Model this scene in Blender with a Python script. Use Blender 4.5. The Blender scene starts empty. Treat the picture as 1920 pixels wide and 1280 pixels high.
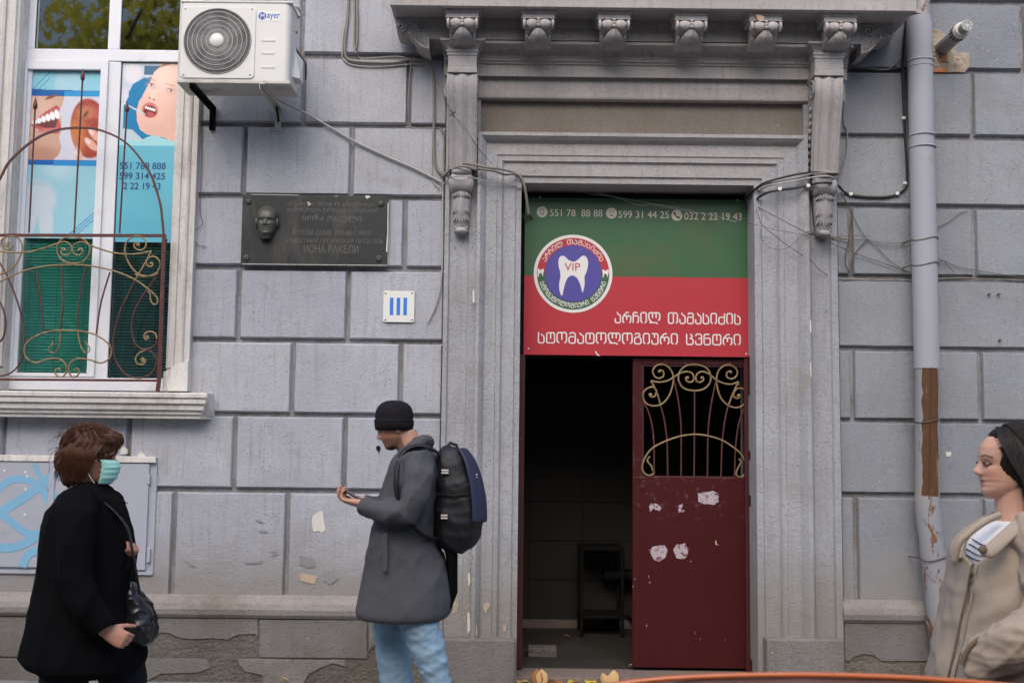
import bpy, math, random
import numpy as np
from mathutils import Matrix, Vector
random.seed(7); RNG = np.random.RandomState(7)
sc = bpy.context.scene
COL = sc.collection
# ------------------------------------------------------------------ camera
F_PX, HZ, CAM_Y, CAM_Z, ROLL = 2060.0, 190.0, -7.6, 1.62, 0.0115
PITCH = math.atan(HZ / F_PX)
cam_d = bpy.data.cameras.new('camera'); cam = bpy.data.objects.new('camera', cam_d); COL.objects.link(cam)
cam_d.sensor_width = 36; cam_d.lens = F_PX / 1920 * 36; cam_d.clip_end = 400; cam_d.clip_start = .05
CM = Matrix.Translation((0, CAM_Y, CAM_Z)) @ Matrix.Rotation(math.pi / 2 + PITCH, 4, 'X') @ Matrix.Rotation(ROLL, 4, 'Z')
cam.matrix_world = CM
cam_d.dof.use_dof = True; cam_d.dof.focus_distance = 7.4; cam_d.dof.aperture_fstop = 8.0
sc.camera = cam
# ------------------------------------------------------------------ world and sun (overcast)
SUN_EL, SUN_AZ = 45, 195      # azimuth: where the light comes from, degrees clockwise from +Y
w = bpy.data.worlds.new('World'); sc.world = w; w.use_nodes = True
nt = w.node_tree; bg = nt.nodes['Background']
sky = nt.nodes.new('ShaderNodeTexSky'); sky.sky_type = 'NISHITA'; sky.sun_disc = False
sky.sun_elevation = math.radians(SUN_EL); sky.sun_rotation = math.radians(SUN_AZ)
sky.air_density = 1.0; sky.dust_density = 3.0; sky.ozone_density = 1.0
nt.links.new(sky.outputs[0], bg.inputs[0]); bg.inputs[1].default_value = 0.15
sl = bpy.data.lights.new('sun', 'SUN'); so = bpy.data.objects.new('sun', sl); COL.objects.link(so)
sl.energy = 0.9; sl.angle = math.radians(70); sl.color = (1, .97, .93)
_a, _e = math.radians(SUN_AZ), math.radians(SUN_EL)
_d = Vector((math.sin(_a) * math.cos(_e), math.cos(_a) * math.cos(_e), math.sin(_e)))
so.rotation_euler = _d.to_track_quat('Z', 'Y').to_euler(); so.location = (-6, -8, 12)
sc.view_settings.view_transform = 'Standard'; sc.view_settings.look = 'None'
sc.view_settings.exposure = 0.90; sc.view_settings.gamma = 1
try: sc.view_settings.use_curve_mapping = False
except Exception: pass

def P(u, v, y):
    "point of the plane y=const that a spot of the 1920x1280 photograph shows"
    d = CM.to_3x3() @ Vector(((u - 960) / F_PX, -(v - 640) / F_PX, -1))
    t = (y - CAM_Y) / d.y
    return Vector((0, CAM_Y, CAM_Z)) + d * t
def PX(u, v, y): return P(u, v, y).x
def PZ(u, v, y): return P(u, v, y).z

# ------------------------------------------------------------------ objects
def tag(o, label=None, cat=None, group=None, kind=None):
    if label: o['label'] = label
    if cat: o['category'] = cat
    if group: o['group'] = group
    if kind: o['kind'] = kind
    return o
def empty(name, loc=(0, 0, 0), label=None, cat=None, group=None, parent=None):
    o = bpy.data.objects.new(name, None); COL.objects.link(o); o.location = loc
    o.empty_display_size = .05
    if parent: o.parent = parent; o.location = Vector(loc) - org(parent)
    return tag(o, label, cat, group)
ORG = {}
def org(o):
    v = Vector((0, 0, 0))
    while o is not None:
        v += o.location; o = o.parent
    return v
class MB:
    def __init__(s): s.v = []; s.f = []; s.sm = []; s.c = None
    def add(s, vs, fs, smooth=False):
        n = len(s.v); s.v += [tuple(p) for p in vs]
        s.f += [tuple(i + n for i in f) for f in fs]; s.sm += [smooth] * len(fs); return s
    def box(s, x0, x1, y0, y1, z0, z1):
        x0, x1 = min(x0, x1), max(x0, x1); y0, y1 = min(y0, y1), max(y0, y1); z0, z1 = min(z0, z1), max(z0, z1)
        return s.add([(x0,y0,z0),(x1,y0,z0),(x1,y1,z0),(x0,y1,z0),(x0,y0,z1),(x1,y0,z1),(x1,y1,z1),(x0,y1,z1)],
            [(0,3,2,1),(4,5,6,7),(0,1,5,4),(1,2,6,5),(2,3,7,6),(3,0,4,7)])
    def prism(s, poly, y0, y1):
        "poly: (x,z) outline seen from the camera, front face at y0, back at y1"
        a = sum(poly[i][0]*poly[(i+1)%len(poly)][1]-poly[(i+1)%len(poly)][0]*poly[i][1] for i in range(len(poly)))
        if a < 0: poly = poly[::-1]
        n = len(poly)
        vs = [(x, y0, z) for x, z in poly] + [(x, y1, z) for x, z in poly]
        fs = [tuple(range(n)), tuple(range(2*n-1, n-1, -1))]
        fs += [((i+1) % n, i, n+i, n+(i+1) % n) for i in range(n)]
        return s.add(vs, fs)
    def extr_x(s, prof, x0, x1, smooth=False):
        "prof: (y,z) outline, extruded along x"
        a = sum(prof[i][0]*prof[(i+1)%len(prof)][1]-prof[(i+1)%len(prof)][0]*prof[i][1] for i in range(len(prof)))
        if a < 0: prof = prof[::-1]
        n = len(prof)
        vs = [(x1, y, z) for y, z in prof] + [(x0, y, z) for y, z in prof]
        fs = [tuple(range(n)), tuple(range(2*n-1, n-1, -1))]
        fs += [((i+1) % n, i, n+i, n+(i+1) % n) for i in range(n)]
        return s.add(vs, fs, smooth)
    def extr_z(s, prof, z0, z1):
        "prof: (x,y) outline, extruded along z"
        a = sum(prof[i][0]*prof[(i+1)%len(prof)][1]-prof[(i+1)%len(prof)][0]*prof[i][1] for i in range(len(prof)))
        if a < 0: prof = prof[::-1]
        n = len(prof)
        vs = [(x, y, z1) for x, y in prof] + [(x, y, z0) for x, y in prof]
        fs = [tuple(range(n)), tuple(range(2*n-1, n-1, -1))]
        fs += [((i+1) % n, i, n+i, n+(i+1) % n) for i in range(n)]
        return s.add(vs, fs)
    def loft(s, rings, smooth=True, cap=True):
        n = len(rings[0]); vs = [p for r in rings for p in r]; fs = []
        for k in range(len(rings)-1):
            for i in range(n):
                a = k*n+i; b = k*n+(i+1) % n
                fs.append((a, b, b+n, a+n))
        if cap and smooth:      # caps on vertices of their own keep the side shading even
            s.add(vs, fs, True); k = len(rings)-1
            s.add(rings[0], [tuple(range(n-1, -1, -1))]); return s.add(rings[k], [tuple(range(n))])
        if cap: fs += [tuple(range(n-1, -1, -1)), tuple(range((len(rings)-1)*n, len(rings)*n))]
        return s.add(vs, fs, smooth)
    def tube(s, pts, r, seg=8, flat=None, cap=True):
        pts = [Vector(p) for p in pts]; n = len(pts)
        if n < 2: return s
        rs = r if hasattr(r, '__len__') else [r]*n
        rings = []; up = None
        for i, p in enumerate(pts):
            t = (pts[min(i+1, n-1)]-pts[max(i-1, 0)])
            if t.length < 1e-9: t = Vector((0, 0, 1))
            t.normalize()
            if up is None:
                up = Vector((0, 1, 0)) if abs(t.y) < .9 else Vector((1, 0, 0))
            a = (up - t*up.dot(t))
            if a.length < 1e-6: a = t.orthogonal()
            a.normalize(); b = t.cross(a); up = a
            ra = rs[i]; rb = rs[i]*(flat or 1)
            rings.append([p + a*math.cos(q)*ra + b*math.sin(q)*rb for q in [2*math.pi*k/seg for k in range(seg)]])
        return s.loft(rings, True, cap)
    def bar(s, pts, w, d, closed=False):
        "flat strip: w across in the xz plane, d along y"
        pts = [Vector(p) for p in pts]; n = len(pts); rings = []
        for i, p in enumerate(pts):
            t = pts[min(i+1, n-1)]-pts[max(i-1, 0)]; t.y = 0
            if t.length < 1e-9: t = Vector((1, 0, 0))
            t.normalize(); c = Vector((-t.z, 0, t.x))*w/2
            rings.append([p-c-Vector((0,d/2,0)), p+c-Vector((0,d/2,0)), p+c+Vector((0,d/2,0)), p-c+Vector((0,d/2,0))])
        return s.loft(rings, False)
    def ell(s, c, r, seg=16, rin=10, M=None):
        c = Vector(c); rings = []
        for k in range(1, rin):
            th = math.pi*k/rin
            rings.append([(r[0]*math.sin(th)*math.cos(2*math.pi*i/seg), r[1]*math.sin(th)*math.sin(2*math.pi*i/seg), -r[2]*math.cos(th)) for i in range(seg)])
        n = len(s.v)
        vs = [Vector(p) for q in rings for p in q]
        vs += [Vector((0, 0, -r[2])), Vector((0, 0, r[2]))]
        if M is not None: vs = [M @ p for p in vs]
        vs = [p + c for p in vs]; fs = []
        for k in range(len(rings)-1):
            for i in range(seg):
                a = k*seg+i; b = k*seg+(i+1) % seg
                fs.append((a, b, b+seg, a+seg))
        m = len(rings)*seg
        for i in range(seg):
            fs.append((m, (i+1) % seg, i)); q = (len(rings)-1)*seg
            fs.append((m+1, q+i, q+(i+1) % seg))
        return s.add(vs, fs, True)
    def lathe(s, c, prof, seg=20, axis='Z', smooth=None):
        "prof (r, h)"
        rings = []
        for r, h in prof:
            ring = []
            for i in range(seg):
                q = 2*math.pi*i/seg; a, b = r*math.cos(q), r*math.sin(q)
                p = (a, b, h) if axis == 'Z' else ((a, -h, b) if axis == '-Y' else (h, a, b))
                ring.append(Vector(c)+Vector(p))
            rings.append(ring)
        return s.loft(rings, (len(prof) > 4) if smooth is None else smooth)
    def grid(s, pts, nu, nv, smooth=True):
        fs = []
        for j in range(nv-1):
            for i in range(nu-1):
                a = j*nu+i; fs.append((a, a+1, a+nu+1, a+nu))
        return s.add(pts, fs, smooth)
    def build(s, name, mat, parent=None, bevel=0, label=None, cat=None, group=None, kind=None, attr=None, seg=2):
        o0 = org(parent) if parent is not None else Vector((0, 0, 0))
        A = np.array(s.v, dtype=np.float64).reshape(-1, 3)
        c = Vector(((A.min(0)+A.max(0))/2)); 
        me = bpy.data.meshes.new(name)
        me.from_pydata([tuple(p) for p in (A-np.array(c))], [], s.f)
        me.polygons.foreach_set('use_smooth', s.sm)
        if isinstance(mat, (list, tuple)):
            for m_ in mat: me.materials.append(m_)
        elif mat: me.materials.append(mat)
        if attr is not None:
            ca = me.color_attributes.new('Col', 'FLOAT_COLOR', 'POINT')
            ca.data.foreach_set('color', np.asarray(attr, dtype=np.float32).ravel())
        me.update()
        o = bpy.data.objects.new(name, me); COL.objects.link(o)
        if parent is not None: o.parent = parent
        o.location = c - o0
        if bevel:
            b = o.modifiers.new('bevel', 'BEVEL'); b.width = bevel; b.segments = seg; b.limit_method = 'ANGLE'; b.angle_limit = .6
        return tag(o, label, cat, group, kind)
def copy_tree(o, parent=None, loc=None):
    c = o.copy(); COL.objects.link(c); c.parent = parent if parent is not None else o.parent
    if loc is not None: c.location = loc
    for ch in [x for x in bpy.data.objects if x.parent == o]: copy_tree(ch, c)
    return c
def crv(pts, n=6, closed=False):
    "Catmull-Rom"
    pts = [tuple(p) for p in pts]; out = []; m = len(pts)
    if m < 3 and not closed: return [Vector(p) for p in pts]
    for i in range(m if closed else m-1):
        g = (lambda k: pts[k % m]) if closed else (lambda k: pts[min(max(k, 0), m-1)])
        p0, p1, p2, p3 = [np.array(g(i+k), float) for k in (-1, 0, 1, 2)]
        for k in range(n):
            t = k/n
            out.append(.5*((2*p1)+(-p0+p2)*t+(2*p0-5*p1+4*p2-p3)*t*t+(-p0+3*p1-3*p2+p3)*t**3))
    if not closed: out.append(np.array(pts[-1], float))
    return [tuple(p) for p in out]
def jag(pts, n=6, a=.01, rnd=random):
    "breaks a closed (x,z) outline into an uneven one"
    out = []; m = len(pts)
    for i in range(m):
        p, q = pts[i], pts[(i+1) % m]
        for k in range(n):
            t = k/n; out.append((p[0]+(q[0]-p[0])*t+rnd.uniform(-a, a), p[1]+(q[1]-p[1])*t+rnd.uniform(-a, a)))
    return out
# ------------------------------------------------------------------ materials
def nodes(name):
    m = bpy.data.materials.new(name); m.use_nodes = True; t = m.node_tree
    return m, t, t.nodes['Principled BSDF']
def N(t, typ, **k):
    n = t.nodes.new(typ)
    for a, b in k.items():
        if a.startswith('i_'):
            key = a[2:]; key = int(key) if key.isdigit() else key.replace('_', ' ')
            n.inputs[key].default_value = b
        else: setattr(n, a, b)
    return n
def L(t, a, b): t.links.new(a, b)
def ramp(t, src, stops):
    r = t.nodes.new('ShaderNodeValToRGB'); L(t, src, r.inputs[0]); e = r.color_ramp.elements
    while len(e) > 1: e.remove(e[-1])
    e[0].position = stops[0][0]; e[0].color = tuple(stops[0][1])+(1,) if hasattr(stops[0][1], '__len__') else (stops[0][1],)*3+(1,)
    for p, c in stops[1:]:
        x = e.new(p); x.color = tuple(c)+(1,) if hasattr(c, '__len__') else (c,)*3+(1,)
    return r.outputs[0]
def mix(t, fac, a, b, mode='MIX'):
    m = t.nodes.new('ShaderNodeMix'); m.data_type = 'RGBA'; m.blend_type = mode
    for i, x in ((0, fac), (6, a), (7, b)):
        if hasattr(x, 'links'): L(t, x, m.inputs[i])
        else: m.inputs[i].default_value = (tuple(x)+(1,)) if (hasattr(x, '__len__') and len(x) == 3) else x
    return m.outputs[2]
def pos(t, scale=(1, 1, 1), objspace=False):
    if objspace: g = t.nodes.new('ShaderNodeTexCoord').outputs['Object']
    else: g = t.nodes.new('ShaderNodeNewGeometry').outputs['Position']
    mp = t.nodes.new('ShaderNodeMapping'); mp.inputs['Scale'].default_value = scale; L(t, g, mp.inputs[0]); return mp.outputs[0]
def noise(t, vec, scale, detail=4, rough=.55, dist=0):
    n = t.nodes.new('ShaderNodeTexNoise'); L(t, vec, n.inputs['Vector']); n.inputs['Scale'].default_value = scale
    n.inputs['Detail'].default_value = detail; n.inputs['Roughness'].default_value = rough; n.inputs['Distortion'].default_value = dist
    return n.outputs[0]
def bump(t, bsdf, h, dist=.004, strength=1, chain=None):
    b = t.nodes.new('ShaderNodeBump'); b.inputs['Distance'].default_value = dist; b.inputs['Strength'].default_value = strength
    L(t, h, b.inputs['Height'])
    if chain is not None: L(t, chain, b.inputs['Normal'])
    L(t, b.outputs[0], bsdf.inputs['Normal']); return b.outputs[0]
def plain(name, col, rough=.5, metal=0, var=.12, vs=12, bmp=0, bs=60, spec=None, grime=None, gs=6, gt=(.5, .7), stretch=(1, 1, 1), objspace=False):
    m, t, b = nodes(name); v = pos(t, stretch, objspace)
    c = mix(t, noise(t, v, vs, 5), tuple(x*(1-var) for x in col), tuple(min(1, x*(1+var)) for x in col))
    if grime:
        c = mix(t, ramp(t, noise(t, v, gs, 6, .65), [(gt[0], 0), (gt[1], 1)]), c, grime)
    L(t, c, b.inputs['Base Color']); b.inputs['Roughness'].default_value = rough; b.inputs['Metallic'].default_value = metal
    if spec is not None: b.inputs['Specular IOR Level'].default_value = spec
    if bmp: bump(t, b, noise(t, v, bs, 3), bmp)
    return m
def plaster(name, col, dirt=(.24, .2, .17), dirt_amt=(.58, .8), grain=.0035, gs=75, speck=.62, low=None, top=None):
    m, t, b = nodes(name); v = pos(t)
    big = noise(t, v, 1.6, 5, .6, .3)
    c = mix(t, ramp(t, big, [(.3, 0), (.7, 1)]), tuple(x*.84 for x in col), tuple(x*1.12 for x in col))
    oi = t.nodes.new('ShaderNodeObjectInfo'); c = mix(t, oi.outputs['Random'], mix(t, 1.0, c, (.88, .89, .92), 'MULTIPLY'), mix(t, 1.0, c, (1.10, 1.085, 1.06), 'MULTIPLY'))
    fine = noise(t, pos(t, (1, 1, 1.6)), 38, 5, .75)
    c = mix(t, ramp(t, fine, [(.32, .6), (.47, 0)]), c, tuple(x*.55 for x in col))
    mid = noise(t, v, 7, 6, .7)
    c = mix(t, ramp(t, mid, [(.35, 0), (.75, .5)]), c, (col[0]*.93, col[1]*.88, col[2]*.8))
    # vertical run-off streaks
    st = noise(t, pos(t, (9, 9, .8)), 3, 4, .6)
    c = mix(t, ramp(t, st, [(.52, 0), (.8, .5)]), c, dirt)
    c = mix(t, ramp(t, noise(t, v, 2.8, 7, .72), [(dirt_amt[0], 0), (dirt_amt[1], .75)]), c, dirt)
    # little pits and chips
    vo = t.nodes.new('ShaderNodeTexVoronoi'); L(t, v, vo.inputs['Vector']); vo.inputs['Scale'].default_value = 46
    gate = ramp(t, noise(t, v, 5, 3), [(.42, 0.15), (.62, 1)])
    pit = ramp(t, vo.outputs['Distance'], [(.10, 1), (.17, 0)])
    pg = N(t, 'ShaderNodeMath', operation='MULTIPLY'); L(t, pit, pg.inputs[0]); L(t, gate, pg.inputs[1])
    c = mix(t, pg.outputs[0], c, tuple(x*.35 for x in col))
    vo2 = t.nodes.new('ShaderNodeTexVoronoi'); L(t, pos(t, (1, 1, 1.7)), vo2.inputs['Vector']); vo2.inputs['Scale'].default_value = 13
    chip = ramp(t, vo2.outputs['Distance'], [(.055, 1), (.075, 0)])
    cg = N(t, 'ShaderNodeMath', operation='MULTIPLY'); L(t, chip, cg.inputs[0]); L(t, ramp(t, noise(t, v, 1.9, 2), [(.55, 0), (.6, 1)]), cg.inputs[1])
    c = mix(t, cg.outputs[0], c, (.6, .57, .53))
    if low or top:
        sx = N(t, 'ShaderNodeSeparateXYZ'); L(t, pos(t), sx.inputs[0])
        wob = N(t, 'ShaderNodeMath', operation='MULTIPLY_ADD'); L(t, noise(t, v, 3, 5, .7), wob.inputs[0]); wob.inputs[1].default_value = .5; L(t, sx.outputs[2], wob.inputs[2])
        if low:
            c = mix(t, ramp(t, N_map(t, wob.outputs[0], low[0], low[1]), [(0, 1), (1, 0)]), c, low[2])
        if top:
            c = mix(t, ramp(t, N_map(t, wob.outputs[0], top[0], top[1]), [(0, 0), (1, 1)]), c, top[2])
    L(t, c, b.inputs['Base Color']); b.inputs['Roughness'].default_value = .88; b.inputs['Specular IOR Level'].default_value = .25
    g = noise(t, pos(t, (1, 1, 1.5)), gs, 4, .6)
    g2 = noise(t, v, 22, 5, .65)
    ad = N(t, 'ShaderNodeMath', operation='ADD'); L(t, g, ad.inputs[0]); L(t, g2, ad.inputs[1])
    sb = N(t, 'ShaderNodeMath', operation='SUBTRACT'); L(t, ad.outputs[0], sb.inputs[0]); L(t, pg.outputs[0], sb.inputs[1])
    bump(t, b, sb.outputs[0], grain*1.5)
    return m
def N_map(t, src, a, bb):
    mr = t.nodes.new('ShaderNodeMapRange'); L(t, src, mr.inputs[0]); mr.inputs[1].default_value = a; mr.inputs[2].default_value = bb; return mr.outputs[0]
def colattr(name, rough=.6, bmp=0, bs=200, sss=0, spec=.4):
    m, t, b = nodes(name); a = N(t, 'ShaderNodeAttribute', attribute_name='Col')
    c = mix(t, noise(t, pos(t), 60, 3), (.9, .9, .9), (1.08, 1.08, 1.08)); c = mix(t, 1.0, a.outputs['Color'], c, 'MULTIPLY')
    L(t, c, b.inputs['Base Color']); b.inputs['Roughness'].default_value = rough; b.inputs['Specular IOR Level'].default_value = spec
    if sss:
        b.inputs['Subsurface Weight'].default_value = sss; b.inputs['Subsurface Radius'].default_value = (.012, .005, .003)
    if bmp: bump(t, b, noise(t, pos(t), bs, 3), bmp)
    return m
def glass(name, tint=(.6, .9, .85), refl=1.0, base=.02):
    m = bpy.data.materials.new(name); m.use_nodes = True; t = m.node_tree; t.nodes.clear()
    o = t.nodes.new('ShaderNodeOutputMaterial'); tr = N(t, 'ShaderNodeBsdfTransparent'); tr.inputs[0].default_value = tuple(tint)+(1,)
    gl = N(t, 'ShaderNodeBsdfGlossy'); gl.inputs['Roughness'].default_value = .02; gl.inputs[0].default_value = (refl, refl, refl, 1)
    fr = N(t, 'ShaderNodeFresnel'); fr.inputs[0].default_value = 1.55
    ml = N(t, 'ShaderNodeMath', operation='MULTIPLY_ADD'); L(t, fr.outputs[0], ml.inputs[0]); ml.inputs[1].default_value = 1.1; ml.inputs[2].default_value = base
    mx = t.nodes.new('ShaderNodeMixShader'); L(t, ml.outputs[0], mx.inputs[0]); L(t, tr.outputs[0], mx.inputs[1]); L(t, gl.outputs[0], mx.inputs[2]); L(t, mx.outputs[0], o.inputs[0])
    return m
M = {}
M['wall_l'] = plaster('plaster_lilac_grey', (.41, .425, .472), low=(.9, 1.3, (.27, .255, .245)))
M['wall_r'] = plaster('plaster_blue_grey', (.262, .280, .308), low=(.9, 1.25, (.25, .245, .24)))
M['pil'] = plaster('plaster_pilaster', (.335, .345, .375), grain=.004, gs=55, low=(.75, 1.2, (.25, .235, .215)))
M['arch'] = plaster('plaster_lintel', (.36, .345, .35), grain=.002, low=None)
M['corn'] = plaster('plaster_cornice', (.37, .35, .35), grain=.0015)
M['fascia'] = plaster('plaster_fascia', (.42, .40, .405), grain=.0012)
M['frieze'] = plaster('plaster_frieze_stained', (.225, .20, .175), dirt=(.17, .125, .08), dirt_amt=(.48, .75), grain=.003)
M['joint'] = plaster('joint_dirty', (.31, .31, .325), dirt=(.13, .10, .08), dirt_amt=(.46, .66))
M['plinth'] = plaster('plinth_render', (.20, .19, .18), dirt=(.14, .12, .10), dirt_amt=(.45, .7), grain=.005)
M['stone'] = plaster('bare_stone', (.165, .148, .128), dirt=(.09, .075, .055), dirt_amt=(.4, .65), grain=.012, gs=30)
M['torus'] = plaster('base_moulding', (.27, .25, .24), dirt=(.17, .14, .11), dirt_amt=(.47, .7), grain=.004)
M['rubble'] = plain('broken_masonry', (.36, .30, .23), .95, var=.35, vs=20, bmp=.012, bs=30, grime=(.2, .15, .1), gs=14)
M['brick'] = plain('orange_brick', (.5, .2, .09), .95, var=.3, vs=25, bmp=.006, bs=60)
M['white_trim'] = plaster('cream_trim', (.68, .655, .62), dirt=(.22, .17, .12), dirt_amt=(.55, .78), grain=.0008)
M['pvc'] = plain('white_pvc', (.72, .73, .76), .35, var=.03, grime=(.5, .48, .45), gs=4, gt=(.62, .85))
M['pale_patch'] = plain('pale_patch', (.62, .59, .54), .9, var=.15, vs=30, bmp=.003)
M['tan_patch'] = plain('tan_patch', (.45, .34, .24), .9, var=.2, vs=30, bmp=.004)
M['ac'] = plain('ac_casing', (.66, .65, .62), .4, var=.03, vs=6, grime=(.36, .33, .28), gs=14, gt=(.66, .8))
M['ac_d'] = plain('ac_base', (.5, .48, .43), .55, var=.15, vs=10, grime=(.2, .17, .14), gs=9, gt=(.5, .75))
M['black'] = plain('black_plastic', (.008, .008, .009), .7, spec=.15)
M['dark'] = plain('dark_void', (.008, .008, .008), .8)
M['iron'] = plain('iron_maroon', (.085, .022, .02), .5, var=.3, vs=30, bmp=.001, grime=(.16, .10, .08), gs=20, gt=(.58, .75))
M['gold'] = plain('bronze_paint', (.26, .18, .085), .5, metal=.15, var=.25, vs=30, grime=(.12, .075, .04), gs=25, gt=(.5, .7))
M['blue'] = plain('blue_print', (.02, .18, .62), .5, var=.04)
M['enamel'] = plain('white_enamel', (.72, .72, .68), .35, var=.03, grime=(.4, .33, .25), gs=9, gt=(.68, .85))
M['screw'] = plain('rusty_screw', (.13, .11, .08), .6, metal=.4)
M['s_green'] = plain('sign_green', (.042, .115, .050), .33, var=.08, vs=3, grime=(.10, .095, .04), gs=3, gt=(.5, .9))
M['s_red'] = plain('sign_red', (.42, .034, .046), .33, var=.06, vs=3)
M['s_white'] = plain('sign_white', (.7, .68, .65), .4, var=.04)
M['s_cream'] = plain('sign_cream', (.56, .50, .40), .4, var=.05)
M['s_violet'] = plain('sign_violet', (.085, .07, .30), .33, var=.05)
M['s_redtxt'] = plain('sign_red_print', (.42, .035, .06), .4)
M['granite'] = plain('dark_granite', (.019, .021, .021), .42, var=.35, vs=40, grime=(.07, .068, .06), gs=5, gt=(.5, .75), stretch=(1, 1, .35))
M['engrave'] = plain('engraved_letters', (.10, .095, .085), .7, var=.35, vs=60)
M['bronze'] = plain('patinated_bronze', (.085, .085, .07), .42, metal=.35, var=.3, vs=30, bmp=.001, bs=90)
M['pipe'] = plain('pipe_paint', (.315, .32, .355), .8, var=.06, vs=3, grime=(.27, .2, .13), gs=2.2, gt=(.62, .8), bmp=.0006, bs=30)
M['cable_g'] = plain('cable_grey', (.2, .185, .165), .6, var=.2, vs=30)
M['cable_l'] = plain('cable_pale', (.36, .34, .32), .6, var=.15, vs=30)
M['cable_b'] = plain('cable_black', (.015, .015, .016), .45)
M['twine'] = plain('thin_wire', (.09, .075, .06), .7)
M['clip'] = plain('white_clip', (.75, .75, .72), .4)
M['asphalt'] = plain('asphalt', (.05, .05, .052), .9, var=.3, vs=60, bmp=.004, bs=120)
M['pave'] = plain('pavement_concrete', (.20, .195, .19), .9, var=.15, vs=8, bmp=.003, bs=80, grime=(.1, .095, .09), gs=3)
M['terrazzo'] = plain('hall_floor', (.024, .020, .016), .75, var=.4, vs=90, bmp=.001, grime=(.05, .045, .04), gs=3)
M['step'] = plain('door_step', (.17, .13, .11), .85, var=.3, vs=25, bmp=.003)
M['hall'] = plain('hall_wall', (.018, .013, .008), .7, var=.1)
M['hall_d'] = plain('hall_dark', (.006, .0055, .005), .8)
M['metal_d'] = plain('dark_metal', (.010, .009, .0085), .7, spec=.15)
M['cab'] = plain('cabinet_paint', (.38, .395, .45), .45, var=.06, vs=3, grime=(.27, .25, .23), gs=4, gt=(.6, .85), bmp=.0006, bs=25)
M['graf'] = plain('graffiti_blue', (.20, .42, .60), .5, var=.08, vs=6)
M['leaf_y'] = plain('leaf_yellow', (.55, .38, .03), .6, var=.2, vs=40)
M['leaf_t'] = plain('leaf_tan', (.48, .30, .12), .6, var=.2, vs=40)
M['leaf_b'] = plain('leaf_brown', (.28, .11, .035), .65, var=.25, vs=40)
M['slat'] = plain('blind_slat_green', (.16, .85, .70), .45, var=.05, vs=3)
M['slat_dim'] = plain('blind_slat_dimmed_green', (.06, .38, .33), .45, var=.05, vs=3)  # right-hand blinds get less light; that dimness is put into the colour
M['room'] = plain('room_dark', (.05, .055, .05), .9)
M['glass_t'] = glass('window_glass', (.90, .97, .95))
M['glass_top'] = glass('top_glass', (.25, .3, .28), 1.0, .7)
def rusty():
    m, t, b = nodes('rusty_pipe_steel'); v = pos(t, (1, 1, .35))
    n = noise(t, v, 16, 6, .7, .6)
    c = mix(t, noise(t, pos(t), 30, 4), (.055, .022, .011), (.125, .05, .018))
    c = mix(t, ramp(t, n, [(.60, 0), (.68, 1)]), c, (.28, .14, .05))
    L(t, c, b.inputs['Base Color']); b.inputs['Roughness'].default_value = .85; bump(t, b, n, .003); return m
M['rust'] = rusty()
def pipe_flaking():
    m, t, b = nodes('flaking_pipe_paint'); v = pos(t, (1, 1, .45))
    n = noise(t, v, 9, 7, .72, .8)
    c = mix(t, noise(t, pos(t), 3), (.215, .22, .24), (.26, .262, .285))
    c = mix(t, ramp(t, noise(t, pos(t, (1,1,.5)), 5, 6, .7), [(.5, 0), (.8, .7)]), c, (.32, .24, .15))
    f = ramp(t, n, [(.585, 0), (.60, 1)])
    c = mix(t, f, c, (.17, .07, .025))
    L(t, c, b.inputs['Base Color']); b.inputs['Roughness'].default_value = .65; bump(t, b, f, .0015); return m
M['flake'] = pipe_flaking()
def door_paint():
    m, t, b = nodes('door_maroon'); v = pos(t)
    c = mix(t, noise(t, pos(t, (1, 1, .3)), 3, 4), (.042, .0035, .0045), (.06, .005, .006))
    sx = N(t, 'ShaderNodeSeparateXYZ'); L(t, pos(t), sx.inputs[0])
    # worn grey-brown patches in a band below the opening, speckles everywhere
    band = ramp(t, N_map(t, sx.outputs[2], .85, 1.35), [(0, 0), (.4, .1), (.75, 1), (1, 1)])
    worn = ramp(t, noise(t, v, 13, 7, .75), [(.56, 0), (.64, 1)])
    k = N(t, 'ShaderNodeMath', operation='MULTIPLY'); L(t, band, k.inputs[0]); L(t, worn, k.inputs[1])
    k2 = N(t, 'ShaderNodeMath', operation='MULTIPLY'); L(t, k.outputs[0], k2.inputs[0]); k2.inputs[1].default_value = .7
    c = mix(t, k2.outputs[0], c, (.12, .085, .075))
    vo = t.nodes.new('ShaderNodeTexVoronoi'); L(t, pos(t, (1, 1, .55)), vo.inputs['Vector']); vo.inputs['Scale'].default_value = 17
    sp = ramp(t, vo.outputs['Distance'], [(.035, 1), (.05, 0)])
    gt_ = N(t, 'ShaderNodeMath', operation='MULTIPLY'); L(t, sp, gt_.inputs[0]); L(t, ramp(t, noise(t, v, 4, 2), [(.48, 0), (.52, 1)]), gt_.inputs[1])
    c = mix(t, gt_.outputs[0], c, (.5, .42, .38))
    L(t, c, b.inputs['Base Color']); b.inputs['Roughness'].default_value = .45; b.inputs['Specular IOR Level'].default_value = .3; bump(t, b, noise(t, v, 6, 4), .006); return m
M['door'] = door_paint()
M['frame_m'] = plain('door_frame_maroon', (.055, .008, .009), .5, var=.3, vs=20, grime=(.2, .17, .16), gs=12, gt=(.66, .72))
# ================================================================== ground
KY = -5.15   # kerb
g = MB().box(-40, 40, KY+.15, .3, -.3, 0).build('pavement', M['pave'], kind='structure')
MB().box(-40, 40, -60, KY, -.3, -.13).build('road', M['asphalt'], kind='structure')
kb = empty('kerb', (0, KY, 0)); kb['kind'] = 'structure'
for i in range(-10, 11): MB().box(i*1.0+.004, i*1.0+.996, KY+.001, KY+.149, -.29, .004).build('kerb_stone', M['plinth'], kb, .012)
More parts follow.
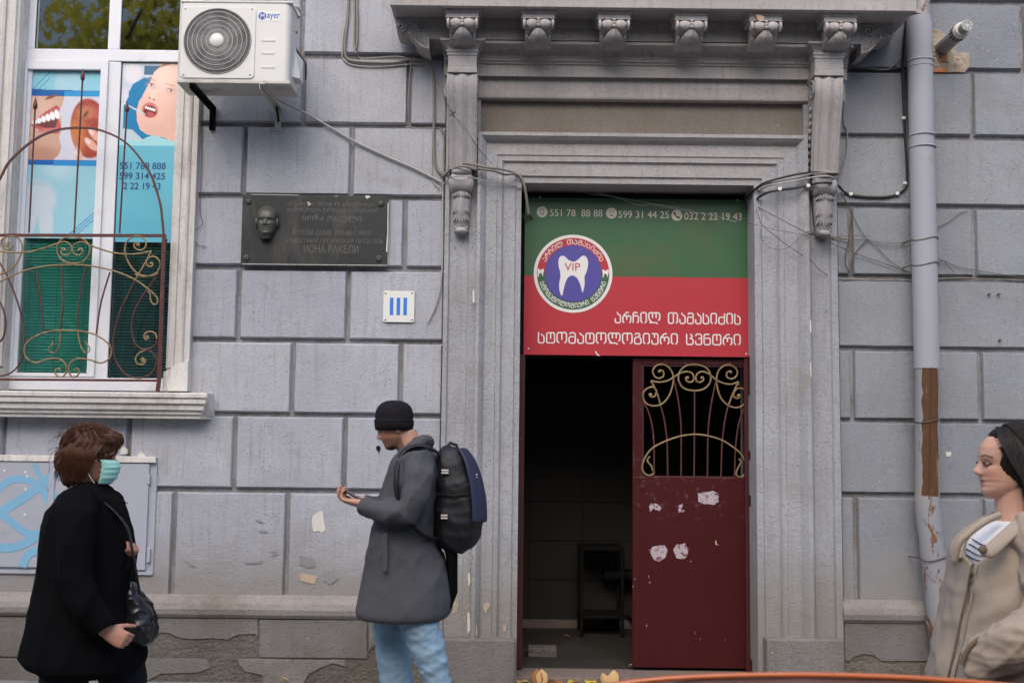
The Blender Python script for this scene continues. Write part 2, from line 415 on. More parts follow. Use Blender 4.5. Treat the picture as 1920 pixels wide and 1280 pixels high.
# ================================================================== building
B = empty('building', (0, 0, 0), 'grey stucco town building with rusticated wall, carved door surround and open dark doorway', 'building')
def bl(name, mb, mat, bevel=0, parent=B, **k): return mb.build(name, mat, parent, bevel, **k)
XD0, XD1 = PX(973, 800, -.03), PX(1418, 800, -.03)
ZL = PZ(1200, 345, -.03)           # underside of the lintel
XW0, XW1 = PX(20, 400, 0), PX(334, 300, 0)
ZW0 = PZ(200, 735, 0); ZT = 5.6; ZTH = .06
XR = 9.0
# wall core (joint colour shows in the grooves)
YJ = .034
for nm, bx in (('wall', (-9, XW0, YJ, .5, 0, ZT)), ('wall', (XW0, XW1, YJ, .5, 0, ZW0)), ('wall', (XW1, XD0-.002, YJ, .5, 0, ZT)),
               ('wall', (XD1+.002, XR, YJ, .5, 0, ZT)), ('wall', (XD0-.001, XD1+.001, YJ, .5, ZL+.02, ZT))):
    bl(nm, MB().box(*bx), M['joint'])
# --- rusticated blocks
def stone(u0, u1, v0, v1, mat, ur=None):
    vm = (v0+v1)/2; ur = ur or (u0+u1)/2
    x0, x1 = PX(u0, vm, 0), PX(u1, vm, 0)
    return x0, x1
def block(x0, x1, z0, z1, mat):
    r = random.Random(int(x0*1000)+int(z0*7777)); yo = r.uniform(-.0015, .0025)
    def ring(ins, y, j):
        a, b, c, d = x0+ins, x1-ins, z0+ins, z1-ins; out = []
        nx = max(2, int((x1-x0)/.13)); nz = 4
        for i in range(nx): out.append((a+(b-a)*i/nx, c+(r.uniform(-j, j) if i else 0)))
        for i in range(nz): out.append((b+(r.uniform(-j, j) if i else 0), c+(d-c)*i/nz))
        for i in range(nx): out.append((b-(b-a)*i/nx, d+(r.uniform(-j, j) if i else 0)))
        for i in range(nz): out.append((a+(r.uniform(-j, j) if i else 0), d-(d-c)*i/nz))
        return [(x, y, z) for x, z in out]
    R = [ring(-.006, YJ+.004, 0), ring(.002, .008, .0016), ring(.0065, yo, .0016)]
    n = len(R[0]); m = MB(); vs = R[0]+R[1]+R[2]; fs = []
    for k in range(2):
        for i in range(n): fs.append((k*n+i, k*n+(i+1) % n, (k+1)*n+(i+1) % n, (k+1)*n+i))
    fs.append(tuple(range(2*n, 3*n)))
    m.add(vs, fs)
    return bl('stone_block', m, mat)
zl = lambda v: PZ(600, v, 0)
zr = lambda v: PZ(1740, v, 0)
XPL = PX(829.5, 600, 0); XPR = PX(1575, 800, 0)
def course(vt, vb, joints, ua, ub, z, mat, gap=.0165):
    vm = (vt+vb)/2; xs = [PX(j, vm, 0) if not isinstance(j, tuple) else j[0] for j in joints]
    xa = ua; xb = ub; edges = [xa]+xs+[xb]
    for i in range(len(edges)-1):
        a = edges[i]+(gap if i else 0); b = edges[i+1]-(gap if i < len(edges)-2 else 0)
        if b-a > .02: block(a, b, z(vb), z(vt), mat)
XT = XW1+.045
for vt, vb, js in ((-160, -38, [460, 660]), (-28, 98, [567]), (110, 229.5, [569, 767]), (239, 364, [458, 659]), (374, 497, [560, 759]), (508, 634, [447, 652]), (644, 773, [548, 751])):
    course(vt, vb, js, XT, XPL, zl, M['wall_l'])
course(783, 915, [-200, 5, 240, 439, 646], -6, XPL, zl, M['wall_l'])
course(926, 1120, [-130, 110, 324, 537], -6, XPL, zl, M['wall_l'])
for k, (vt, vb) in enumerate(((-160, -38), (-28, 98), (110, 229.5), (239, 364), (374, 497), (508, 634), (644, 773))):
    course(vt, vb, [-180-90*(k % 2)], -6, XW0-.05, zl, M['wall_l'])
for vt, vb, js in ((-130, -2, [1740, 1980]), (8, 127.5, [1918, 2100]), (137, 252, [1702, 1823, 2040]), (262, 383, [1730, 1935, 2150]), (392, 515, [1596, 1828, 2060]), (527, 650, [1725, 1935, 2150]), (660, 785, [1599, 1839, 2070]), (794, 924, [1725, 1935, 2160]), (935, 1130, [1606, 1845, 2070])):
    course(vt, vb, js, XPR, 6, zr, M['wall_r'])
# --- base moulding and plinth
def torus_prof(z, u=600):
    t, b = z(1119), z(1158); h = t-b
    return [(YJ+.01, t+.012), (-.012, t+.012), (-.03, t+.004), (-.042, t-.012), (-.075, b+h*.72), (-.088, b+h*.45), (-.082, b+h*.2), (-.062, b+.003), (-.05, b), (YJ+.01, b)]
for x0, x1, z in ((-6, XPL, zl), (PX(1582, 1140, -.08), 6, lambda v: zr(v+9))):
    bl('base_moulding', MB().extr_x(torus_prof(z), x0, x1, False), M['torus'], .004)
zb = lambda v: PZ(500, v, -.06)
bl('stone_footing', MB().box(-6, XPL, -.047, YJ, 0, zb(1160)), M['stone'])
bl('stone_footing', MB().box(PX(1582, 1200, -.06), 6, -.047, YJ, 0, PZ(1640, 1164, -.06)), M['stone'])
def slab(pts, y=-.056, mat='plinth', name='plinth_slab', yb=-.045, j=.003, n=5):
    q = [(PX(u, v, y), PZ(u, v, y)) for u, v in pts]
    return bl(name, MB().prism(jag(q, n, j), y, yb), M[mat], .0025, seg=1)
def slab1(pts, **k): return slab(pts, **k)
slab1([(-300, 1157), (-100, 1157), (-100, 1230), (-300, 1230)])
slab1([(-97, 1157), (98, 1157), (98, 1231), (-97, 1230)])
slab1([(101, 1157), (483, 1160), (484, 1195), (478, 1188), (466, 1188), (445, 1190), (425, 1199), (400, 1196), (370, 1197), (345, 1197), (325, 1190), (312, 1185), (280, 1186), (265, 1200), (262, 1231), (101, 1231)], j=.002, n=3)
slab1([(486.5, 1161), (688, 1162), (688, 1234), (486.5, 1232)])
slab1([(691, 1162), (826, 1164), (826, 1236), (728, 1235), (726, 1210), (712, 1206), (700, 1210), (691, 1222)], j=.002, n=3)
slab1([(-300, 1234), (60, 1234), (78, 1250), (70, 1285), (-300, 1285)], j=.003)
slab1([(110, 1235), (250, 1235), (330, 1234), (388, 1236), (395, 1252), (370, 1260), (300, 1262), (260, 1285), (105, 1285)], j=.003)
slab1([(446, 1235), (646, 1237), (648, 1250), (640, 1247), (622, 1243), (600, 1252), (578, 1264), (564, 1290), (494, 1290), (492, 1266), (460, 1258), (448, 1246)], j=.002, n=3)
slab1([(652, 1238), (826, 1240), (826, 1290), (650, 1290)], mat='stone')
slab1([(1584, 1165), (1760, 1166), (1760, 1238), (1652, 1239), (1640, 1228), (1620, 1226), (1602, 1230), (1594, 1238), (1584, 1239)], j=.002, n=3)
slab1([(1763, 1166), (2100, 1168), (2100, 1240), (1763, 1240)])
slab1([(1584, 1243), (2100, 1246), (2100, 1290), (1584, 1290)], mat='stone')
# --- door surround: profile swept round the opening with mitres
prof = [(0, .30), (0, -.028), (.13, -.030), (.14, -.044), (.40, -.046), (.415, -.052), (.44, -.066), (.455, -.058), (.55, -.060), (.565, -.068), (.80, -.070), (.815, -.076), (.86, -.10), (.91, -.118), (.93, -.125), (1.0, -.125), (1.0, .02)]
WL, WT, WR = .305, .335, .355
ztop = ZL
path = [((XD0, ZTH-.06), (-WL, 0)), ((XD0, ztop), (-WL, WT)), ((XD1, ztop), (WR, WT)), ((XD1, ZTH-.06), (WR, 0))]
rows = []
for (px_, pz_), (dx, dz) in path:
    rows.append([(px_+dx*d, y, pz_+dz*d) for d, y in prof])
for k, nm in ((0, 'door_jamb'), (1, 'door_lintel'), (2, 'door_jamb')):
    n = len(prof); a = MB()
    A_, B_ = rows[k], rows[k+1]
    m_ = 14 if k != 1 else 20; vs = []
    for i in range(m_+1):
        t = i/m_
        for j in range(n): vs.append(tuple(A_[j][c]+(B_[j][c]-A_[j][c])*t+(random.uniform(-.0008, .0008) if c == 1 and 0 < j < n-1 else 0) for c in range(3)))
    fs = [(i*n+j, i*n+j+1, (i+1)*n+j+1, (i+1)*n+j) for i in range(m_) for j in range(n-1)]
    a.add(vs, fs); bl(nm, a, M['pil'] if k != 1 else M['arch'])
# pilasters with sunk panel
ZP0 = PZ(900, 1198, -.14); ZP1 = PZ(870, 120, -.06)
def pilaster(ua, ub, uc, ud):
    v = 700
    xa, xb, xc, xd = PX(ua, v, -.062), PX(ub, v, -.062), PX(uc, v, -.062), PX(ud, v, -.062)
    if ua < 1000: xd = XD0-WL+.012
    else: xa = XD1+WR-.012
    q = [(xa, .03), (xa, -.062), (xb-.004, -.062), (xb+.006, -.044), (xc-.006, -.044), (xc+.004, -.062), (xd, -.062), (xd, .03)]
    bl('pilaster', MB().extr_z(q, ZP0, ZP1), M['pil'], .002)
pilaster(829, 838, 874, 886)
pilaster(1519, 1524, 1561, 1574)
bl('pilaster_base', MB().box(PX(829, 1220, -.14), PX(966, 1220, -.14), -.14, .03, 0, ZP0), M['plinth'], .012)
bl('pilaster_base', MB().box(PX(1438, 1220, -.14), PX(1584, 1220, -.14), -.14, .03, 0, PZ(1500, 1198, -.14)), M['plinth'], .012)
# --- frieze, stepped entablature
Zv = lambda v, y: PZ(1200, v, y)
XE0, XE1 = PX(833, 150, -.09), PX(1585, 150, -.09)
XF0, XF1 = XD0-WL-.06, XD1+WR+.06
bl('frieze', MB().box(XF0, XF1, -.022, .03, ZL+WT-.03, Zv(170, -.02)), M['frieze'])
zz = Zv
ent = [(.03, zz(187, -.09)), (-.085, zz(187, -.085)), (-.09, zz(183, -.09)), (-.09, zz(147, -.09)), (-.135, zz(146, -.135)), (-.135, zz(124, -.135)), (-.15, zz(122, -.15)), (-.15, zz(118, -.15)), (-.165, zz(116.5, -.165)), (-.165, zz(112, -.165))]
for i in range(7):
    t = i/6; y = -.17-.10*(1-math.cos(t*math.pi/2)); ent.append((y, zz(111-25*math.sin(t*math.pi/2), y)))
ent += [(-.285, zz(85, -.285)), (-.285, zz(80, -.285)), (-.25, zz(79.5, -.25)), (-.25, zz(56, -.25)), (-.275, zz(52, -.275)), (-.275, zz(30, -.275)), (.03, zz(30, -.275))]
XE0b, XE1b = PX(806, 60, -.25), PX(1612, 70, -.25)
# lower steps sit between the consoles, upper part runs over them
bl('entablature', MB().extr_x(ent, XE0, XE1), M['corn'], .003)
ZS = Zv(12, -.51); ZS2 = ZS+.30
XS0, XS1 = PX(731, 8, -.51), PX(1719, 22, -.51)
bl('frieze_block', MB().box(XE0b, XE1b, -.272, .03, Zv(78, -.27), ZS), M['corn'], .003)
slabprof = [(.03, ZS), (-.47, ZS), (-.47, ZS-.012), (-.51, ZS-.012), (-.515, ZS+.11), (-.54, ZS+.125), (-.56, ZS+.17), (-.60, ZS+.20), (-.60, ZS2), (.03, ZS2)]
bl('cornice', MB().extr_x(slabprof, XS0, XS1), M['fascia'], .003)
# soffit panels between the modillions read as recessed coffers; underside in the darker render
bl('soffit', MB().box(XS0+.03, XS1-.03, -.46, .028, ZS-.004, ZS+.002), M['corn'])
# --- modillions
def modillion(x, zt, first=[None]):
    if first[0] is not None:
        return copy_tree(first[0], B, (x, -.36, zt))
    r = empty('modillion', (x, -.36, zt), parent=B)
    cp = MB()
    for (hw, yf, z0, z1) in ((.124, -.468, -.018, -.002), (.118, -.462, -.034, -.018), (.108, -.452, -.062, -.034), (.113, -.457, -.07, -.062)):
        cp.box(x-hw, x+hw, yf, -.26, zt+z0, zt+z1)
    cp.build('modillion_cap', M['fascia'], r, .003)
    bd = MB(); pr = [(-.26, zt-.07), (-.43, zt-.07), (-.447, zt-.085), (-.452, zt-.105), (-.44, zt-.128), (-.41, zt-.14), (-.385, zt-.155), (-.37, zt-.18), (-.335, zt-.205), (-.30, zt-.212), (-.26, zt-.214)]
    bd.extr_x(pr, x-.088, x+.088, True); bd.build('modillion_body', M['corn'], r, .003)
    sc_ = MB()
    for s in (-1, 1):
        sc_.ell((x+s*.043, -.445, zt-.105), (.047, .033, .034), 14, 8)
        sc_.tube([(x+s*.088, -.445, zt-.105), (x+s*.104, -.445, zt-.105)], [.036, .031], 14)
    for k, zz_ in enumerate((-.080, -.100, -.120)): sc_.ell((x, -.468, zt+zz_), (.012, .012, .012), 8, 6)
    sc_.build('scroll', M['fascia'], r)
    lf = MB()
    for a in range(-5, 6):
        q = a/5*.95
        tip = Vector((x+math.sin(q)*.085, -.40+.03*abs(q), zt-.145-.052*math.cos(q)*1.0-.012))
        lf.tube([(x+math.sin(q)*.02, -.455+.01*abs(q), zt-.135), ((x+tip.x)/2, -.45+.02*abs(q), (zt-.14+tip.z)/2), tuple(tip)], [.006, .0115, .004], 6)
    for s in (-1, 1):
        for k in range(4):
            lf.ell((x+s*(.075-.012*k), -.375+.028*k, zt-.165-.012*k), (.013, .02, .017), 8, 6)
    lf.build('acanthus_leaf', M['corn'], r)
    first[0] = r
    return r
for u, v in ((867, 12), (1010, 14), (1152, 16), (1297, 18), (1437, 20), (1577, 22)):
    modillion(PX(u, v, -.47), ZS)
mp = slab([(0, 0), (0, 1), (1, 1)], name='chip') if False else None
q = [(PX(u, v, -.458), PZ(u, v, -.458)) for u, v in ((1416, 30), (1424, 29), (1432, 33), (1431, 41), (1424, 43), (1419, 38))]
bl('broken_patch', MB().prism(q, -.4745, -.45), M['tan_patch'])
# side modillions at both returns
def spiral(c, r0, r1, a0, turns, n=40, y=0):
    return [(c[0]+(r0+(r1-r0)*i/n)*math.cos(a0+turns*2*math.pi*i/n), y, c[1]+(r0+(r1-r0)*i/n)*math.sin(a0+turns*2*math.pi*i/n)) for i in range(n+1)]
for s, xe, u in ((-1, XE0b, 0), (1, XE1b, 0)):
    r = empty('modillion', (xe, -.1, ZS), parent=B)
    pr = [(0, 0), (.235, 0), (.235, -.03), (.22, -.045), (.235, -.07), (.225, -.10), (.19, -.115), (.15, -.11), (.12, -.125), (.10, -.165), (.06, -.205), (0, -.225)]
    MB().prism([(xe+s*a, ZS+b) for a, b in pr], -.272, -.05).build('modillion_body', M['corn'], r, .003)
    sp = MB()
    sp.tube(spiral((xe+s*.195, ZS-.075), .034, .006, .5, 1.6*s, y=-.277), .007, 6)
    sp.tube(spiral((xe+s*.05, ZS-.06), .04, .006, 2.5, -1.6*s, y=-.277), .008, 6)
    sp.tube(crv([(xe+s*.165, -.277, ZS-.06), (xe+s*.13, -.277, ZS-.045), (xe+s*.09, -.277, ZS-.06), (xe+s*.07, -.277, ZS-.10)]), .008, 6)
    for k in range(7):
        sp.ell((xe+s*(.13-.017*k), -.276, ZS-.11-.012*k), (.009, .008, .02), 8, 6)
    sp.build('scroll', M['corn'], r)
# --- console brackets
def console(u0, u1, side):
    zt = Zv(134, -.30) if side > 0 else PZ(865, 132, -.30)
    if side > 0: zt = PZ(1557, 145, -.30)
    x0, x1 = PX(u0, 200, -.30), PX(u1, 200, -.30); xc = (x0+x1)/2; hw = (x1-x0)/2
    um = (u0+u1)/2
    z = lambda v, y: PZ(um, v+(6 if side > 0 else 0), y)
    r = empty('console_bracket', (xc, -.1, zt), parent=B)
    # capital: abacus, cove, necking
    cap = MB()
    a = [(.155, .345, z(72, -.345)), (.152, .343, z(76, -.34))]
    for i in range(6):
        t = i/5; a.append((.150-.048*math.sin(t*math.pi/2), .34-.045*math.sin(t*math.pi/2), z(77+16*t, -.31)))
    a += [(.112, .305, z(94, -.3)), (.112, .305, z(97, -.3)), (.104, .298, z(98, -.3)), (.104, .298, z(103, -.3)), (.097, .292, z(104, -.3)), (.097, .292, z(126, -.3)), (.101, .296, z(127, -.3)), (.101, .296, z(135, -.3))]
    rings = [[(xc-w_, -d_, q), (xc+w_, -d_, q), (xc+w_, 0, q), (xc-w_, 0, q)] for w_, d_, q in a]
    cap.loft(rings, False); cap.build('capital', M['arch'], r, .002)
    # shaft: grid with flutes on the front
    prof = [(136, .275), (145, .295), (160, .300), (180, .285), (205, .255), (235, .222), (265, .196), (295, .175), (318, .160)]
    pr = crv([(z(v, -d), d) for v, d in prof], 4)
    nx = 33; rows_ = []
    for zq, d in pr:
        row = []
        hwz = hw*(.98-.10*((pr[0][0]-zq)/(pr[0][0]-pr[-1][0])))
        for i in range(nx):
            t = -1+2*i/(nx-1); f = 0
            at = abs(t)
            f = .014*math.exp(-((at-.45)/.22)**2)+.004*math.exp(-((at-.88)/.04)**2)-.003*math.exp(-(at/.07)**2)
            row.append((xc+t*hwz, -d+f, zq))
        rows_.append([(xc-hwz, .0, zq)]+row+[(xc+hwz, .0, zq)])
    m = MB(); m.grid([p for row in rows_ for p in row], nx+2, len(rows_), False)
    m.build('console_shaft', M['arch'], r)
    # side scrolls
    sd = MB()
    for s in (-1, 1):
        xs = xc+s*(hw+.001)
        def sp3(cy, cz, r0, r1, a0, tr):
            return [(xs, p[0], p[2]) for p in spiral((cy, cz), r0, r1, a0, tr)]
        zc = z(165, -.2)
        sd.tube(sp3(-.20, zc, .075, .01, 0, 2.0), .009, 6)
        for k in range(9):
            yy = -.15+.01*k; q = z(205+k*13, -.1)
            sd.ell((xs, yy, q), (.010, .028, .020), 8, 6)
        sd.tube([(xs-s*.004, -p[1]+.012, p[0]) for p in pr], .008, 6)
    sd.build('side_scroll', M['arch'], r)
    # lower roll
    zr_ = z(343, -.15); rr = MB(); hw2 = .073
    rad = .070
    rr.loft([[(xc+dx, -.12-rad*rs*math.cos(q), zr_+rad*rs*math.sin(q)) for q in [2*math.pi*k/22 for k in range(22)]] for dx, rs in ((-hw2-.006, .72), (-hw2, .86), (-hw2+.008, 1), (-.045, 1.0), (-.04, .96), (.04, .96), (.045, 1.0), (hw2-.008, 1), (hw2, .86), (hw2+.006, .72))])
    for s in (-1, 1): rr.tube([(xc+s*(hw2+.006), p[0], p[2]) for p in spiral((-.12, zr_), .045, .008, 0, 1.7)], .007, 6)
    rr.ell((xc, -.135, z(322, -.15)), (.075, .05, .03), 16, 8)
    rr.build('roll', M['arch'], r)
    # leaf
    lf = MB(); L0, L1 = z(358, -.15), z(436, -.12)
    body = []
    for i in range(13):
        t = i/12; hwx = .068-.018*t**1.5; d = .155-.05*t+.02*math.sin(t*math.pi)
        zq = L0+(L1-L0)*t*.93
        body.append([(xc+a*hwx, -.03-(d-.03)*b, zq) for a, b in ((-1, 0), (-1, .5), (-.85, .8), (-.5, .93), (-.22, 1.0), (0, 1.08), (.22, 1.0), (.5, .93), (.85, .8), (1, .5), (1, 0))])
    lf.loft(body, True)
    for tier, (t0, ln, nn) in enumerate(((.06, .030, 7), (.38, .055, 8), (.60, .045, 6))):
        for k in range(nn):
            a = -1+2*k/(nn-1); hwx = .062-.014*t0
            z0_ = L0+(L1-L0)*t0; d = .158-.05*t0
            lf.tube([(xc+a*hwx*.55, -d-.004, z0_+.006), (xc+a*hwx*.85, -d-.012+.014*abs(a), z0_-ln*.5), (xc+a*hwx*1.03, -d-.004+.024*abs(a), z0_-ln*(1.1-.25*abs(a)))], [.004, .009, .0045], 6)
    for s in (-1, 1):
        for k in range(3): lf.ell((xc+s*(.040-.004*k), -.115+.004*k, L1+.035-.012*k), (.010, .012, .009), 8, 6)
    lf.ell((xc, -.095, L1+.016), (.052, .042, .026), 16, 10)
    lf.build('acanthus_leaf', M['arch'], r)
console(838, 893, -1)
console(1531, 1582, 1)
# --- marks on the wall: patches of bare plaster, filler and one black paint drop
def patch(name, pts, mat, y=-.0035, yb=.004, j=.0015, n=3, parent=B, **k):
    q = [(PX(u, v, y), PZ(u, v, y)) for u, v in pts]
    return MB().prism(jag(q, n, j), y, yb).build(name, M[mat], parent, **k)
patch('plaster_patch', [(586, 966), (593, 962), (602, 957), (606, 960), (607, 975), (610, 992), (604, 999), (596, 994), (588, 997), (585, 985), (584, 975)], 'pale_patch', label='whitish bare plaster patch')
patch('plaster_patch', [(561, 1077), (566, 1075), (592, 1079), (594, 1083), (590, 1094), (575, 1092), (563, 1087)], 'tan_patch', label='tan bare plaster patch')
for pts in ([(477, 973), (490, 975), (494, 979), (484, 979)], [(486, 994), (498, 995), (502, 999), (488, 997)], [(456, 1053), (492, 1050), (490, 1056), (460, 1057)], [(506, 1034), (519, 1032), (521, 1040), (512, 1042)],
            [(342, 1049), (356, 1052), (368, 1062), (362, 1063), (350, 1056)], [(560, 1040), (588, 1046), (592, 1062), (575, 1064), (562, 1056)], [(605, 1070), (625, 1068), (633, 1085), (620, 1095), (606, 1088)]):
    patch('plaster_scrape', pts, 'wall_r', y=-.0032, j=.0012)
patch('paint_drop', [(705, 838), (708, 835), (712, 836), (714, 840), (712, 845), (710.5, 852), (709.5, 846), (706, 844)], 'black', j=0, label='black paint drop')
patch('plaster_patch', [(1774, 847), (1783, 846), (1784, 851), (1780, 857), (1774, 855)], 'pale_patch')
for u, v in ((1853, 552), (1871, 552), (1873, 638)):
    p = P(u, v, 0); bl('anchor_bolt', MB().tube([p+Vector((0, .01, 0)), p-Vector((0, .03, 0))], .007, 8), M['screw'])
# bare masonry beside the flue
bl('masonry_patch', MB().prism(jag([(PX(u, v, -.006), PZ(u, v, -.006)) for u, v in ((1742, 60), (1756, 54), (1774, 62), (1780, 85), (1792, 90), (1792, 100), (1818, 99), (1817, 128), (1808, 136), (1742, 137))], 4, .004), -.008, .03), M['rubble'], .004, label='broken open masonry')
rb = random.Random(5)
for k in range(16):
    u, v = rb.uniform(1748, 1810), rb.uniform(98, 132)
    if k < 5: u, v = rb.uniform(1744, 1782), rb.uniform(60, 98)
    p = P(u, v, -.006); m = MB(); m.ell(p, (rb.uniform(.010, .022), .010, rb.uniform(.008, .016)), 6, 4); m.v = [tuple(a+rb.uniform(-.004, .004) for a in q) for q in m.v]; m.sm = [False]*len(m.f)
    m.build('stone', M['rubble'], B)
bl('brick', MB().box(PX(1748, 105, -.01), PX(1776, 105, -.01), -.014, .02, PZ(1760, 136, -.01), PZ(1760, 128, -.01)), M['brick'], .003)
bl('brick', MB().box(PX(1762, 105, -.01), PX(1776, 105, -.01), -.016, .02, PZ(1760, 116, -.01), PZ(1760, 98, -.01)), M['brick'], .003)
# --- hall behind the door
HX0, HX1, HY, HZT = XD0-.35, XD1+.5, 1.95, 3.0
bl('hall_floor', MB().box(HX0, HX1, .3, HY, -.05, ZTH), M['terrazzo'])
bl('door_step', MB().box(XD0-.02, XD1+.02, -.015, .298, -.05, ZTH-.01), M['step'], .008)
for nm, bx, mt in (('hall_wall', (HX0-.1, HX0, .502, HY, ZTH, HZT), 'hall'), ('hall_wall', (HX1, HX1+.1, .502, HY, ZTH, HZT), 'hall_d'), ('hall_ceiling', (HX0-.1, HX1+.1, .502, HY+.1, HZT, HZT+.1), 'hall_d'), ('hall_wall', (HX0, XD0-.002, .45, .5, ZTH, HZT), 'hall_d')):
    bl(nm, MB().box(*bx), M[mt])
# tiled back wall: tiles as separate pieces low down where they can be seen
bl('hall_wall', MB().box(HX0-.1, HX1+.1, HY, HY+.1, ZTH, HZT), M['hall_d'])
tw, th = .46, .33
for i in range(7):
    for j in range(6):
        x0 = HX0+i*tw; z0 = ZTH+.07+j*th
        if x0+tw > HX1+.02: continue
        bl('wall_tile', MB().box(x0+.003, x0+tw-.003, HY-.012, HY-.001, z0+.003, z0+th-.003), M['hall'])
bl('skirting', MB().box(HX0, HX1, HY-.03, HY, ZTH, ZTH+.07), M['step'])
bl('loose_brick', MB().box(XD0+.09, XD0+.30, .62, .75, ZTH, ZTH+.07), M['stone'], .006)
# ================================================================== window
YF = .10      # face of the pvc frame
W = empty('window', tuple(P(180, 735, YF)), parent=B)
def pp(u, v, y): q = P(u, v, y); return (q.x, q.z)
def vx(u, v, y=YF): return PX(u, v, y)
# carved surround: profile across the right side, and its mirror on the left
zt0, zt1 = PZ(350, 690, -.05), 5.4
xo = PX(366, 400, -.04); xi = PX(321, 400, -.05)
wd = xo-xi
pr = [(xi, YF+.02), (xi, -.035), (xi+wd*.10, -.045), (xi+wd*.13, -.060), (xi+wd*.36, -.060), (xi+wd*.39, -.048), (xi+wd*.52, -.048), (xi+wd*.55, -.066), (xi+wd*.66, -.074), (xi+wd*.74, -.066), (xi+wd*.78, -.050), (xi+wd*.84, -.055), (xo, -.05), (xo, .03)]
xl = PX(16, 400, -.05)
for s, f in ((0, lambda x: x), (1, lambda x: xl-(x-xi))):
    q = [(f(x), y) for x, y in pr]
    MB().extr_z(q, zt0, zt1).build('window_surround', M['white_trim'], B, .0015)
    x0, x1 = min(f(xi), f(xo)), max(f(xi), f(xo))
    zb_ = PZ(330, 733, -.07)
    # plain foot block with a slanted top
    m = MB(); m.prism([(x0-.002, zb_), (x1+.003, zb_), (x1+.003, zt0+(.055 if not s else -.02)), (x0-.002, zt0+(-.03 if not s else .055))], -.078, .03)
    m.build('window_foot_block', M['white_trim'], B, .002)
# inner reveal
for x0, x1 in ((xi-.004, xi+.02), (xl-.02, xl+.004)):
    MB().box(x0, x1, .0, .30, ZW0, zt1).build('window_reveal', M['white_trim'], B)
# sill
zs = lambda v: PZ(300, v, -.12)
def sillp(e): return [(.12, zs(735)), (-.17, zs(736)), (-.182, zs(738)), (-.182, zs(745)), (-.168, zs(746.5)), (-.166, zs(748)), (-.170, zs(749.5)), (-.170, zs(756)), (-.150, zs(758)), (-.148, zs(759.5)), (-.152, zs(760.5)), (-.150, zs(768)), (-.130, zs(770)), (-.130, zs(776)), (-.112, zs(777.5)), (-.112, zs(784)), (.03, zs(784))]
xr_ = PX(389, 742, -.185)
m = MB(); sp = sillp(0); n = len(sp); rows_ = []
for sx in (-1, 1):
    xe = xr_ if sx > 0 else xl-.27
    rows_.append([(xe-sx*(min(.185+sp[j][0], .115) if j not in (0, n-1) else 0)*.9 if j not in (0,) else xe-sx*.01, sp[j][0], sp[j][1]) for j in range(n)])
m.add(rows_[0]+rows_[1], [(j, (j+1) % n, n+(j+1) % n, n+j) for j in range(n)]+[tuple(range(n-1, -1, -1)), tuple(range(n, 2*n))])
m.build('window_sill', M['white_trim'], B, .0015)
# --- pvc frame
zb0, zb1 = PZ(240, 733, YF), PZ(240, 709, YF)
fr = MB(); fr.box(xl-.01, xi+.01, YF-.015, YF+.07, zb0, zb1); fr.build('subsill', M['pvc'], W, .004)
def vert(ua, ub, v, y0, y1, z0, z1, nm='mullion', b=.005):
    return MB().box(PX(ua, v, y0), PX(ub, v, y0), y0, y1, z0, z1).build(nm, M['pvc'], W, b)
ztr0, ztr1 = PZ(180, 115, YF), PZ(180, 93, YF)
vert(196, 219, 300, YF, YF+.07, zb1+.001, ztr0-.001)
vert(203.5, 226, 50, YF, YF+.07, ztr1+.001, zt1)
MB().box(xl, xi, YF-.004, YF+.068, ztr0, ztr1).build('transom', M['pvc'], W, .005)
MB().box(xl, xl+.045, YF+.001, YF+.07, zb1+.001, ztr0-.001).build('frame_post', M['pvc'], W, .004)
MB().box(xi-.018, xi, YF+.001, YF+.07, zb1+.001, ztr0-.001).build('frame_post', M['pvc'], W, .003)
MB().box(xl, xl+.05, YF+.001, YF+.07, ztr1+.001, zt1).build('frame_post', M['pvc'], W, .004)
MB().box(xi-.012, xi, YF+.001, YF+.07, ztr1+.001, zt1).build('frame_post', M['pvc'], W, .003)
# opening sash (left)
xs0, xs1 = PX(24, 400, YF-.02), PX(190, 400, YF-.02)
xg0, xg1 = PX(37, 400, YF-.02), PX(176, 400, YF-.02)
zs0, zs1 = zb1+.004, ztr0-.004
zg0, zg1 = PZ(100, 699, YF-.02), PZ(100, 130, YF-.02)
sh = MB()
sh.box(xs0, xg0, YF-.02, YF+.05, zs0, zs1); sh.box(xg1, xs1, YF-.02, YF+.05, zs0, zs1)
sh.box(xg0, xg1, YF-.0195, YF+.0495, zs0, zg0); sh.box(xg0, xg1, YF-.0195, YF+.0495, zg1, zs1)
sash = sh.build('sash', M['pvc'], W, .004)
def pane(x0, x1, z0, z1, y, mt, nm='pane'): return MB().box(x0, x1, y, y+.006, z0, z1).build(nm, M[mt], W)
yg = YF+.018
pane(xg0+.001, xg1-.001, zg0+.001, zg1-.001, yg, 'glass_t')
xR0, xR1 = PX(219.5, 300, YF), xi-.019
pane(xR0+.002, xR1, zb1+.003, ztr0-.003, yg, 'glass_t')
pane(xl+.052, PX(203, 50, YF), ztr1+.003, zt1-.01, yg, 'glass_top')
pane(PX(227, 50, YF), xi-.014, ztr1+.003, zt1-.01, yg, 'glass_top')
# gasket lines
gk = MB()
for a, b, c, d in ((xg0, xg1, zg0, zg1), (xR0, xR1, zb1+.002, ztr0-.002), (xl+.05, PX(203.5, 50, YF), ztr1, 5.3), (PX(226, 50, YF), xi-.012, ztr1, 5.3)):
    e = .003
    gk.box(a, a+e, yg-.006, yg-.001, c, d); gk.box(b-e, b, yg-.006, yg-.001, c, d)
    gk.box(a+e, b-e, yg-.006, yg-.001, c, c+e); gk.box(a+e, b-e, yg-.006, yg-.001, d-e, d)
gk.build('gasket', M['black'], W)
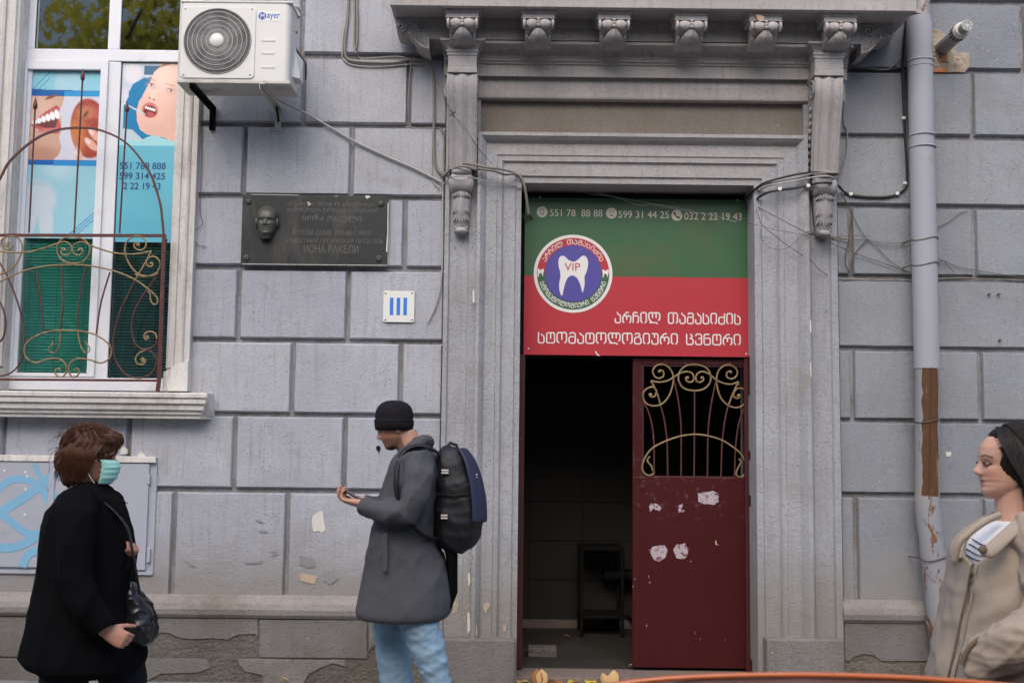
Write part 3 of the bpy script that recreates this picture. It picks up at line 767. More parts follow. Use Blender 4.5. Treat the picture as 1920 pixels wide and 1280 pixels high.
# room behind
MB().box(xl-.6, xi+.6, 1.6, 1.65, ZW0-1, 5.7).build('room_wall', M['room'], B)
MB().box(xl-.6, xi+.6, .502, 1.6, ZW0-1, ZW0-.95).build('room_floor', M['room'], B)
for xx in (xl-.62, xi+.6): MB().box(xx, xx+.02, .502, 1.6, ZW0-1, 5.7).build('room_wall', M['room'], B)
MB().box(xl-.6, xi+.6, .502, 1.6, 5.6, 5.7).build('room_ceiling', M['room'], B)
# blinds: slats hang behind each pane, past 300 thin ones would not be needed; each slat a piece
def blinds(x0, x1, z0, z1, mat, tilt, nm):
    r = W; n = int((z1-z0)/.0215)
    base = None
    for i in range(n):
        z = z0+.012+i*.0215
        if base is None:
            m = MB(); c, s = math.cos(tilt)*.0125, math.sin(tilt)*.0125
            yb = yg+.045; q = []
            for k in range(5):
                t = -1+k/2; q.append((yb+t*c, z+t*s+.0022*(1-t*t)))
            pr_ = q+[(y, zz-.0008) for y, zz in q[::-1]]
            m.extr_x(pr_, x0, x1, True); base = m.build('blind_slat', M[mat], W)
            z00 = base.location.z
        else:
            o = base.copy(); COL.objects.link(o); o.location.z = z00+i*.0215
    cm = MB()
    for t in (.14, .5, .86) if nm else (.2, .8):
        x = x0+(x1-x0)*t; cm.box(x-.0015, x+.0015, yg+.03, yg+.0315, z0, z1)
    cm.build('blind_cord', M['slat_dim'], W)
zp = PZ(100, 440, YF)
blinds(xg0-.01, xg1+.01, zg0-.01, zp+.02, 'slat', .95, 1)
blinds(xR0-.01, xR1+.01, zb1, zp, 'slat_dim', .45, 0)
# ================================================================== window posters (flat prints stuck to the glass)
def poster(name, x0, x1, z0, z1, y, nx, nz, paint, **k):
    xs = np.linspace(0, 1, nx); ys = np.linspace(0, 1, nz)      # (s right, t down)
    S, T = np.meshgrid(xs, ys)
    Cc = paint(S, T)
    pts = [(x0+(x1-x0)*s, y, z1-(z1-z0)*t) for s, t in zip(S.ravel(), T.ravel())]
    m = MB(); fs = []
    for j in range(nz-1):
        for i in range(nx-1):
            a = j*nx+i; fs.append((a, a+nx, a+nx+1, a+1))
    m.add(pts, fs, True)
    A = np.concatenate([Cc.reshape(-1, 3), np.ones((nx*nz, 1))], 1)
    return m.build(name, M['print'], None, attr=A, **k)
M['print'] = colattr('poster_print', .35)
def lin(r, g_, b): return np.array([((c/255+.055)/1.055)**2.4 if c > 10 else c/255/12.92 for c in (r, g_, b)])
def sm(e0, e1, x): t = np.clip((x-e0)/(e1-e0), 0, 1); return t*t*(3-2*t)
def over(C, a, col): return C*(1-a[..., None])+col*a[..., None]
def ell(S, T, cx, cy, rx, ry, rot=0, soft=.06):
    c, s = math.cos(rot), math.sin(rot); X = (S-cx)*c+(T-cy)*s; Y = -(S-cx)*s+(T-cy)*c
    return 1-sm(1-soft, 1+soft, np.sqrt((X/rx)**2+(Y/ry)**2))
def polym(S, T, pts):
    ins = np.zeros_like(S, bool); n = len(pts)
    for i in range(n):
        x1, y1 = pts[i]; x2, y2 = pts[(i+1) % n]
        if y1 == y2: continue
        c = ((y1 > T) != (y2 > T)) & (S < (x2-x1)*(T-y1)/(y2-y1)+x1); ins ^= c
    return ins.astype(float)
nzr = np.random.RandomState(3)
def paint_left(S, T):
    # pixel frame of the enlarged photo: x 150..630, y 440..1450 (3.3675 px per px)
    X = 140+S*490; Y = 440+T*1050; D = 1
    C = np.ones(S.shape+(3,))*lin(140, 200, 216)
    C = over(C, ell(X, Y, 400, 520, 90, 90, 0, .1)*.45*(Y < 560), lin(190, 215, 225))
    for k in range(3):
        d = np.abs((Y-470-28*k)+(X-250-12*k)*1.0); C = over(C, (d < 4)*(X < 300-20*k)*(X > 160+30*k)*1., lin(60, 150, 190))
    C = over(C, ((Y > 555+(X-150)*.02) & (Y < 600))*1., lin(20, 95, 165)); C = over(C, ((Y > 565) & (Y < 598) & (X > 380))*1., lin(40, 150, 205))
    body = ((Y > 597) & (Y < 1000)); C = over(C, body*1., lin(206, 208, 220))
    # face with open smile
    face = polym(X, Y, [(140, 597), (385, 597), (375, 640), (355, 690), (372, 760), (372, 830), (360, 860), (380, 920), (365, 965), (330, 1000), (140, 1000)])
    fc = lin(205, 165, 145); C = over(C, face*body, fc)
    C = over(C, face*body*np.clip(ell(X, Y, 180, 700, 130, 120, 0, .6), 0, 1)*.7, lin(226, 192, 172))
    C = over(C, face*body*ell(X, Y, 250, 980, 150, 60, 0, .6)*.6, lin(170, 120, 100))
    lips = polym(X, Y, [(160, 785), (200, 745), (255, 700), (330, 655), (352, 668), (352, 740), (372, 800), (355, 835), (300, 835), (230, 815)])
    C = over(C, lips, lin(190, 95, 95)); C = over(C, ell(X, Y, 285, 815, 70, 14, -.1, .3), lin(205, 120, 120))
    C = over(C, polym(X, Y, [(175, 778), (250, 735), (345, 690), (348, 745), (330, 800), (270, 800), (210, 785)]), lin(110, 60, 55))
    for k in range(6):
        cx = 188+k*30; cy = 766-k*10.5; C = over(C, ell(X, Y, cx, cy, 17, 15+3.2*k, -.35, .15), lin(245, 245, 245))
    C = over(C, ell(X, Y, 290, 605, 40, 10, -.35, .4), lin(140, 80, 65))
    # apple in a hand
    ap = ell(X, Y, 560, 800, 125, 190, -.15, .05)*body*1.
    C = over(C, ap, lin(160, 62, 48)); C = over(C, ap*ell(X, Y, 480, 850, 60, 120, 0, .6)*.75, lin(205, 130, 75)); C = over(C, ap*ell(X, Y, 530, 700, 60, 40, 0, .5), lin(185, 120, 80))
    C = over(C, ap*ell(X, Y, 590, 700, 60, 40, .3, .5)*.5, lin(200, 110, 100)); C = over(C, ell(X, Y, 535, 710, 12, 30, .6, .3), lin(110, 80, 40))
    sp_ = (nzr.rand(*S.shape) > .9)*ap; C = over(C, sp_*.5, lin(215, 150, 120))
    for cx, cy, r in ((580, 900, -.7), (500, 975, -1.2), (600, 840, -.8)):
        C = over(C, ell(X, Y, cx, cy, 60, 24, -r, .15)*body, lin(222, 170, 150)); C = over(C, ell(X, Y, cx-22, cy-18, 22, 12, -r, .2)*body, lin(235, 205, 205))
    C = over(C, ((Y > 1000) & (Y < 1035-(X-150)*.02))*1., lin(15, 95, 175)); C = over(C, ((Y > 1005) & (Y < 1040) & (X > 330))*1., lin(45, 140, 205))
    lo = (Y > 1038)*1.; C = over(C, lo, lin(150, 200, 214))
    C = over(C, lo*ell(X, Y, 375, 1060, 90, 60, 0, .9)*.5, lin(205, 225, 232))
    t_ = ell(X, Y, 245, 1250, 115, 120, 0, .25)*lo; t_ = np.maximum(t_, ell(X, Y, 180, 1380, 55, 110, .1, .2)*lo); t_ = np.maximum(t_, ell(X, Y, 300, 1390, 50, 120, -.1, .2)*lo)
    C = over(C, t_*.8, lin(205, 212, 222)); C = over(C, ell(X, Y, 240, 1150, 60, 16, 0, .5)*lo*.5, lin(160, 190, 205))
    for k in range(3):
        d = np.abs((Y-1380-22*k)+(X-560)*.85); C = over(C, (d < 4)*(X > 455+20*k)*(X < 620)*1., lin(45, 140, 190))
    return C
def paint_right(S, T):
    X = 715+S*395; Y = 395+T*1130
    C = np.ones(S.shape+(3,))*lin(196, 208, 218)
    C = over(C, ell(X, Y, 785, 460, 60, 65, 0, .3), lin(225, 222, 226)); C = over(C, ((X > 862) & (Y > 410) & (Y < 470))*1., lin(75, 110, 140))
    C = over(C, polym(X, Y, [(735, 640), (790, 530), (860, 490), (960, 480), (1120, 480), (1120, 880), (735, 880)]), lin(20, 125, 175))
    C = over(C, polym(X, Y, [(715, 700), (765, 610), (760, 560), (715, 560)]), lin(215, 215, 225)); C = over(C, polym(X, Y, [(715, 810), (800, 820), (870, 880), (715, 890)]), lin(190, 205, 215))
    head = polym(X, Y, [(1120, 380), (985, 400), (930, 450), (905, 510), (878, 560), (855, 610), (835, 640), (822, 700), (826, 760), (850, 820), (900, 850), (960, 860), (1010, 868), (1085, 895), (1120, 880)])
    C = over(C, head, lin(236, 196, 180)); C = over(C, head*ell(X, Y, 1000, 480, 120, 80, -.4, .7)*.6, lin(247, 222, 208))
    C = over(C, head*ell(X, Y, 900, 700, 70, 60, 0, .8)*.4, lin(238, 170, 160)); C = over(C, head*ell(X, Y, 1050, 800, 90, 120, .4, .7)*.45, lin(214, 165, 148))
    C = over(C, polym(X, Y, [(1120, 385), (985, 400), (930, 450), (960, 425), (1040, 398), (1120, 395)]), lin(190, 130, 95))
    for cx, cy in ((912, 538), (1045, 572)):
        C = over(C, ell(X, Y, cx, cy, 34, 18, .35, .6)*.5, lin(205, 150, 132)); C = over(C, ell(X, Y, cx, cy, 20, 9, .35, .3), lin(222, 214, 215)); C = over(C, ell(X, Y, cx+3, cy-2, 8, 8, 0, .3), lin(70, 80, 95)); C = over(C, ell(X, Y, cx, cy-13, 28, 3.5, .1, .6)*.7, lin(140, 95, 80))
        C = over(C, ell(X, Y, cx-4, cy-40, 40, 6, .25, .6)*.5, lin(190, 140, 115))
    C = over(C, head*ell(X, Y, 925, 590, 22, 42, -.4, .9)*.35, lin(250, 228, 215)); C = over(C, head*ell(X, Y, 905, 830, 90, 60, .3, .8)*.35, lin(205, 150, 135)); C = over(C, head*ell(X, Y, 1105, 640, 60, 220, 0, .8)*.35, lin(215, 165, 148))
    for cx, cy in ((905, 617), (935, 627)): C = over(C, ell(X, Y, cx, cy, 8, 5, .4, .5), lin(150, 85, 75))
    C = over(C, ell(X, Y, 912, 695, 55, 48, .35, .12), lin(205, 120, 115)); C = over(C, ell(X, Y, 912, 702, 44, 36, .35, .12), lin(120, 35, 40)); C = over(C, ell(X, Y, 918, 722, 30, 14, .3, .3), lin(195, 90, 95))
    for k in range(5): C = over(C, ell(X, Y, 885+k*14, 678+k*4, 7, 9, .3, .2), lin(245, 242, 238))
    d = np.abs((Y-655)-(X-740)*.48); C = over(C, (d < 5)*(X < 880)*1., lin(205, 212, 222))
    C = over(C, polym(X, Y, [(850, 890), (890, 870), (940, 852), (1000, 870), (1090, 895), (1120, 900), (1120, 930), (715, 925), (715, 885)]), lin(160, 215, 222))
    lo = (Y > 918)*1.; C = over(C, lo, lin(105, 182, 202)); C = over(C, lo*sm(1250, 1500, Y)*.5, lin(85, 165, 190))
    return C
xpa, xpb = xg0+.004, xg1-.004
poster('window_poster', xpa, xpb, PZ(110, 447, yg), zg1-.003, yg-.002, 120, 262, paint_left, label='blue window poster with a smiling mouth, a red apple and a tooth', cat='poster', group='dental posters in the window')
pr_o = poster('window_poster', xR0+.004, xR1-.004, PZ(250, 454, yg), ztr0-.005, yg-.002, 110, 310, paint_right, label='blue window poster with a child opening the mouth and phone numbers', cat='poster', group='dental posters in the window')
def text(body, x, z, y, h, mat, name='lettering', parent=None, width=None, align='LEFT', bold=0, ext=.0004, thick=None):
    c = bpy.data.curves.new(name, 'FONT'); c.body = body; c.size = 1; c.extrude = 0; c.offset = bold
    c.align_x = 'LEFT'; o = bpy.data.objects.new('tmp_text', c); COL.objects.link(o)
    dg = bpy.context.evaluated_depsgraph_get(); dg.update(); me = bpy.data.meshes.new_from_object(o.evaluated_get(dg))
    bpy.data.objects.remove(o); V = np.array([v.co[:] for v in me.vertices]); F = [tuple(p.vertices) for p in me.polygons]
    bpy.data.meshes.remove(me)
    if len(V) == 0: return None
    mn, mx = V.min(0), V.max(0); hh = mx[1]-mn[1]; s = h/hh; sx = (width/(mx[0]-mn[0])) if width else s
    X = (V[:, 0]-mn[0])*sx; 
    if align == 'RIGHT': X -= X.max()
    if align == 'CENTER': X -= X.max()/2
    pts = [(x+a, y, z+(b-mn[1])*s) for a, b in zip(X, V[:, 1])]
    m = MB()
    if ext:
        from collections import Counter
        ec = Counter()
        for f in F:
            for i in range(len(f)): ec[(f[i], f[(i+1) % len(f)])] += 1
        n = len(pts); fs = list(F)
        for (a, b) in ec:
            if (b, a) not in ec: fs.append((b, a, a+n, b+n))
        m.add(pts+[(p[0], p[1]+ext, p[2]) for p in pts], fs)
    else: m.add(pts, F)
    return m.build(name, M[mat] if isinstance(mat, str) else mat, parent)
M['navy'] = plain('navy_print', (.012, .06, .22), .4, var=.02)
for s_, u, v, uw in (('551 788 888', 224, 317, 87), ('599 314 425', 223.5, 336, 86), ('2 22 19 43', 231, 355, 70)):
    p = P(u, v, yg-.003); text(s_, p.x, p.z, yg-.0035, PZ(u, v-12.5, yg)-p.z, 'navy', 'phone_number', pr_o, width=PX(u+uw, v, yg)-p.x, bold=.012)
# ================================================================== window grille (traced: zoomed image coordinates)
YG = -.12
G = empty('window_grille', tuple(P(150, 715, YG)), 'maroon wrought iron window grille with bronze scrolls and three spear bars', 'window grille')
g2 = lambda x, y: P(x/2.91, 360+y/2.91, YG)
g1 = lambda x, y: P(x/3.3675, y/3.3675, YG)
def rail(name, pts, w_, d_, mat, mode='bar', sm_=True, n=7, tf=g2, par=G, dy=0):
    q = [tf(*p)+Vector((0, dy, 0)) for p in (crv(pts, n) if sm_ else pts)]
    m = MB(); (m.bar(q, w_, d_) if mode == 'bar' else m.tube(q, w_/2, 7)); return m.build(name, M[mat], par)
rail('rail', [(-420, 236), (0, 236), (450, 237), (905, 238)], .020, .018, 'iron', sm_=False)
rail('rail', [(-420, 1022), (0, 1022), (450, 1025), (868, 1028)], .016, .016, 'iron', sm_=False)
rail('post', [(896, 235), (884, 600), (868, 1024), (860, 1086)], .024, .022, 'iron', sm_=False)
for q in ((905, 262), (892, 495)):
    m = MB(); m.ell(g2(*q), (.012, .016, .013), 8, 6); m.build('hinge_knuckle', M['iron'], G)
arch = [P(u, v, YG) for u, v in crv([(-60, 437), (-40, 400), (0, 335), (18, 303), (62, 264), (104, 245), (148, 240), (190, 245), (235, 267), (267, 303), (285, 333), (300, 380), (304, 410), (307, 439)], 5)]
m = MB(); m.bar(arch, .013, .016); m.build('arch', M['iron'], G)
for a, tip, bot in (((66, 200), (67, 182), (54.3, 437)), ((155, 146), (155.6, 128), (139, 437)), ((238, 206), (238.5, 190), (224, 437))):
    m = MB(); A_, T_, B_ = P(*a, YG-.008), P(*tip, YG-.008), P(*bot, YG-.008)
    m.tube([A_, B_], .0065, 8)
    d = (T_-A_); m.tube([A_-d*.35, A_-d*.2, A_-d*.05, A_+d*.2, A_+d*.6, A_+d*1.0], [.0065, .012, .015, .0145, .008, .001], 10)
    m.build('spear_bar', M['iron'], G)
for nm, pts, mt, w_ in (
 ('bar', [(-10, 590), (10, 620), (28, 680), (30, 740), (18, 790), (-8, 825)], 'iron', .013),
 ('bar', [(-6, 378), (30, 440), (66, 520), (102, 620), (125, 720), (134, 820), (122, 900), (90, 960), (40, 995), (-20, 1005)], 'iron', .012),
 ('bar', [(196, 430), (214, 520), (226, 620), (234, 700), (236, 768)], 'iron', .012),
 ('bar', [(334, 405), (344, 520), (345, 620), (336, 700), (330, 752)], 'iron', .012),
 ('bar', [(472, 405), (447, 510), (430, 620), (424, 700), (427, 752)], 'iron', .012),
 ('bar', [(600, 438), (577, 510), (552, 600), (538, 680), (526, 775)], 'iron', .012),
 ('bar', [(738, 482), (700, 560), (660, 640), (632, 730), (618, 820), (626, 900), (655, 960), (700, 1002), (760, 1014), (810, 1000), (842, 968), (855, 925), (845, 890), (820, 868), (795, 862)], 'iron', .012),
 ('bar', [(868, 435), (822, 505), (775, 575), (738, 640), (720, 710), (722, 780), (745, 835), (780, 857), (820, 852), (848, 832), (857, 800)], 'iron', .012),
 ('scroll', [(857, 800), (850, 775), (828, 762), (802, 766), (788, 784), (794, 802), (810, 800), (812, 786)], 'gold', .013),
 ('scroll', [(795, 862), (762, 878), (742, 905), (746, 930), (766, 942), (788, 936), (794, 918), (780, 908), (768, 916)], 'gold', .013),
 ('scroll', [(-20, 455), (30, 440), (80, 405), (112, 350), (123, 300), (110, 262), (80, 242), (40, 245), (12, 262), (12, 292), (32, 312), (58, 310), (70, 292), (60, 276), (42, 280), (40, 296)], 'gold', .012),
 ('scroll', [(-20, 322), (60, 330), (140, 330), (220, 314), (290, 290), (312, 282)], 'gold', .012),
 ('scroll', crv([(400, 245), (345, 256), (315, 290), (316, 335), (345, 375), (400, 390), (455, 378), (487, 340), (490, 295), (455, 258)], 4, True)+[(400, 245)], 'gold', .012),
 ('scroll', [(318, 285), (335, 275), (365, 274), (388, 292), (392, 320), (375, 342), (350, 345), (334, 328), (340, 310), (356, 312), (358, 324)], 'gold', .011),
 ('scroll', [(486, 290), (465, 276), (432, 275), (404, 292), (398, 320), (415, 342), (438, 345), (452, 328), (446, 310), (432, 312), (430, 324)], 'gold', .011),
 ('scroll', [(490, 290), (540, 308), (620, 332), (700, 340), (770, 336), (828, 322)], 'gold', .012),
 ('scroll', [(828, 322), (795, 385), (760, 445), (738, 482)], 'gold', .013),
 ('scroll', [(868, 440), (830, 458), (780, 456), (735, 430), (700, 380), (682, 320), (695, 270), (730, 243), (770, 245), (796, 270), (795, 302), (772, 318), (745, 312), (732, 292), (742, 276), (760, 282), (758, 298)], 'gold', .012),
 ('scroll', [(735, 448), (790, 462), (845, 448), (872, 415), (872, 380), (850, 356), (820, 356), (800, 380), (808, 404), (830, 406), (836, 392), (824, 384)], 'gold', .012),
 ('scroll', [(-20, 500), (40, 470), (120, 435), (220, 410), (330, 399), (440, 399), (550, 413), (650, 440), (740, 480), (800, 522), (845, 560), (862, 590), (855, 612), (835, 610), (822, 585), (820, 555), (808, 540)], 'gold', .012),
 ('scroll', crv([(375, 755), (290, 757), (210, 780), (150, 820), (134, 865), (150, 910), (200, 930), (260, 912), (310, 908), (345, 922), (362, 950), (362, 985), (340, 1008), (312, 1000), (302, 975), (320, 962), (333, 975)], 6), 'gold', .012),
 ('scroll', crv([(375, 755), (450, 760), (520, 778), (585, 820), (610, 865), (595, 910), (550, 932), (490, 915), (430, 908), (395, 922), (378, 950), (378, 985), (398, 1008), (425, 1000), (434, 975), (418, 962), (404, 975)], 6), 'gold', .012),
 ('scroll', [(330, 752), (330, 800), (320, 850), (296, 876), (272, 868), (272, 845), (290, 832), (288, 812)], 'gold', .010),
 ('scroll', [(427, 752), (432, 800), (446, 850), (468, 876), (488, 868), (488, 845), (472, 826), (470, 808)], 'gold', .010)):
    rail(nm, pts, w_, .012, mt, mode='tube', dy=-.004 if nm == 'scroll' else 0)
for q in ((42, 292), (356, 318), (432, 318), (750, 290), (826, 390), (804, 790), (780, 924)):
    m = MB(); m.ell(g2(*q)+Vector((0, -.004, 0)), (.011, .010, .011), 8, 6); m.build('scroll_boss', M['gold'], G)
# ================================================================== air conditioner
AY = -.52
A = empty('air_conditioner', tuple(P(440, 155, AY)), 'white outdoor air conditioner unit with round fan grille on wall brackets', 'air conditioner')
ax0, ax1 = PX(338, 80, AY), PX(536, 80, AY); az0, az1 = PZ(440, 151, AY), PZ(440, 5, AY)
cas = MB(); yb = AY+.26; R_ = .030
q = [(ax0, AY+.012), (ax0+.012, AY), (ax1-.012, AY)]
for i in range(7): a = i/6*math.pi/2; q.append((ax1-.012+.045*math.sin(a)*.9, AY+.045-.045*math.cos(a)))
q += [(ax1+.030, yb), (ax0, yb)]
cas.extr_z(q, az0, az1-.004); cas.build('casing', M['ac'], A, .004)
MB().box(ax0-.006, ax1+.036, AY-.006, yb+.006, az1-.003, az1+.010).build('top_cover', M['ac'], A, .006)
bs = MB(); bs.box(ax0-.012, ax1+.038, AY-.006, yb+.01, az0-.022, az0-.001); bs.build('base_tray', M['ac_d'], A, .004)
cx, cz = PX(408, 78, AY), PZ(408, 78, AY); FR = .226
# fan opening: dark disc set on the casing, ring and spiral wires
pl = MB(); px0, px1, pz0, pz1 = PX(340, 78, AY), PX(479, 78, AY), PZ(408, 147.5, AY), PZ(408, 13.5, AY)
def rrect(x0, x1, z0, z1, r, n=5):
    o = []
    for cx_, cz_, a0 in ((x1-r, z1-r, 0), (x0+r, z1-r, 90), (x0+r, z0+r, 180), (x1-r, z0+r, 270)):
        for k in range(n+1): a = math.radians(a0+90*k/n); o.append((cx_+r*math.cos(a), cz_+r*math.sin(a)))
    return o
pl.prism(rrect(px0, px1, pz0, pz1, .03), AY-.007, AY+.001); pl.build('grille_panel', M['ac'], A, .003)
dk = MB(); dk.lathe((cx, AY-.0075, cz), [(.001, 0), (FR, 0), (FR, -.0005), (.001, -.0005)], 48, '-Y'); dk.build('fan_recess', M['black'], A)
fb = MB()
for k in range(5):
    a0 = k*2*math.pi/5; ring = []
    pts = []
    for i in range(6):
        r = .05+(FR-.07)*i/5; pts.append((cx+r*math.cos(a0+i*.10), AY-.0085, cz+r*math.sin(a0+i*.10)))
    for i in range(5, -1, -1):
        r = .05+(FR-.07)*i/5; pts.append((cx+r*math.cos(a0+.75+i*.12), AY-.0085, cz+r*math.sin(a0+.75+i*.12)))
    fb.add(pts, [tuple(range(len(pts)))])
fb.build('fan_blade', plain('fan_blade_dark', (.035, .038, .045), .4), A)
rg = MB()
for r in (.072, .104, .135, .166, .197, .222):
    rg.tube([(cx+r*math.cos(a), AY-.020+.009*(r/FR)**3, cz+r*math.sin(a)) for a in [2*math.pi*k/56 for k in range(57)]], .0017, 5)
rg.build('grille_ring', M['ac'], A)
wr = MB(); NW = 96
for k in range(NW):
    a0 = 2*math.pi*k/NW; pts = []
    for i in range(8):
        r = .046+(FR-.05)*i/7; a = a0-.75*(i/7)**1.3
        pts.append((cx+r*math.cos(a), AY-.018+.009*(r/FR)**3, cz+r*math.sin(a)))
    wr.tube(pts, .00095, 4)
w0 = wr.build('grille_wires', M['ac'], A, kind=None)
MB().lathe((cx, AY-.016, cz), [(.001, .012), (.042, .012), (.047, .006), (.047, 0), (.001, 0)], 28, '-Y').build('hub_cap', M['ac'], A)
for u, v in ((347.5, 17.5), (472.5, 18), (344, 141), (468.5, 141)):
    p = P(u, v, AY-.008); MB().lathe(p, [(.001, .002), (.005, .002), (.005, 0), (.001, 0)], 10, '-Y').build('screw', M['screw'], A)
for v in (75.5, 99.5, 126):
    x0, x1, z = PX(490, v, AY), PX(516, v, AY), PZ(500, v, AY)
    m = MB(); m.prism(rrect(x0, x1, z-.009, z+.009, .008), AY-.0035, AY+.001); m.build('pressed_rib', M['ac'], A, .003)
# logo
lg = MB(); p = P(504, 31, AY-.001); MB().prism([(PX(484, 31, AY), PZ(484, 40.5, AY)), (PX(526, 31, AY), PZ(526, 40.5, AY)), (PX(526, 31, AY), PZ(526, 21, AY)), (PX(484, 31, AY), PZ(484, 21, AY))], AY-.0012, AY-.0002).build('label_plate', M['enamel'], A)
M['logo'] = plain('logo_blue', (.03, .08, .45), .4, var=.02)
lp = P(492, 30.5, AY); m = MB(); m.lathe((lp.x, AY-.0014, lp.z), [(.001, .0006), (.0265, .0006), (.0265, 0), (.001, 0)], 24, '-Y'); m.build('logo', M['logo'], A)
text('M', PX(488.5, 36, AY), PZ(490, 36, AY), AY-.0026, .036, 'enamel', 'lettering', A, width=.026, bold=.01)
text('ayer', PX(500.5, 38.5, AY), PZ(510, 38.5, AY), AY-.0016, .044, 'logo', 'lettering', A, width=PX(525, 31, AY)-PX(500.5, 31, AY), bold=.012)
# side: valve cover and handle
xs = ax1+.030
m = MB(); v1 = [(xs, AY+.10), (xs, yb-.01)]
zc0, zc1 = PZ(560, 160, yb), PZ(560, 104, yb)
m.add([(xs-.002, AY+.09, zc0), (xs+.045, AY+.13, zc0), (xs+.045, yb-.02, zc0), (xs-.002, yb-.01, zc0), (xs-.002, AY+.09, zc1), (xs+.006, AY+.14, zc1-.01), (xs+.045, yb-.02, zc1-.05), (xs-.002, yb-.01, zc1)],
      [(0, 3, 2, 1), (0, 1, 5, 4), (1, 2, 6, 5), (2, 3, 7, 6), (3, 0, 4, 7), (4, 5, 6, 7)]); m.build('valve_cover', M['ac'], A, .005)
m = MB(); zh = PZ(550, 28, yb); m.tube([(xs-.003, AY+.10, zh), (xs+.022, AY+.12, zh-.005), (xs+.030, yb-.05, zh-.02), (xs-.003, yb-.02, zh-.03)], .011, 8); m.build('handle', M['ac'], A)
m = MB(); m.box(xs-.002, xs+.012, AY+.15, AY+.19, PZ(550, 70, yb), PZ(550, 58, yb)); m.build('cable_gland', M['ac_d'], A, .002)
# brackets
for k, (u, wl) in enumerate(((361, 'rusty black angle bracket under the left end of the air conditioner'), (492, 'rusty grey angle bracket under the right end of the air conditioner'))):
    x = PX(u, 156, AY); zt_ = az0-.023
    br = empty('wall_bracket', (x, 0, zt_), wl, 'bracket', 'brackets under the air conditioner')
    m = MB(); m.box(x-.018, x+.018, AY-.012, -.002, zt_-.004, zt_); m.box(x-.018, x-.014, AY-.010, -.004, zt_-.036, zt_-.004); m.build('arm', M['metal_d'] if k == 0 else M['ac_d'], br)
    m = MB(); m.box(x-.018, x+.018, -.006, -.001, zt_-.17, zt_-.002); m.box(x-.018, x-.014, -.036, -.006, zt_-.17, zt_-.04); m.build('wall_plate', M['metal_d'] if k == 0 else M['ac_d'], br)
    m = MB(); m.tube([(x+.004, -.10, zt_-.02), (x+.004, -.01, zt_-.10)], .008, 6); m.build('brace', M['metal_d'], br)
    m = MB(); m.tube([(x, AY+.03, zt_), (x, AY+.03, zt_+.012)], .007, 6); m.build('bolt', M['screw'], br)
# ================================================================== memorial plaque
PY = -.028
Pq = empty('memorial_plaque', tuple(P(590, 500, PY)), 'dark stone memorial plaque with bronze face relief and engraved Georgian and Russian text', 'plaque')
qs = [pp(u, v, PY) for u, v in ((455, 364.5), (729, 368), (727, 432), (725.5, 470), (725, 498), (590, 496.5), (451, 495.5))]
MB().prism(qs, PY, .0).build('stone_slab', M['granite'], Pq, .002)
m = MB()
for a, b, wd_ in (((727.8, 380), (727, 440), .006), ((727, 440), (725, 472), .009), ((453, 495), (725, 497.5), .004), ((470, 364.6), (560, 366), .004)):
    p, q = P(*a, PY-.001), P(*b, PY-.001); m.bar([p, q], wd_, .003)
for uvs in ([(684, 368), (690, 366), (695, 369), (688, 373)], [(626, 369), (634, 366), (633, 368)], [(576, 378), (583, 381), (582, 384), (578, 386)]):
    m.prism([pp(u, v, PY) for u, v in uvs], PY-.001, PY+.001)
m.build('chipped_edge', M['pale_patch'], Pq)
for u, v in ((466, 378), (714, 382.5), (462.5, 483.5), (711, 485)):
    p = P(u, v, PY); MB().lathe(p, [(.001, .010), (.005, .010), (.006, .016), (.010, .016), (.018, .010), (.023, .003), (.023, 0), (.001, 0)], 16, '-Y').build('bolt', M['bronze'], Pq)
def line(body, uc, v, uw, hpx, big=0, nm='lettering'):
    p = P(uc, v, PY); s = PX(uc+uw/2, v, PY)-PX(uc-uw/2, v, PY)
    o = text(body, p.x, p.z, PY-.0012, PZ(uc, v-hpx, PY)-p.z, 'engrave', nm, Pq, width=s, align='CENTER', bold=big); o['kind'] = 'stuff'
GE_ = [('ამ სახლში 1957-88 წწ. ცხოვრობდა', 619.5, 388.5, 163, 10.5, .006), ('გამოჩენილი ქართველი მწერალი', 623, 399.5, 169, 10.5, .006), ('იონა ვაკელი', 622, 417.5, 112, 15.5, .014),
      ('В ЭТОМ ДОМЕ 1957-88 г. ЖИЛ', 622, 442.5, 147, 11, .006), ('ИЗВЕСТНЫЙ ГРУЗИНСКИЙ ПИСАТЕЛЬ', 628, 456, 181, 10.5, .006), ('ИОНА ВАКЕЛИ', 620.5, 474.5, 103, 15.5, .014)]
for a in GE_: line(*a)
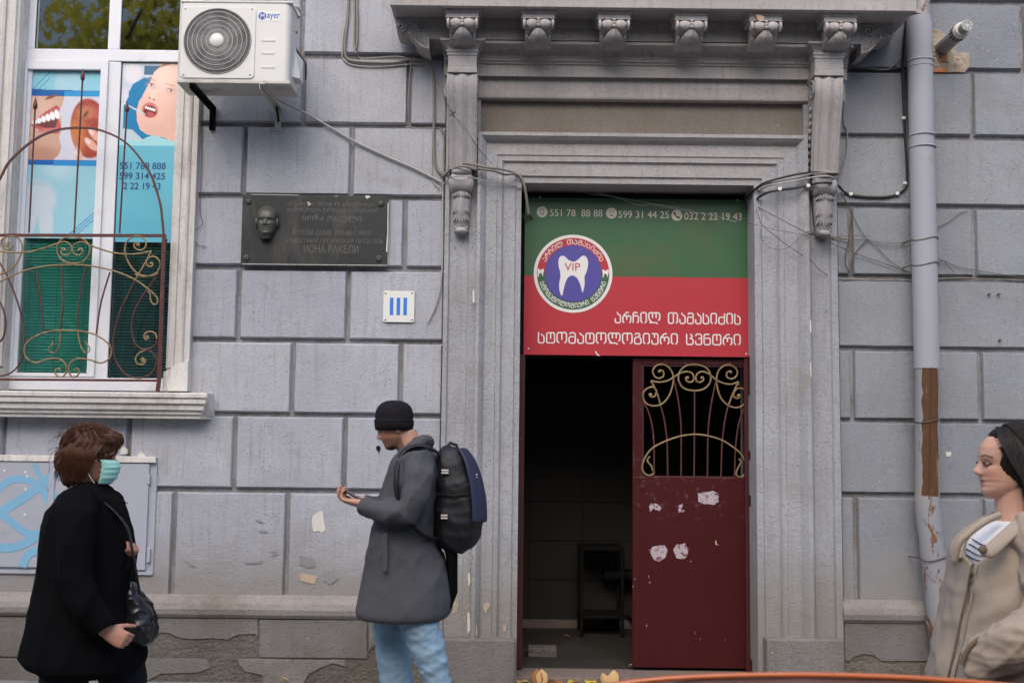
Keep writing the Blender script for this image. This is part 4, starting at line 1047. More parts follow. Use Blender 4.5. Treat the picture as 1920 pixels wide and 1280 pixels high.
# relief head (low sculpture)
def head_shape(nz=34, na=44, female=False, hat=0):
    "rings of a head: local x forward, y left, z up from the chin; returns rows of points"
    zk = [0, .008, .02, .032, .042, .048, .055, .066, .08, .10, .12, .14, .16, .18, .20, .215, .225]
    fk = [.048, .068, .079, .075, .0805, .0775, .083, .0785, .080, .081, .086, .087, .083, .070, .047, .022, .0]
    bk = [-.0, -.012, -.025, -.035, -.045, -.05, -.057, -.068, -.08, -.093, -.101, -.104, -.101, -.09, -.066, -.038, -.0]
    wk = [.022, .037, .046, .053, .057, .059, .061, .064, .067, .070, .073, .076, .0755, .068, .051, .031, .001]
    rows = []
    for k in range(nz):
        z = .225*(.5-.5*math.cos(math.pi*k/(nz-1))) if False else .225*k/(nz-1)
        f, b, w_ = np.interp(z, zk, fk), np.interp(z, zk, bk), np.interp(z, zk, wk)
        if female: w_ += .006*math.exp(-((z-.045)/.03)**2); f -= .004*math.exp(-((z-.150)/.03)**2)
        if k == nz-1: f, b, w_ = .002, -.002, .002
        xc = b*.35+f*.15; row = []
        for i in range(na):
            # denser sampling near the face
            q = 2*math.pi*i/na; q = q-.35*math.sin(q)
            c, s = math.cos(q), math.sin(q)
            e = 2.25 if not female else 2.1
            rr = (abs(c)**e+abs(s)**e)**(-1/e)
            x = xc+((f-xc) if c > 0 else (xc-b))*c*rr; y = w_*s*rr
            if c > 0:
                # nose
                nzv = np.interp(z, [.064, .070, .076, .083, .092, .102, .112, .122], [0, .011, .023, .0235, .017, .011, .005, 0])
                nw = np.interp(z, [.064, .072, .08, .09, .12], [.017, .0165, .014, .0095, .008])
                x += nzv*math.exp(-(y/nw)**2)
                # eye sockets, brow, cheeks
                for sy in (-1, 1):
                    x -= .0135*math.exp(-((y-sy*.031)/.019)**2-((z-.107)/.0105)**2)
                    x += (.0075 if not female else .004)*math.exp(-((y-sy*.031)/.0135)**2-((z-.106)/.0062)**2)
                    x += (.0040 if not female else .0012)*math.exp(-((y-sy*.030)/.024)**2-((z-.126)/.007)**2)
                    x += .0045*math.exp(-((y-sy*.042)/.018)**2-((z-.083)/.016)**2)
                    x += .004*math.exp(-((y-sy*.013)/.006)**2-((z-.0735)/.005)**2)
                # mouth corners recede
                x -= .006*(1-math.exp(-(y/.026)**2))*math.exp(-((z-.048)/.014)**2)
                x -= .003*math.exp(-(y/.020)**2)*math.exp(-((z-.0478)/.0022)**2)
            row.append((x, y, z))
        rows.append(row)
    return rows
hr = head_shape(46, 56)
hp = P(501, 444, PY); S_ = PZ(501, 386, PY)-hp.z; S_ /= .225
pts = []; 
for row in hr:
    for x, y, z in row: pts.append((hp.x-y*S_*1.06, PY-.004-max(0, x+.010)*S_*.85, hp.z+z*S_))
m = MB(); m.add(pts, [(k*56+i, k*56+(i+1) % 56, (k+1)*56+(i+1) % 56, (k+1)*56+i) for k in range(45) for i in range(56)]+[tuple(range(55, -1, -1))], True)
m.tube([(hp.x-.005, PY-.01, hp.z-.01), (hp.x-.012, PY-.03, hp.z+.05)], [.04, .05], 12)
for s in (-1, 1): m.ell((hp.x+s*.074*S_, PY-.02, hp.z+.10*S_), (.012, .02, .034), 8, 8)
m.build('relief_head', M['bronze'], Pq)
# ================================================================== number plate III
NY = -.012
NP = empty('number_plate', tuple(P(748, 604, NY)), 'small white enamel plate with the blue numeral III', 'sign')
MB().prism(rrect(PX(718.5, 575, NY), PX(777, 575, NY), PZ(748, 604, NY), PZ(748, 545.5, NY), .014), NY, -.002).build('plate', M['enamel'], NP, .002)
for u in (734.3, 747, 759.7):
    MB().box(PX(u-3.3, 574, NY), PX(u+3.3, 574, NY), NY-.0015, NY+.0005, PZ(u, 590.5, NY), PZ(u, 558, NY)).build('numeral_bar', M['blue'], NP)
for u, v in ((723, 550), (772.5, 549.5), (722.5, 599.5), (772.5, 599.5)):
    MB().lathe(P(u, v, NY), [(.001, .004), (.0055, .003), (.006, 0), (.001, 0)], 10, '-Y').build('screw', M['screw'], NP)
# ================================================================== clinic sign
SY = .20
S0 = empty('clinic_sign', tuple(P(1195, 667, SY)), 'green and red dental clinic sign board with tooth emblem above the door', 'sign')
sx0, sx1 = PX(983, 520, SY), PX(1411, 520, SY); sz0, sz1 = PZ(1195, 667, SY), PZ(1195, 373, SY); szm = PZ(1195, 519, SY)
MB().box(sx0, sx1, SY+.0005, SY+.03, sz0, sz1).build('board', M['metal_d'], S0)
MB().box(sx0, sx1, SY-.002, SY, szm, sz1).build('green_field', M['s_green'], S0)
MB().box(sx0, sx1, SY-.002, SY, sz0, szm-.0002).build('red_field', M['s_red'], S0)
mps = lambda u, v, dy=0: P(u, v, SY+dy)
yT = SY-.004
for s_, ua, ub, v, h in (('551 78  88 88', 1031, 1129.5, 405.5, 13), ('599 31 44 25', 1159.5, 1254, 408.5, 13), ('032 2 22 19 43', 1283, 1390.5, 412, 13.5)):
    p = mps(ua, v); text(s_, p.x, p.z, yT, mps(ua, v-h).z-p.z, 's_cream', 'phone_number', S0, width=mps(ub, v).x-p.x)
for i, (u, v) in enumerate(((1016.5, 397.5), (1146.5, 400), (1269, 404))):
    p = mps(u, v); p.y = yT+.001
    MB().lathe(p, [(.001, .001), (.0395, .001), (.0395, 0), (.001, 0)], 28, '-Y').build('icon_disc', M['s_cream'], S0)
    m = MB(); y0, y1 = yT-.0012, yT-.0002
    if i < 2:
        w_, h_, e = .012, .021, .0022
        m.box(p.x-w_, p.x-w_+e, y0, y1, p.z-h_, p.z+h_); m.box(p.x+w_-e, p.x+w_, y0, y1, p.z-h_, p.z+h_)
        m.box(p.x-w_+e, p.x+w_-e, y0, y1, p.z-h_, p.z-h_+.006); m.box(p.x-w_+e, p.x+w_-e, y0, y1, p.z+h_-.003, p.z+h_)
    else:
        m.bar([(p.x-.017, yT-.0007, p.z+.018), (p.x-.014, yT-.0007, p.z+.004), (p.x-.004, yT-.0007, p.z-.010), (p.x+.012, yT-.0007, p.z-.018)], .008, .001)
        m.bar([(p.x-.021, yT-.0010, p.z+.008), (p.x-.012, yT-.0010, p.z+.020)], .014, .001); m.bar([(p.x+.006, yT-.0010, p.z-.021), (p.x+.019, yT-.0010, p.z-.012)], .014, .001)
    m.build('icon', M['metal_d'], S0)
GL = {
'ა': (.65, [[(.22, 1.02), (.34, .84), (.6, .72), (.65, .6), (.65, .12), (.52, 0), (.14, 0), (0, .12), (0, .42)]]),
'რ': (.98, [[(.75, 1), (.45, 1), (.10, .70), (0, .5), (0, .15), (.14, 0)], [(.06, .62), (.3, .70), (.48, .60), (.48, .28)], [(.48, .60), (.68, .70), (.98, .6), (.98, .15), (.82, 0)]]),
'ჩ': (.66, [[(0, 0), (0, .88), (.1, 1), (.42, 1), (.5, .9)], [(0, .68), (.52, .68), (.66, .56), (.66, .18), (.5, 0)]]),
'ი': (.68, [[(.20, 0), (0, .18), (0, .86), (.13, 1), (.55, 1), (.68, .86), (.68, .18), (.48, 0)]]),
'ლ': (1.36, [[(1.1, -.08), (.95, .02), (.75, .05), (.08, .05)], [(.42, .07), (.12, .28), (0, .55), (0, .86), (.13, 1), (1.22, 1), (1.36, .86), (1.36, .42), (1.18, .24)], [(.46, 1), (.46, .5)], [(.91, 1), (.91, .5)]]),
'თ': (1.1, [[(.60, 1), (.60, .12), (.48, 0), (.12, 0), (0, .12), (0, .88), (.12, 1), (.97, 1), (1.1, .86), (1.1, .18), (.92, 0)]]),
'მ': (.72, [[(.06, .84), (.2, 1), (.56, 1), (.72, .88), (.72, .12), (.6, 0), (.12, 0), (0, .12), (0, .5), (.12, .62), (.72, .62)]]),
'ს': (.66, [[(0, 1.02), (0, .12), (.12, 0), (.54, 0), (.66, .12), (.66, .5), (.6, .64), (.3, .84)]]),
'ძ': (.70, [[(.7, 1.02), (.7, .12), (.58, 0), (.12, 0), (0, .12), (0, .5), (.12, .64), (.7, .64)]]),
'ტ': (.92, [[(.46, .97), (.12, .97), (0, .85), (0, .12), (.12, 0), (.80, 0), (.92, .12), (.92, .85), (.80, .97), (.46, .97)], [(.46, 1.03), (.46, .38)]]),
'ო': (1.1, [[(.24, 0), (0, .18), (0, .86), (.13, 1), (.97, 1), (1.1, .86), (1.1, .18), (.88, 0)], [(.55, 1), (.55, .3)]]),
'გ': (.74, [[(.04, .86), (.16, 1), (.54, 1), (.62, .84), (.36, .66), (.12, .62), (0, .5), (0, .12), (.12, 0), (.62, 0), (.74, .12), (.74, .5), (.62, .62), (.36, .64)]]),
'უ': (.70, [[(0, 1), (.58, 1), (.7, .88), (.7, .12), (.58, 0), (.12, 0), (0, .12), (0, .38)], [(.3, 1), (.3, .62)]]),
'ც': (.74, [[(0, 1.02), (0, .12), (.12, 0), (.62, 0), (.74, .12), (.74, .42), (.62, .54), (.36, .58), (.64, .72), (.62, .86), (.42, 1)]]),
'ე': (.70, [[(0, .82), (.12, 1), (.58, 1), (.7, .88), (.7, .12), (.58, 0), (.12, 0), (0, .12), (0, .36)], [(.7, .62), (.34, .56)]]),
'ნ': (.72, [[(.62, 1), (.12, 1), (0, .88), (0, .12), (.12, 0), (.6, 0), (.72, .12), (.72, .5), (.6, .62), (0, .62)]]),
' ': (.5, [])}
def glyphs(s, gap=.30):
    out = []; x = 0
    for ch in s:
        w_, st = GL[ch]; out.append((x, w_, st)); x += w_+gap
    return out, x-gap
def stroke_text(s, width, h, place, lw, y, mat, name, parent, gap=.30):
    "place(a, b) maps text coordinates in metres to (x, z)"
    g_, tot = glyphs(s, gap); k = width/tot
    for x, w_, st in g_:
        if not st: continue
        m = MB()
        for i, l in enumerate(st):
            q = []
            for j in range(len(l)-1):
                for t in range(3): q.append((l[j][0]+(l[j+1][0]-l[j][0])*t/3, l[j][1]+(l[j+1][1]-l[j][1])*t/3))
            q.append(l[-1]); pts = []
            for a, b in q:
                xx, zz_ = place((x+a)*k, b*h); pts.append((xx, y-.0001*i, zz_))
            m.bar(pts, lw, .0008)
        m.build(name, mat, parent)
for s_, ua, ub, vb_, h, nm in (('არჩილ თამასიძის', 1153.5, 1387.5, 605, 19.5, 0), ('სტომატოლოგიური ცენტრი', 1009.5, 1387.5, 645.5, 19.5, 0)):
    vm_ = vb_+(.0 if s_[0] == 'ა' else -3)
    a = P(ua, vm_, SY); b_ = P(ub, vm_+(3.3 if s_[0] == 'ა' else 4.8), SY); H = mps(ua, vm_-h).z-a.z
    stroke_text(s_, b_.x-a.x, H, lambda p, q, a=a: (a.x+p, a.z+q), .0092, yT, M['s_white'], 'letter', S0)
# emblem
ec = mps(1074.5, 513); er = .282
E = empty('emblem', tuple(ec), parent=S0)
def disc(r, y, mat, nm, r0=.001): MB().lathe((ec.x, y, ec.z), [(r0, .001), (r, .001), (r, 0), (r0, 0)], 64, '-Y').build(nm, M[mat], E)
disc(er, SY-.003, 's_white', 'emblem_disc')
def ring_(a0, a1, mat, y):
    m = MB(); n = 50; p = []
    for i in range(n+1): a = a0+(a1-a0)*i/n; p.append((ec.x+.231*math.cos(a), y, ec.z+.231*math.sin(a)))
    m.bar(p, .056, .001); m.build('emblem_ring', M[mat], E)
ring_(0, math.pi, 's_red', SY-.005); ring_(math.pi, 2*math.pi, 's_green', SY-.005)
disc(.2035, SY-.006, 's_violet', 'emblem_centre')
def ringtext(s, r, a0, a1, h, top):
    g_, tot = glyphs(s, .34); 
    if top: pl_ = lambda p, q: (ec.x+(r+q)*math.cos(a0+(a1-a0)*p), ec.z+(r+q)*math.sin(a0+(a1-a0)*p))
    else: pl_ = lambda p, q: (ec.x+(r-q)*math.cos(a0+(a1-a0)*p), ec.z+(r-q)*math.sin(a0+(a1-a0)*p))
    stroke_text(s, 1.0, h, pl_, .0048, SY-.0068, M['s_white'], 'letter', E, .34)
R_d = math.radians
ringtext('არჩილ თამასიძის', .214, R_d(157), R_d(25), .031, True)
ringtext('სტომატოლოგიური ცენტრი', .246, R_d(196), R_d(345), .031, False)
TOOTH = [(0, .105), (-.035, .118), (-.06, .142), (-.085, .15), (-.105, .135), (-.112, .10), (-.108, .06), (-.098, .025), (-.096, -.02), (-.104, -.06), (-.103, -.11), (-.092, -.15), (-.08, -.158), (-.072, -.12), (-.060, -.07), (-.042, -.025), (-.015, -.004), (.01, -.006), (.035, -.025), (.055, -.065), (.068, -.11), (.074, -.135), (.084, -.11), (.092, -.06), (.090, -.01), (.106, .03), (.116, .075), (.115, .115), (.10, .145), (.075, .152), (.045, .128), (.02, .108)]
def tooth(cx_, cz_, s, y):
    q = [(cx_+a*s, cz_+b*s) for a, b in crv(TOOTH, 3, True)]
    MB().prism(q, y, y+.001).build('tooth', M['s_white'], E)
tooth(ec.x-.002, ec.z-.012, .93, SY-.0078); tooth(ec.x-.233, ec.z+.002, .20, SY-.0074); tooth(ec.x+.232, ec.z+.002, .20, SY-.0074)
text('VIP', ec.x-.006, ec.z+.020, SY-.0094, .055, 's_redtxt', 'lettering', E, width=.112, align='CENTER')
for u, v in ((1011-20, 653), (1399, 663), (1012, 370), (1383, 375)):
    MB().lathe(mps(u, v, -.003), [(.001, .004), (.006, .003), (.006, 0), (.001, 0)], 8, '-Y').build('screw', M['enamel'], S0)
MB().prism([(mps(u, v).x, mps(u, v).z) for u, v in ((1115, 658), (1118, 659), (1121, 664), (1126, 667), (1120, 666.5))], SY-.0035, SY-.0025).build('scratch', M['s_white'], S0)
# ================================================================== iron door
DY = .24
D = empty('iron_door', tuple(P(1305, 1250, DY)), 'closed maroon metal door leaf with scrolled grille opening and paint patches', 'door')
dz0 = ZTH+.012; dzt = PZ(1300, 672, DY); dx0, dx1 = PX(1186, 1000, DY), PX(1411, 1000, DY)
dxt0 = PX(1189, 700, DY)
zo0, zo1 = PZ(1300, 894, DY), PZ(1300, 684, DY); xo0, xo1 = PX(1204, 800, DY), PX(1401, 800, DY)
MB().box(dx0, dx1, DY, DY+.035, dz0, zo0).build('door_panel', M['door'], D, .004)
for bx, y in (((dx0, xo0, zo0+.001, dzt), 0), ((xo1, dx1, zo0+.001, dzt), 0), ((xo0+.001, xo1-.001, zo1, dzt), .001)):
    MB().box(bx[0], bx[1], DY+y, DY+.035, bx[2], bx[3]).build('door_stile', M['door'], D, .003)
m = MB(); e = .012
m.box(xo0, xo0+e, DY+.008, DY+.03, zo0, zo1); m.box(xo1-e, xo1, DY+.008, DY+.03, zo0, zo1); m.box(xo0+e, xo1-e, DY+.008, DY+.03, zo0, zo0+e*.6); m.box(xo0+e, xo1-e, DY+.008, DY+.03, zo1-e, zo1)
m.build('opening_frame', M['frame_m'], D)
m = MB(); m.box(dx0+.03, dx0+.034, DY-.003, DY-.0005, dz0+.01, zo0-.01); m.build('seam', M['frame_m'], D)
g4 = lambda x, y: P(1160+x/3.764, 660+y/3.764, DY+.006)
def dbar(pts, mt, w_=.0125, nm='bar', n=6, dy=0): return rail(nm, pts, w_, .01, mt, 'tube', True, n, g4, D, dy)
for a in ([(172, 352), (205, 410), (230, 490), (244, 580), (250, 680), (250, 880)], [(296, 378), (318, 460), (334, 560), (342, 650), (346, 880)], [(392, 205), (415, 310), (432, 430), (441, 560), (440, 880)],
          [(535, 275), (535, 500), (532, 880)], [(684, 215), (660, 330), (640, 460), (630, 590), (626, 880)], [(772, 380), (752, 470), (737, 570), (728, 680), (722, 880)], [(896, 372), (868, 440), (845, 520), (830, 620), (822, 720), (818, 880)]):
    dbar(a, 'iron')
for a in ([(250, 848), (225, 868), (190, 862), (166, 825), (172, 775), (200, 720), (245, 672), (330, 628), (430, 594), (535, 580), (635, 592), (730, 622), (815, 676), (862, 720), (895, 780), (900, 835), (880, 872), (850, 880), (828, 855), (845, 810), (862, 775), (848, 752)],
          [(240, 835), (228, 800), (206, 775), (204, 752), (220, 738)],
          crv([(535, 88), (470, 100), (428, 145), (424, 205), (460, 255), (535, 273), (610, 255), (648, 200), (640, 140), (600, 102)], 4, True)+[(535, 88)],
          [(384, 180), (430, 152), (475, 138), (515, 148), (530, 180), (520, 208), (494, 212), (474, 196), (478, 176), (494, 180)],
          [(688, 198), (640, 158), (595, 138), (558, 150), (544, 180), (552, 208), (578, 212), (598, 196), (592, 176), (578, 182)],
          [(226, 202), (280, 212), (340, 204), (384, 180)], [(226, 202), (255, 255), (280, 320), (296, 378)],
          [(846, 208), (800, 226), (745, 222), (688, 198)], [(846, 208), (820, 260), (795, 320), (772, 380)],
          [(268, 280), (250, 250), (215, 250), (180, 275), (172, 320), (195, 362), (245, 380), (300, 368), (345, 325), (372, 265), (386, 190), (370, 130), (325, 90), (275, 92), (242, 125), (250, 168), (285, 186), (316, 168), (314, 138), (290, 128), (280, 142)],
          [(262, 290), (255, 312), (232, 316), (216, 302), (228, 290)],
          [(812, 285), (836, 258), (872, 258), (902, 290), (902, 335), (872, 378), (825, 392), (770, 375), (725, 330), (700, 270), (690, 190), (706, 130), (750, 94), (800, 96), (836, 132), (828, 172), (795, 190), (762, 174), (764, 146), (786, 134), (798, 146)],
          [(812, 285), (815, 318), (842, 326), (856, 308), (842, 296)]):
    dbar(a, 'gold', .0135, 'scroll', dy=-.004)
for q in ((288, 138), (486, 182), (586, 182), (790, 142), (228, 302), (842, 308)):
    m = MB(); m.ell(g4(*q)+Vector((0, -.004, 0)), (.011, .009, .011), 8, 6); m.build('scroll_boss', M['gold'], D)
def dpatch(pts, mat='pale_patch', nm='sticker_residue', j=.003, n=3):
    q = [(PX(u, v, DY), PZ(u, v, DY)) for u, v in pts]
    return MB().prism(jag(q, n, j), DY-.0014, DY+.001).build(nm, M[mat], D)
M['resid'] = plain('paper_residue', (.40, .34, .37), .8, var=.35, vs=35, grime=(.14, .02, .03), gs=30, gt=(.52, .6))
dpatch([(1217, 950), (1222, 942), (1232, 944), (1240, 952), (1238, 957), (1225, 955), (1220, 960)], 'resid')
dpatch([(1308, 924), (1320, 922), (1336, 920), (1348, 924), (1347, 940), (1338, 946), (1320, 944), (1310, 940)], 'resid')
dpatch([(1272, 948), (1280, 944), (1278, 952), (1283, 958), (1272, 960)], 'resid', j=.004)
dpatch([(1217, 1030), (1226, 1024), (1240, 1022), (1246, 1022), (1252, 1030), (1248, 1044), (1236, 1052), (1225, 1048)], 'resid')
dpatch([(1262, 1030), (1268, 1020), (1285, 1018), (1290, 1028), (1290, 1038), (1284, 1047), (1268, 1046)], 'resid')
dpatch([(1341, 1013), (1344, 1013), (1343, 1018), (1348, 1022), (1341, 1020)], 'tan_patch', j=.001)
for u, v in ((1187, 1098), (1216, 1080), (1218, 1091), (1303, 1185), (1360, 1200), (1212, 1172), (1190, 1085), (1385, 700+20), (1402, 817)):
    dpatch([(u-.6, v-1.8), (u+.6, v-1.8), (u+.9, v+2.4), (u-.1, v+2.2)], 'resid', 'scratch', .0006, 1)
# frame round the opening
Fm = MB()
xl0 = PX(975, 800, DY-.02)
fz = dzt+.012
DF = empty('door_frame', tuple(P(1190, 672, DY)), parent=B)
MB().box(XD0+.001, XD0+.042, DY-.035, DY+.04, ZTH, sz0).build('frame_post', M['frame_m'], DF, .003)
MB().box(XD1-.03, XD1-.001, DY-.03, DY+.04, ZTH, sz0).build('frame_post', M['frame_m'], DF, .003)
MB().box(XD0+.043, XD1-.031, DY-.03, DY+.04, dzt+.006, sz0-.002).build('frame_head', M['metal_d'], DF, .003)
MB().box(XD0-.002, XD1+.002, DY+.04, .5, sz0, ZL+.1).build('transom_board', M['hall_d'], DF)
# old paint left on the reveal
for v0, v1 in ((676, 830), (1000, 1010), (1080, 1086), (1130, 1150)):
    MB().box(XD0-.0005, XD0+.0015, DY-.09, DY-.03, PZ(973, v1, .1), PZ(973, v0, .1)).build('paint_strip', M['frame_m'], B)
for v0, v1 in ((665, 740), (845, 862), (930, 950), (1240, 1262)):
    MB().box(XD1-.0015, XD1+.0005, DY-.08, DY-.03, PZ(1418, v1, .1), PZ(1418, v0, .1)).build('paint_strip', M['frame_m'], B)
# open leaf inside on the left
OD = empty('iron_door', (XD0+.05, DY+.04, ZTH), 'opened maroon metal door leaf folded into the dark hall', 'door')
MB().box(XD0+.012, XD0+.040, DY+.045, DY+.62, ZTH+.012, dzt).build('door_panel', M['frame_m'], OD, .004)
# things seen dimly in the hall
T0 = empty('folding_trolley', (PX(1130, 1180, 1.6), 1.7, ZTH), 'dark metal stand with tray standing in the dim hallway', 'stand')
tx0, tx1 = PX(1090, 1000, 1.6), PX(1165, 1000, 1.6)
for x in (tx0, tx1):
    for y in (1.5, 1.85): MB().tube([(x, y, ZTH), (x, y, ZTH+.72)], .014, 8).build('leg', M['metal_d'], T0)
for z in (ZTH+.15, ZTH+.70): MB().box(tx0, tx1, 1.5, 1.85, z, z+.02).build('shelf', M['metal_d'], T0)
T1 = empty('office_chair', (PX(1180, 1180, 1.9), 2.0, ZTH), 'black chair barely visible behind the door leaf in the hall', 'chair')
cx_ = PX(1172, 1100, 1.9)
MB().box(cx_-.2, cx_+.25, 1.75, 2.2, ZTH+.42, ZTH+.50).build('seat', M['black'], T1, .03)
MB().box(cx_-.2, cx_+.25, 2.15, 2.22, ZTH+.55, ZTH+1.0).build('backrest', M['black'], T1, .03)
MB().tube([(cx_+.02, 1.97, ZTH+.1), (cx_+.02, 1.97, ZTH+.42)], .025, 10).build('column', M['metal_d'], T1)
for k in range(5):
    a = k*2*math.pi/5; MB().tube([(cx_+.02, 1.97, ZTH+.11), (cx_+.02+.25*math.cos(a), 1.97+.25*math.sin(a), ZTH+.05)], [.02, .014], 8).build('leg', M['metal_d'], T1)
# ================================================================== drain pipe
PYc = -.135
DP = empty('drain_pipe', tuple(P(1735, 1150, PYc)), 'grey painted drain pipe with a rusty stretch and kinked foot', 'drain pipe')
def dp(u, v): return P(u, v, PYc)
rp = (PX(1749.6, 300, PYc)-PX(1704, 300, PYc))/2
pa = dp(1727, 210); pb_ = dp(1738, 691); pt = dp(1722.5, 40)
m = MB(); m.tube([dp(1725.5, 125), pa, pb_], rp, 28); m.build('pipe_section', M['pipe'], DP)
m = MB(); m.tube([dp(1722, 34), dp(1723, 48), dp(1725.7, 127)], [rp*.95, rp*1.03, rp*1.035], 28); m.build('pipe_section', M['pipe'], DP)
m = MB(); m.tube([dp(1731, -60), dp(1731, 20), dp(1724, 36)], [rp*.52, rp*.55, rp*.97], 24); m.build('funnel', M['flake'], DP)
m = MB(); m.tube([dp(1738, 686), dp(1738.5, 700), dp(1738.5, 934)], rp*.95, 24); m.build('rusty_section', M['rust'], DP, label='rust brown pipe stretch with a seam')
m = MB(); m.tube([dp(1737, 690)-Vector((0, rp, 0)), dp(1733.5, 934)-Vector((0, rp, 0))], .004, 6); m.build('seam', M['rust'], DP)
# flaking paint left along the rusty stretch
rr = random.Random(9)
def skin(a0, a1, v0, v1, n=16, jj=.10):
    m = MB(); pts = []
    for i in range(n+1):
        c = dp(1738.5, v0+(v1-v0)*i/n); r = rp*.965
        b0, b1 = a0+(rr.uniform(-jj, jj) if a0 > -1.5 else 0), a1+(rr.uniform(-jj, jj) if a1 < 1.5 else 0)
        for k in range(7):
            a = b0+(b1-b0)*k/6; pts.append((c.x+r*math.sin(a), c.y-r*math.cos(a), c.z))
    m.grid(pts, 7, n+1); m.build('paint_flake', M['flake'], DP)
skin(-1.7, -.75, 691, 934); skin(.62, 1.7, 691, 934)
low = [dp(1738, 929), dp(1738, 936), dp(1761.5, 1168), dp(1761.8, 1171)]
low = [p+Vector((0, (0, 0, -.03, -.03)[i], 0)) for i, p in enumerate(low)]
m = MB(); m.tube(low, [rp*.97, rp*1.0, rp*1.02, rp*1.02], 26); m.build('pipe_section', M['flake'], DP)
m = MB(); e0 = low[-1]+Vector((0, 0, .006)); m.tube([e0, dp(1771, 1262)+Vector((0, -.05, 0)), dp(1774, 1280)+Vector((0, -.12, 0)), dp(1778, 1288)+Vector((0, -.26, .02))], [rp*1.05, rp*1.05, rp, rp*1.05], 24); m.build('pipe_foot', M['flake'], DP)
for u, v, mt in ((1725.6, 116, 'pipe'), (1729, 255, 'pipe'), (1729.5, 277, 'pipe'), (1733, 450, 'screw'), (1734, 497, 'screw'), (1738.5, 789, 'screw'), (1747, 1046, 'rust'), (1761, 1168, 'flake')):
    m = MB(); c = dp(u, v); r = rp*(1.045 if mt == 'pipe' else 1.03)
    m.tube([(c.x+r*math.sin(a), c.y-(.02 if v > 1000 else 0)-r*math.cos(a), c.z+.012*math.sin(a*2)*(mt != 'pipe')) for a in [k*math.pi*2/28 for k in range(29)]], .0035 if mt != 'pipe' else .006, 6)
    if mt == 'screw' or mt == 'rust': m.tube([(c.x-r, c.y, c.z), (c.x-r-.02, -.001, c.z)], .004, 6); m.tube([(c.x+r, c.y, c.z), (c.x+r+.012, -.001, c.z)], .004, 6)
    m.build('strap', M[mt], DP)
# ================================================================== flue
tp = P(1813, 48, -.44)
FL = empty('flue_pipe', (tp.x, 0, tp.z), 'grey boiler flue pipe sticking out of broken masonry beside the drain pipe', 'flue pipe')
M['flue'] = plain('flue_grey', (.27, .25, .24), .5, var=.1, grime=(.12, .09, .07), gs=12, gt=(.55, .75))
m = MB(); m.tube([(tp.x, .02, tp.z), (tp.x, -.33, tp.z)], .050, 24); m.build('outer_tube', M['flue'], FL)
m = MB(); m.tube([(tp.x, -.33, tp.z), (tp.x, -.36, tp.z), (tp.x, -.375, tp.z)], [.054, .054, .046], 24); m.build('collar', M['pale_patch'], FL)
m = MB()
for k in range(14):
    a = k*2*math.pi/14; m.tube([(tp.x+.0505*math.cos(a), -.27, tp.z+.0505*math.sin(a)), (tp.x+.0505*math.cos(a), -.325, tp.z+.0505*math.sin(a))], .0045, 5)
m.build('vent_slots', M['black'], FL)
m = MB(); m.tube([(tp.x, -.37, tp.z), (tp.x, -.44, tp.z)], .036, 22); m.build('inner_tube', M['flue'], FL)
m = MB(); m.lathe((tp.x, -.4405, tp.z), [(.001, .001), (.033, .001), (.033, 0), (.001, 0)], 22, '-Y'); m.build('opening', M['black'], FL)
m = MB()
for r in (.009, .018, .027, .035): m.tube([(tp.x+r*math.cos(a), -.4425, tp.z+r*math.sin(a)) for a in [2*math.pi*k/24 for k in range(25)]], .002, 5)
for k in range(4):
    a = k*math.pi/4; m.tube([(tp.x-.034*math.cos(a), -.4425, tp.z-.034*math.sin(a)), (tp.x+.034*math.cos(a), -.4425, tp.z+.034*math.sin(a))], .0018, 5)
m.build('end_grille', M['clip'], FL)
# ================================================================== utility cabinet with graffiti
CY = -.030
UC = empty('utility_cabinet', tuple(P(140, 1078, CY)), 'grey painted wall cabinet with pale blue graffiti below the window', 'cabinet')
gc = lambda x, y, yy=CY: P(x/4.572, 820+y/4.572, yy)
def cb(nm, x0, x1, y0, y1, a, b, mt='cab', bev=.003):
    p, q = gc(x0, (y0+y1)/2, a), gc(x1, (y0+y1)/2, a); zt_, zb2 = gc(600, y0, a).z, gc(600, y1, a).z
    return MB().box(p.x, q.x, a, b, zb2, zt_).build(nm, M[mt], UC, bev)
cb('frame', -900, 1330, 168, 1172, -.012, .03)
cb('top_ledge', -900, 1334, 155, 208, -.040, .0, 'white_trim', .004)
cb('door_leaf', -880, 400, 210, 1115, CY, -.0125)
cb('cover_strip', 403, 455, 200, 1112, CY-.006, -.0125)
cb('door_leaf', 459, 1262, 214, 1128, CY, -.0125)
cb('bottom_rail', -900, 1300, 1140, 1170, -.018, -.0125)
for y0, y1 in ((312, 392), (940, 1062)): cb('hinge', 1256, 1284, y0, y1, CY-.006, -.0125)
def graff(pts, w_, k):
    q = [gc(x, y, CY-.0012-.0002*k) for x, y in crv(pts, 8)]; wm = w_/4.572/275
    q = [p for p in q if p.x < gc(455, 600).x+.02]
    m = MB(); m.bar(q, wm, .0008); m.build('graffiti_stroke', M['graf'], UC)
for k, (pts, w_) in enumerate((([(-80, 520), (0, 430), (90, 365), (200, 355), (310, 400), (375, 470), (425, 560), (440, 640)], 62), ([(-120, 760), (0, 655), (60, 605), (200, 515), (330, 420), (400, 370), (480, 300)], 78),
     ([(-60, 600), (20, 660), (100, 725), (200, 800), (300, 830), (380, 800), (440, 740)], 62), ([(-80, 930), (60, 945), (190, 915), (300, 855), (400, 770)], 74), ([(300, 222), (330, 310), (380, 370), (440, 440), (470, 520)], 40), ([(190, 1108), (235, 1010), (290, 975), (360, 965), (400, 950)], 70))):
    graff(pts, w_, k)
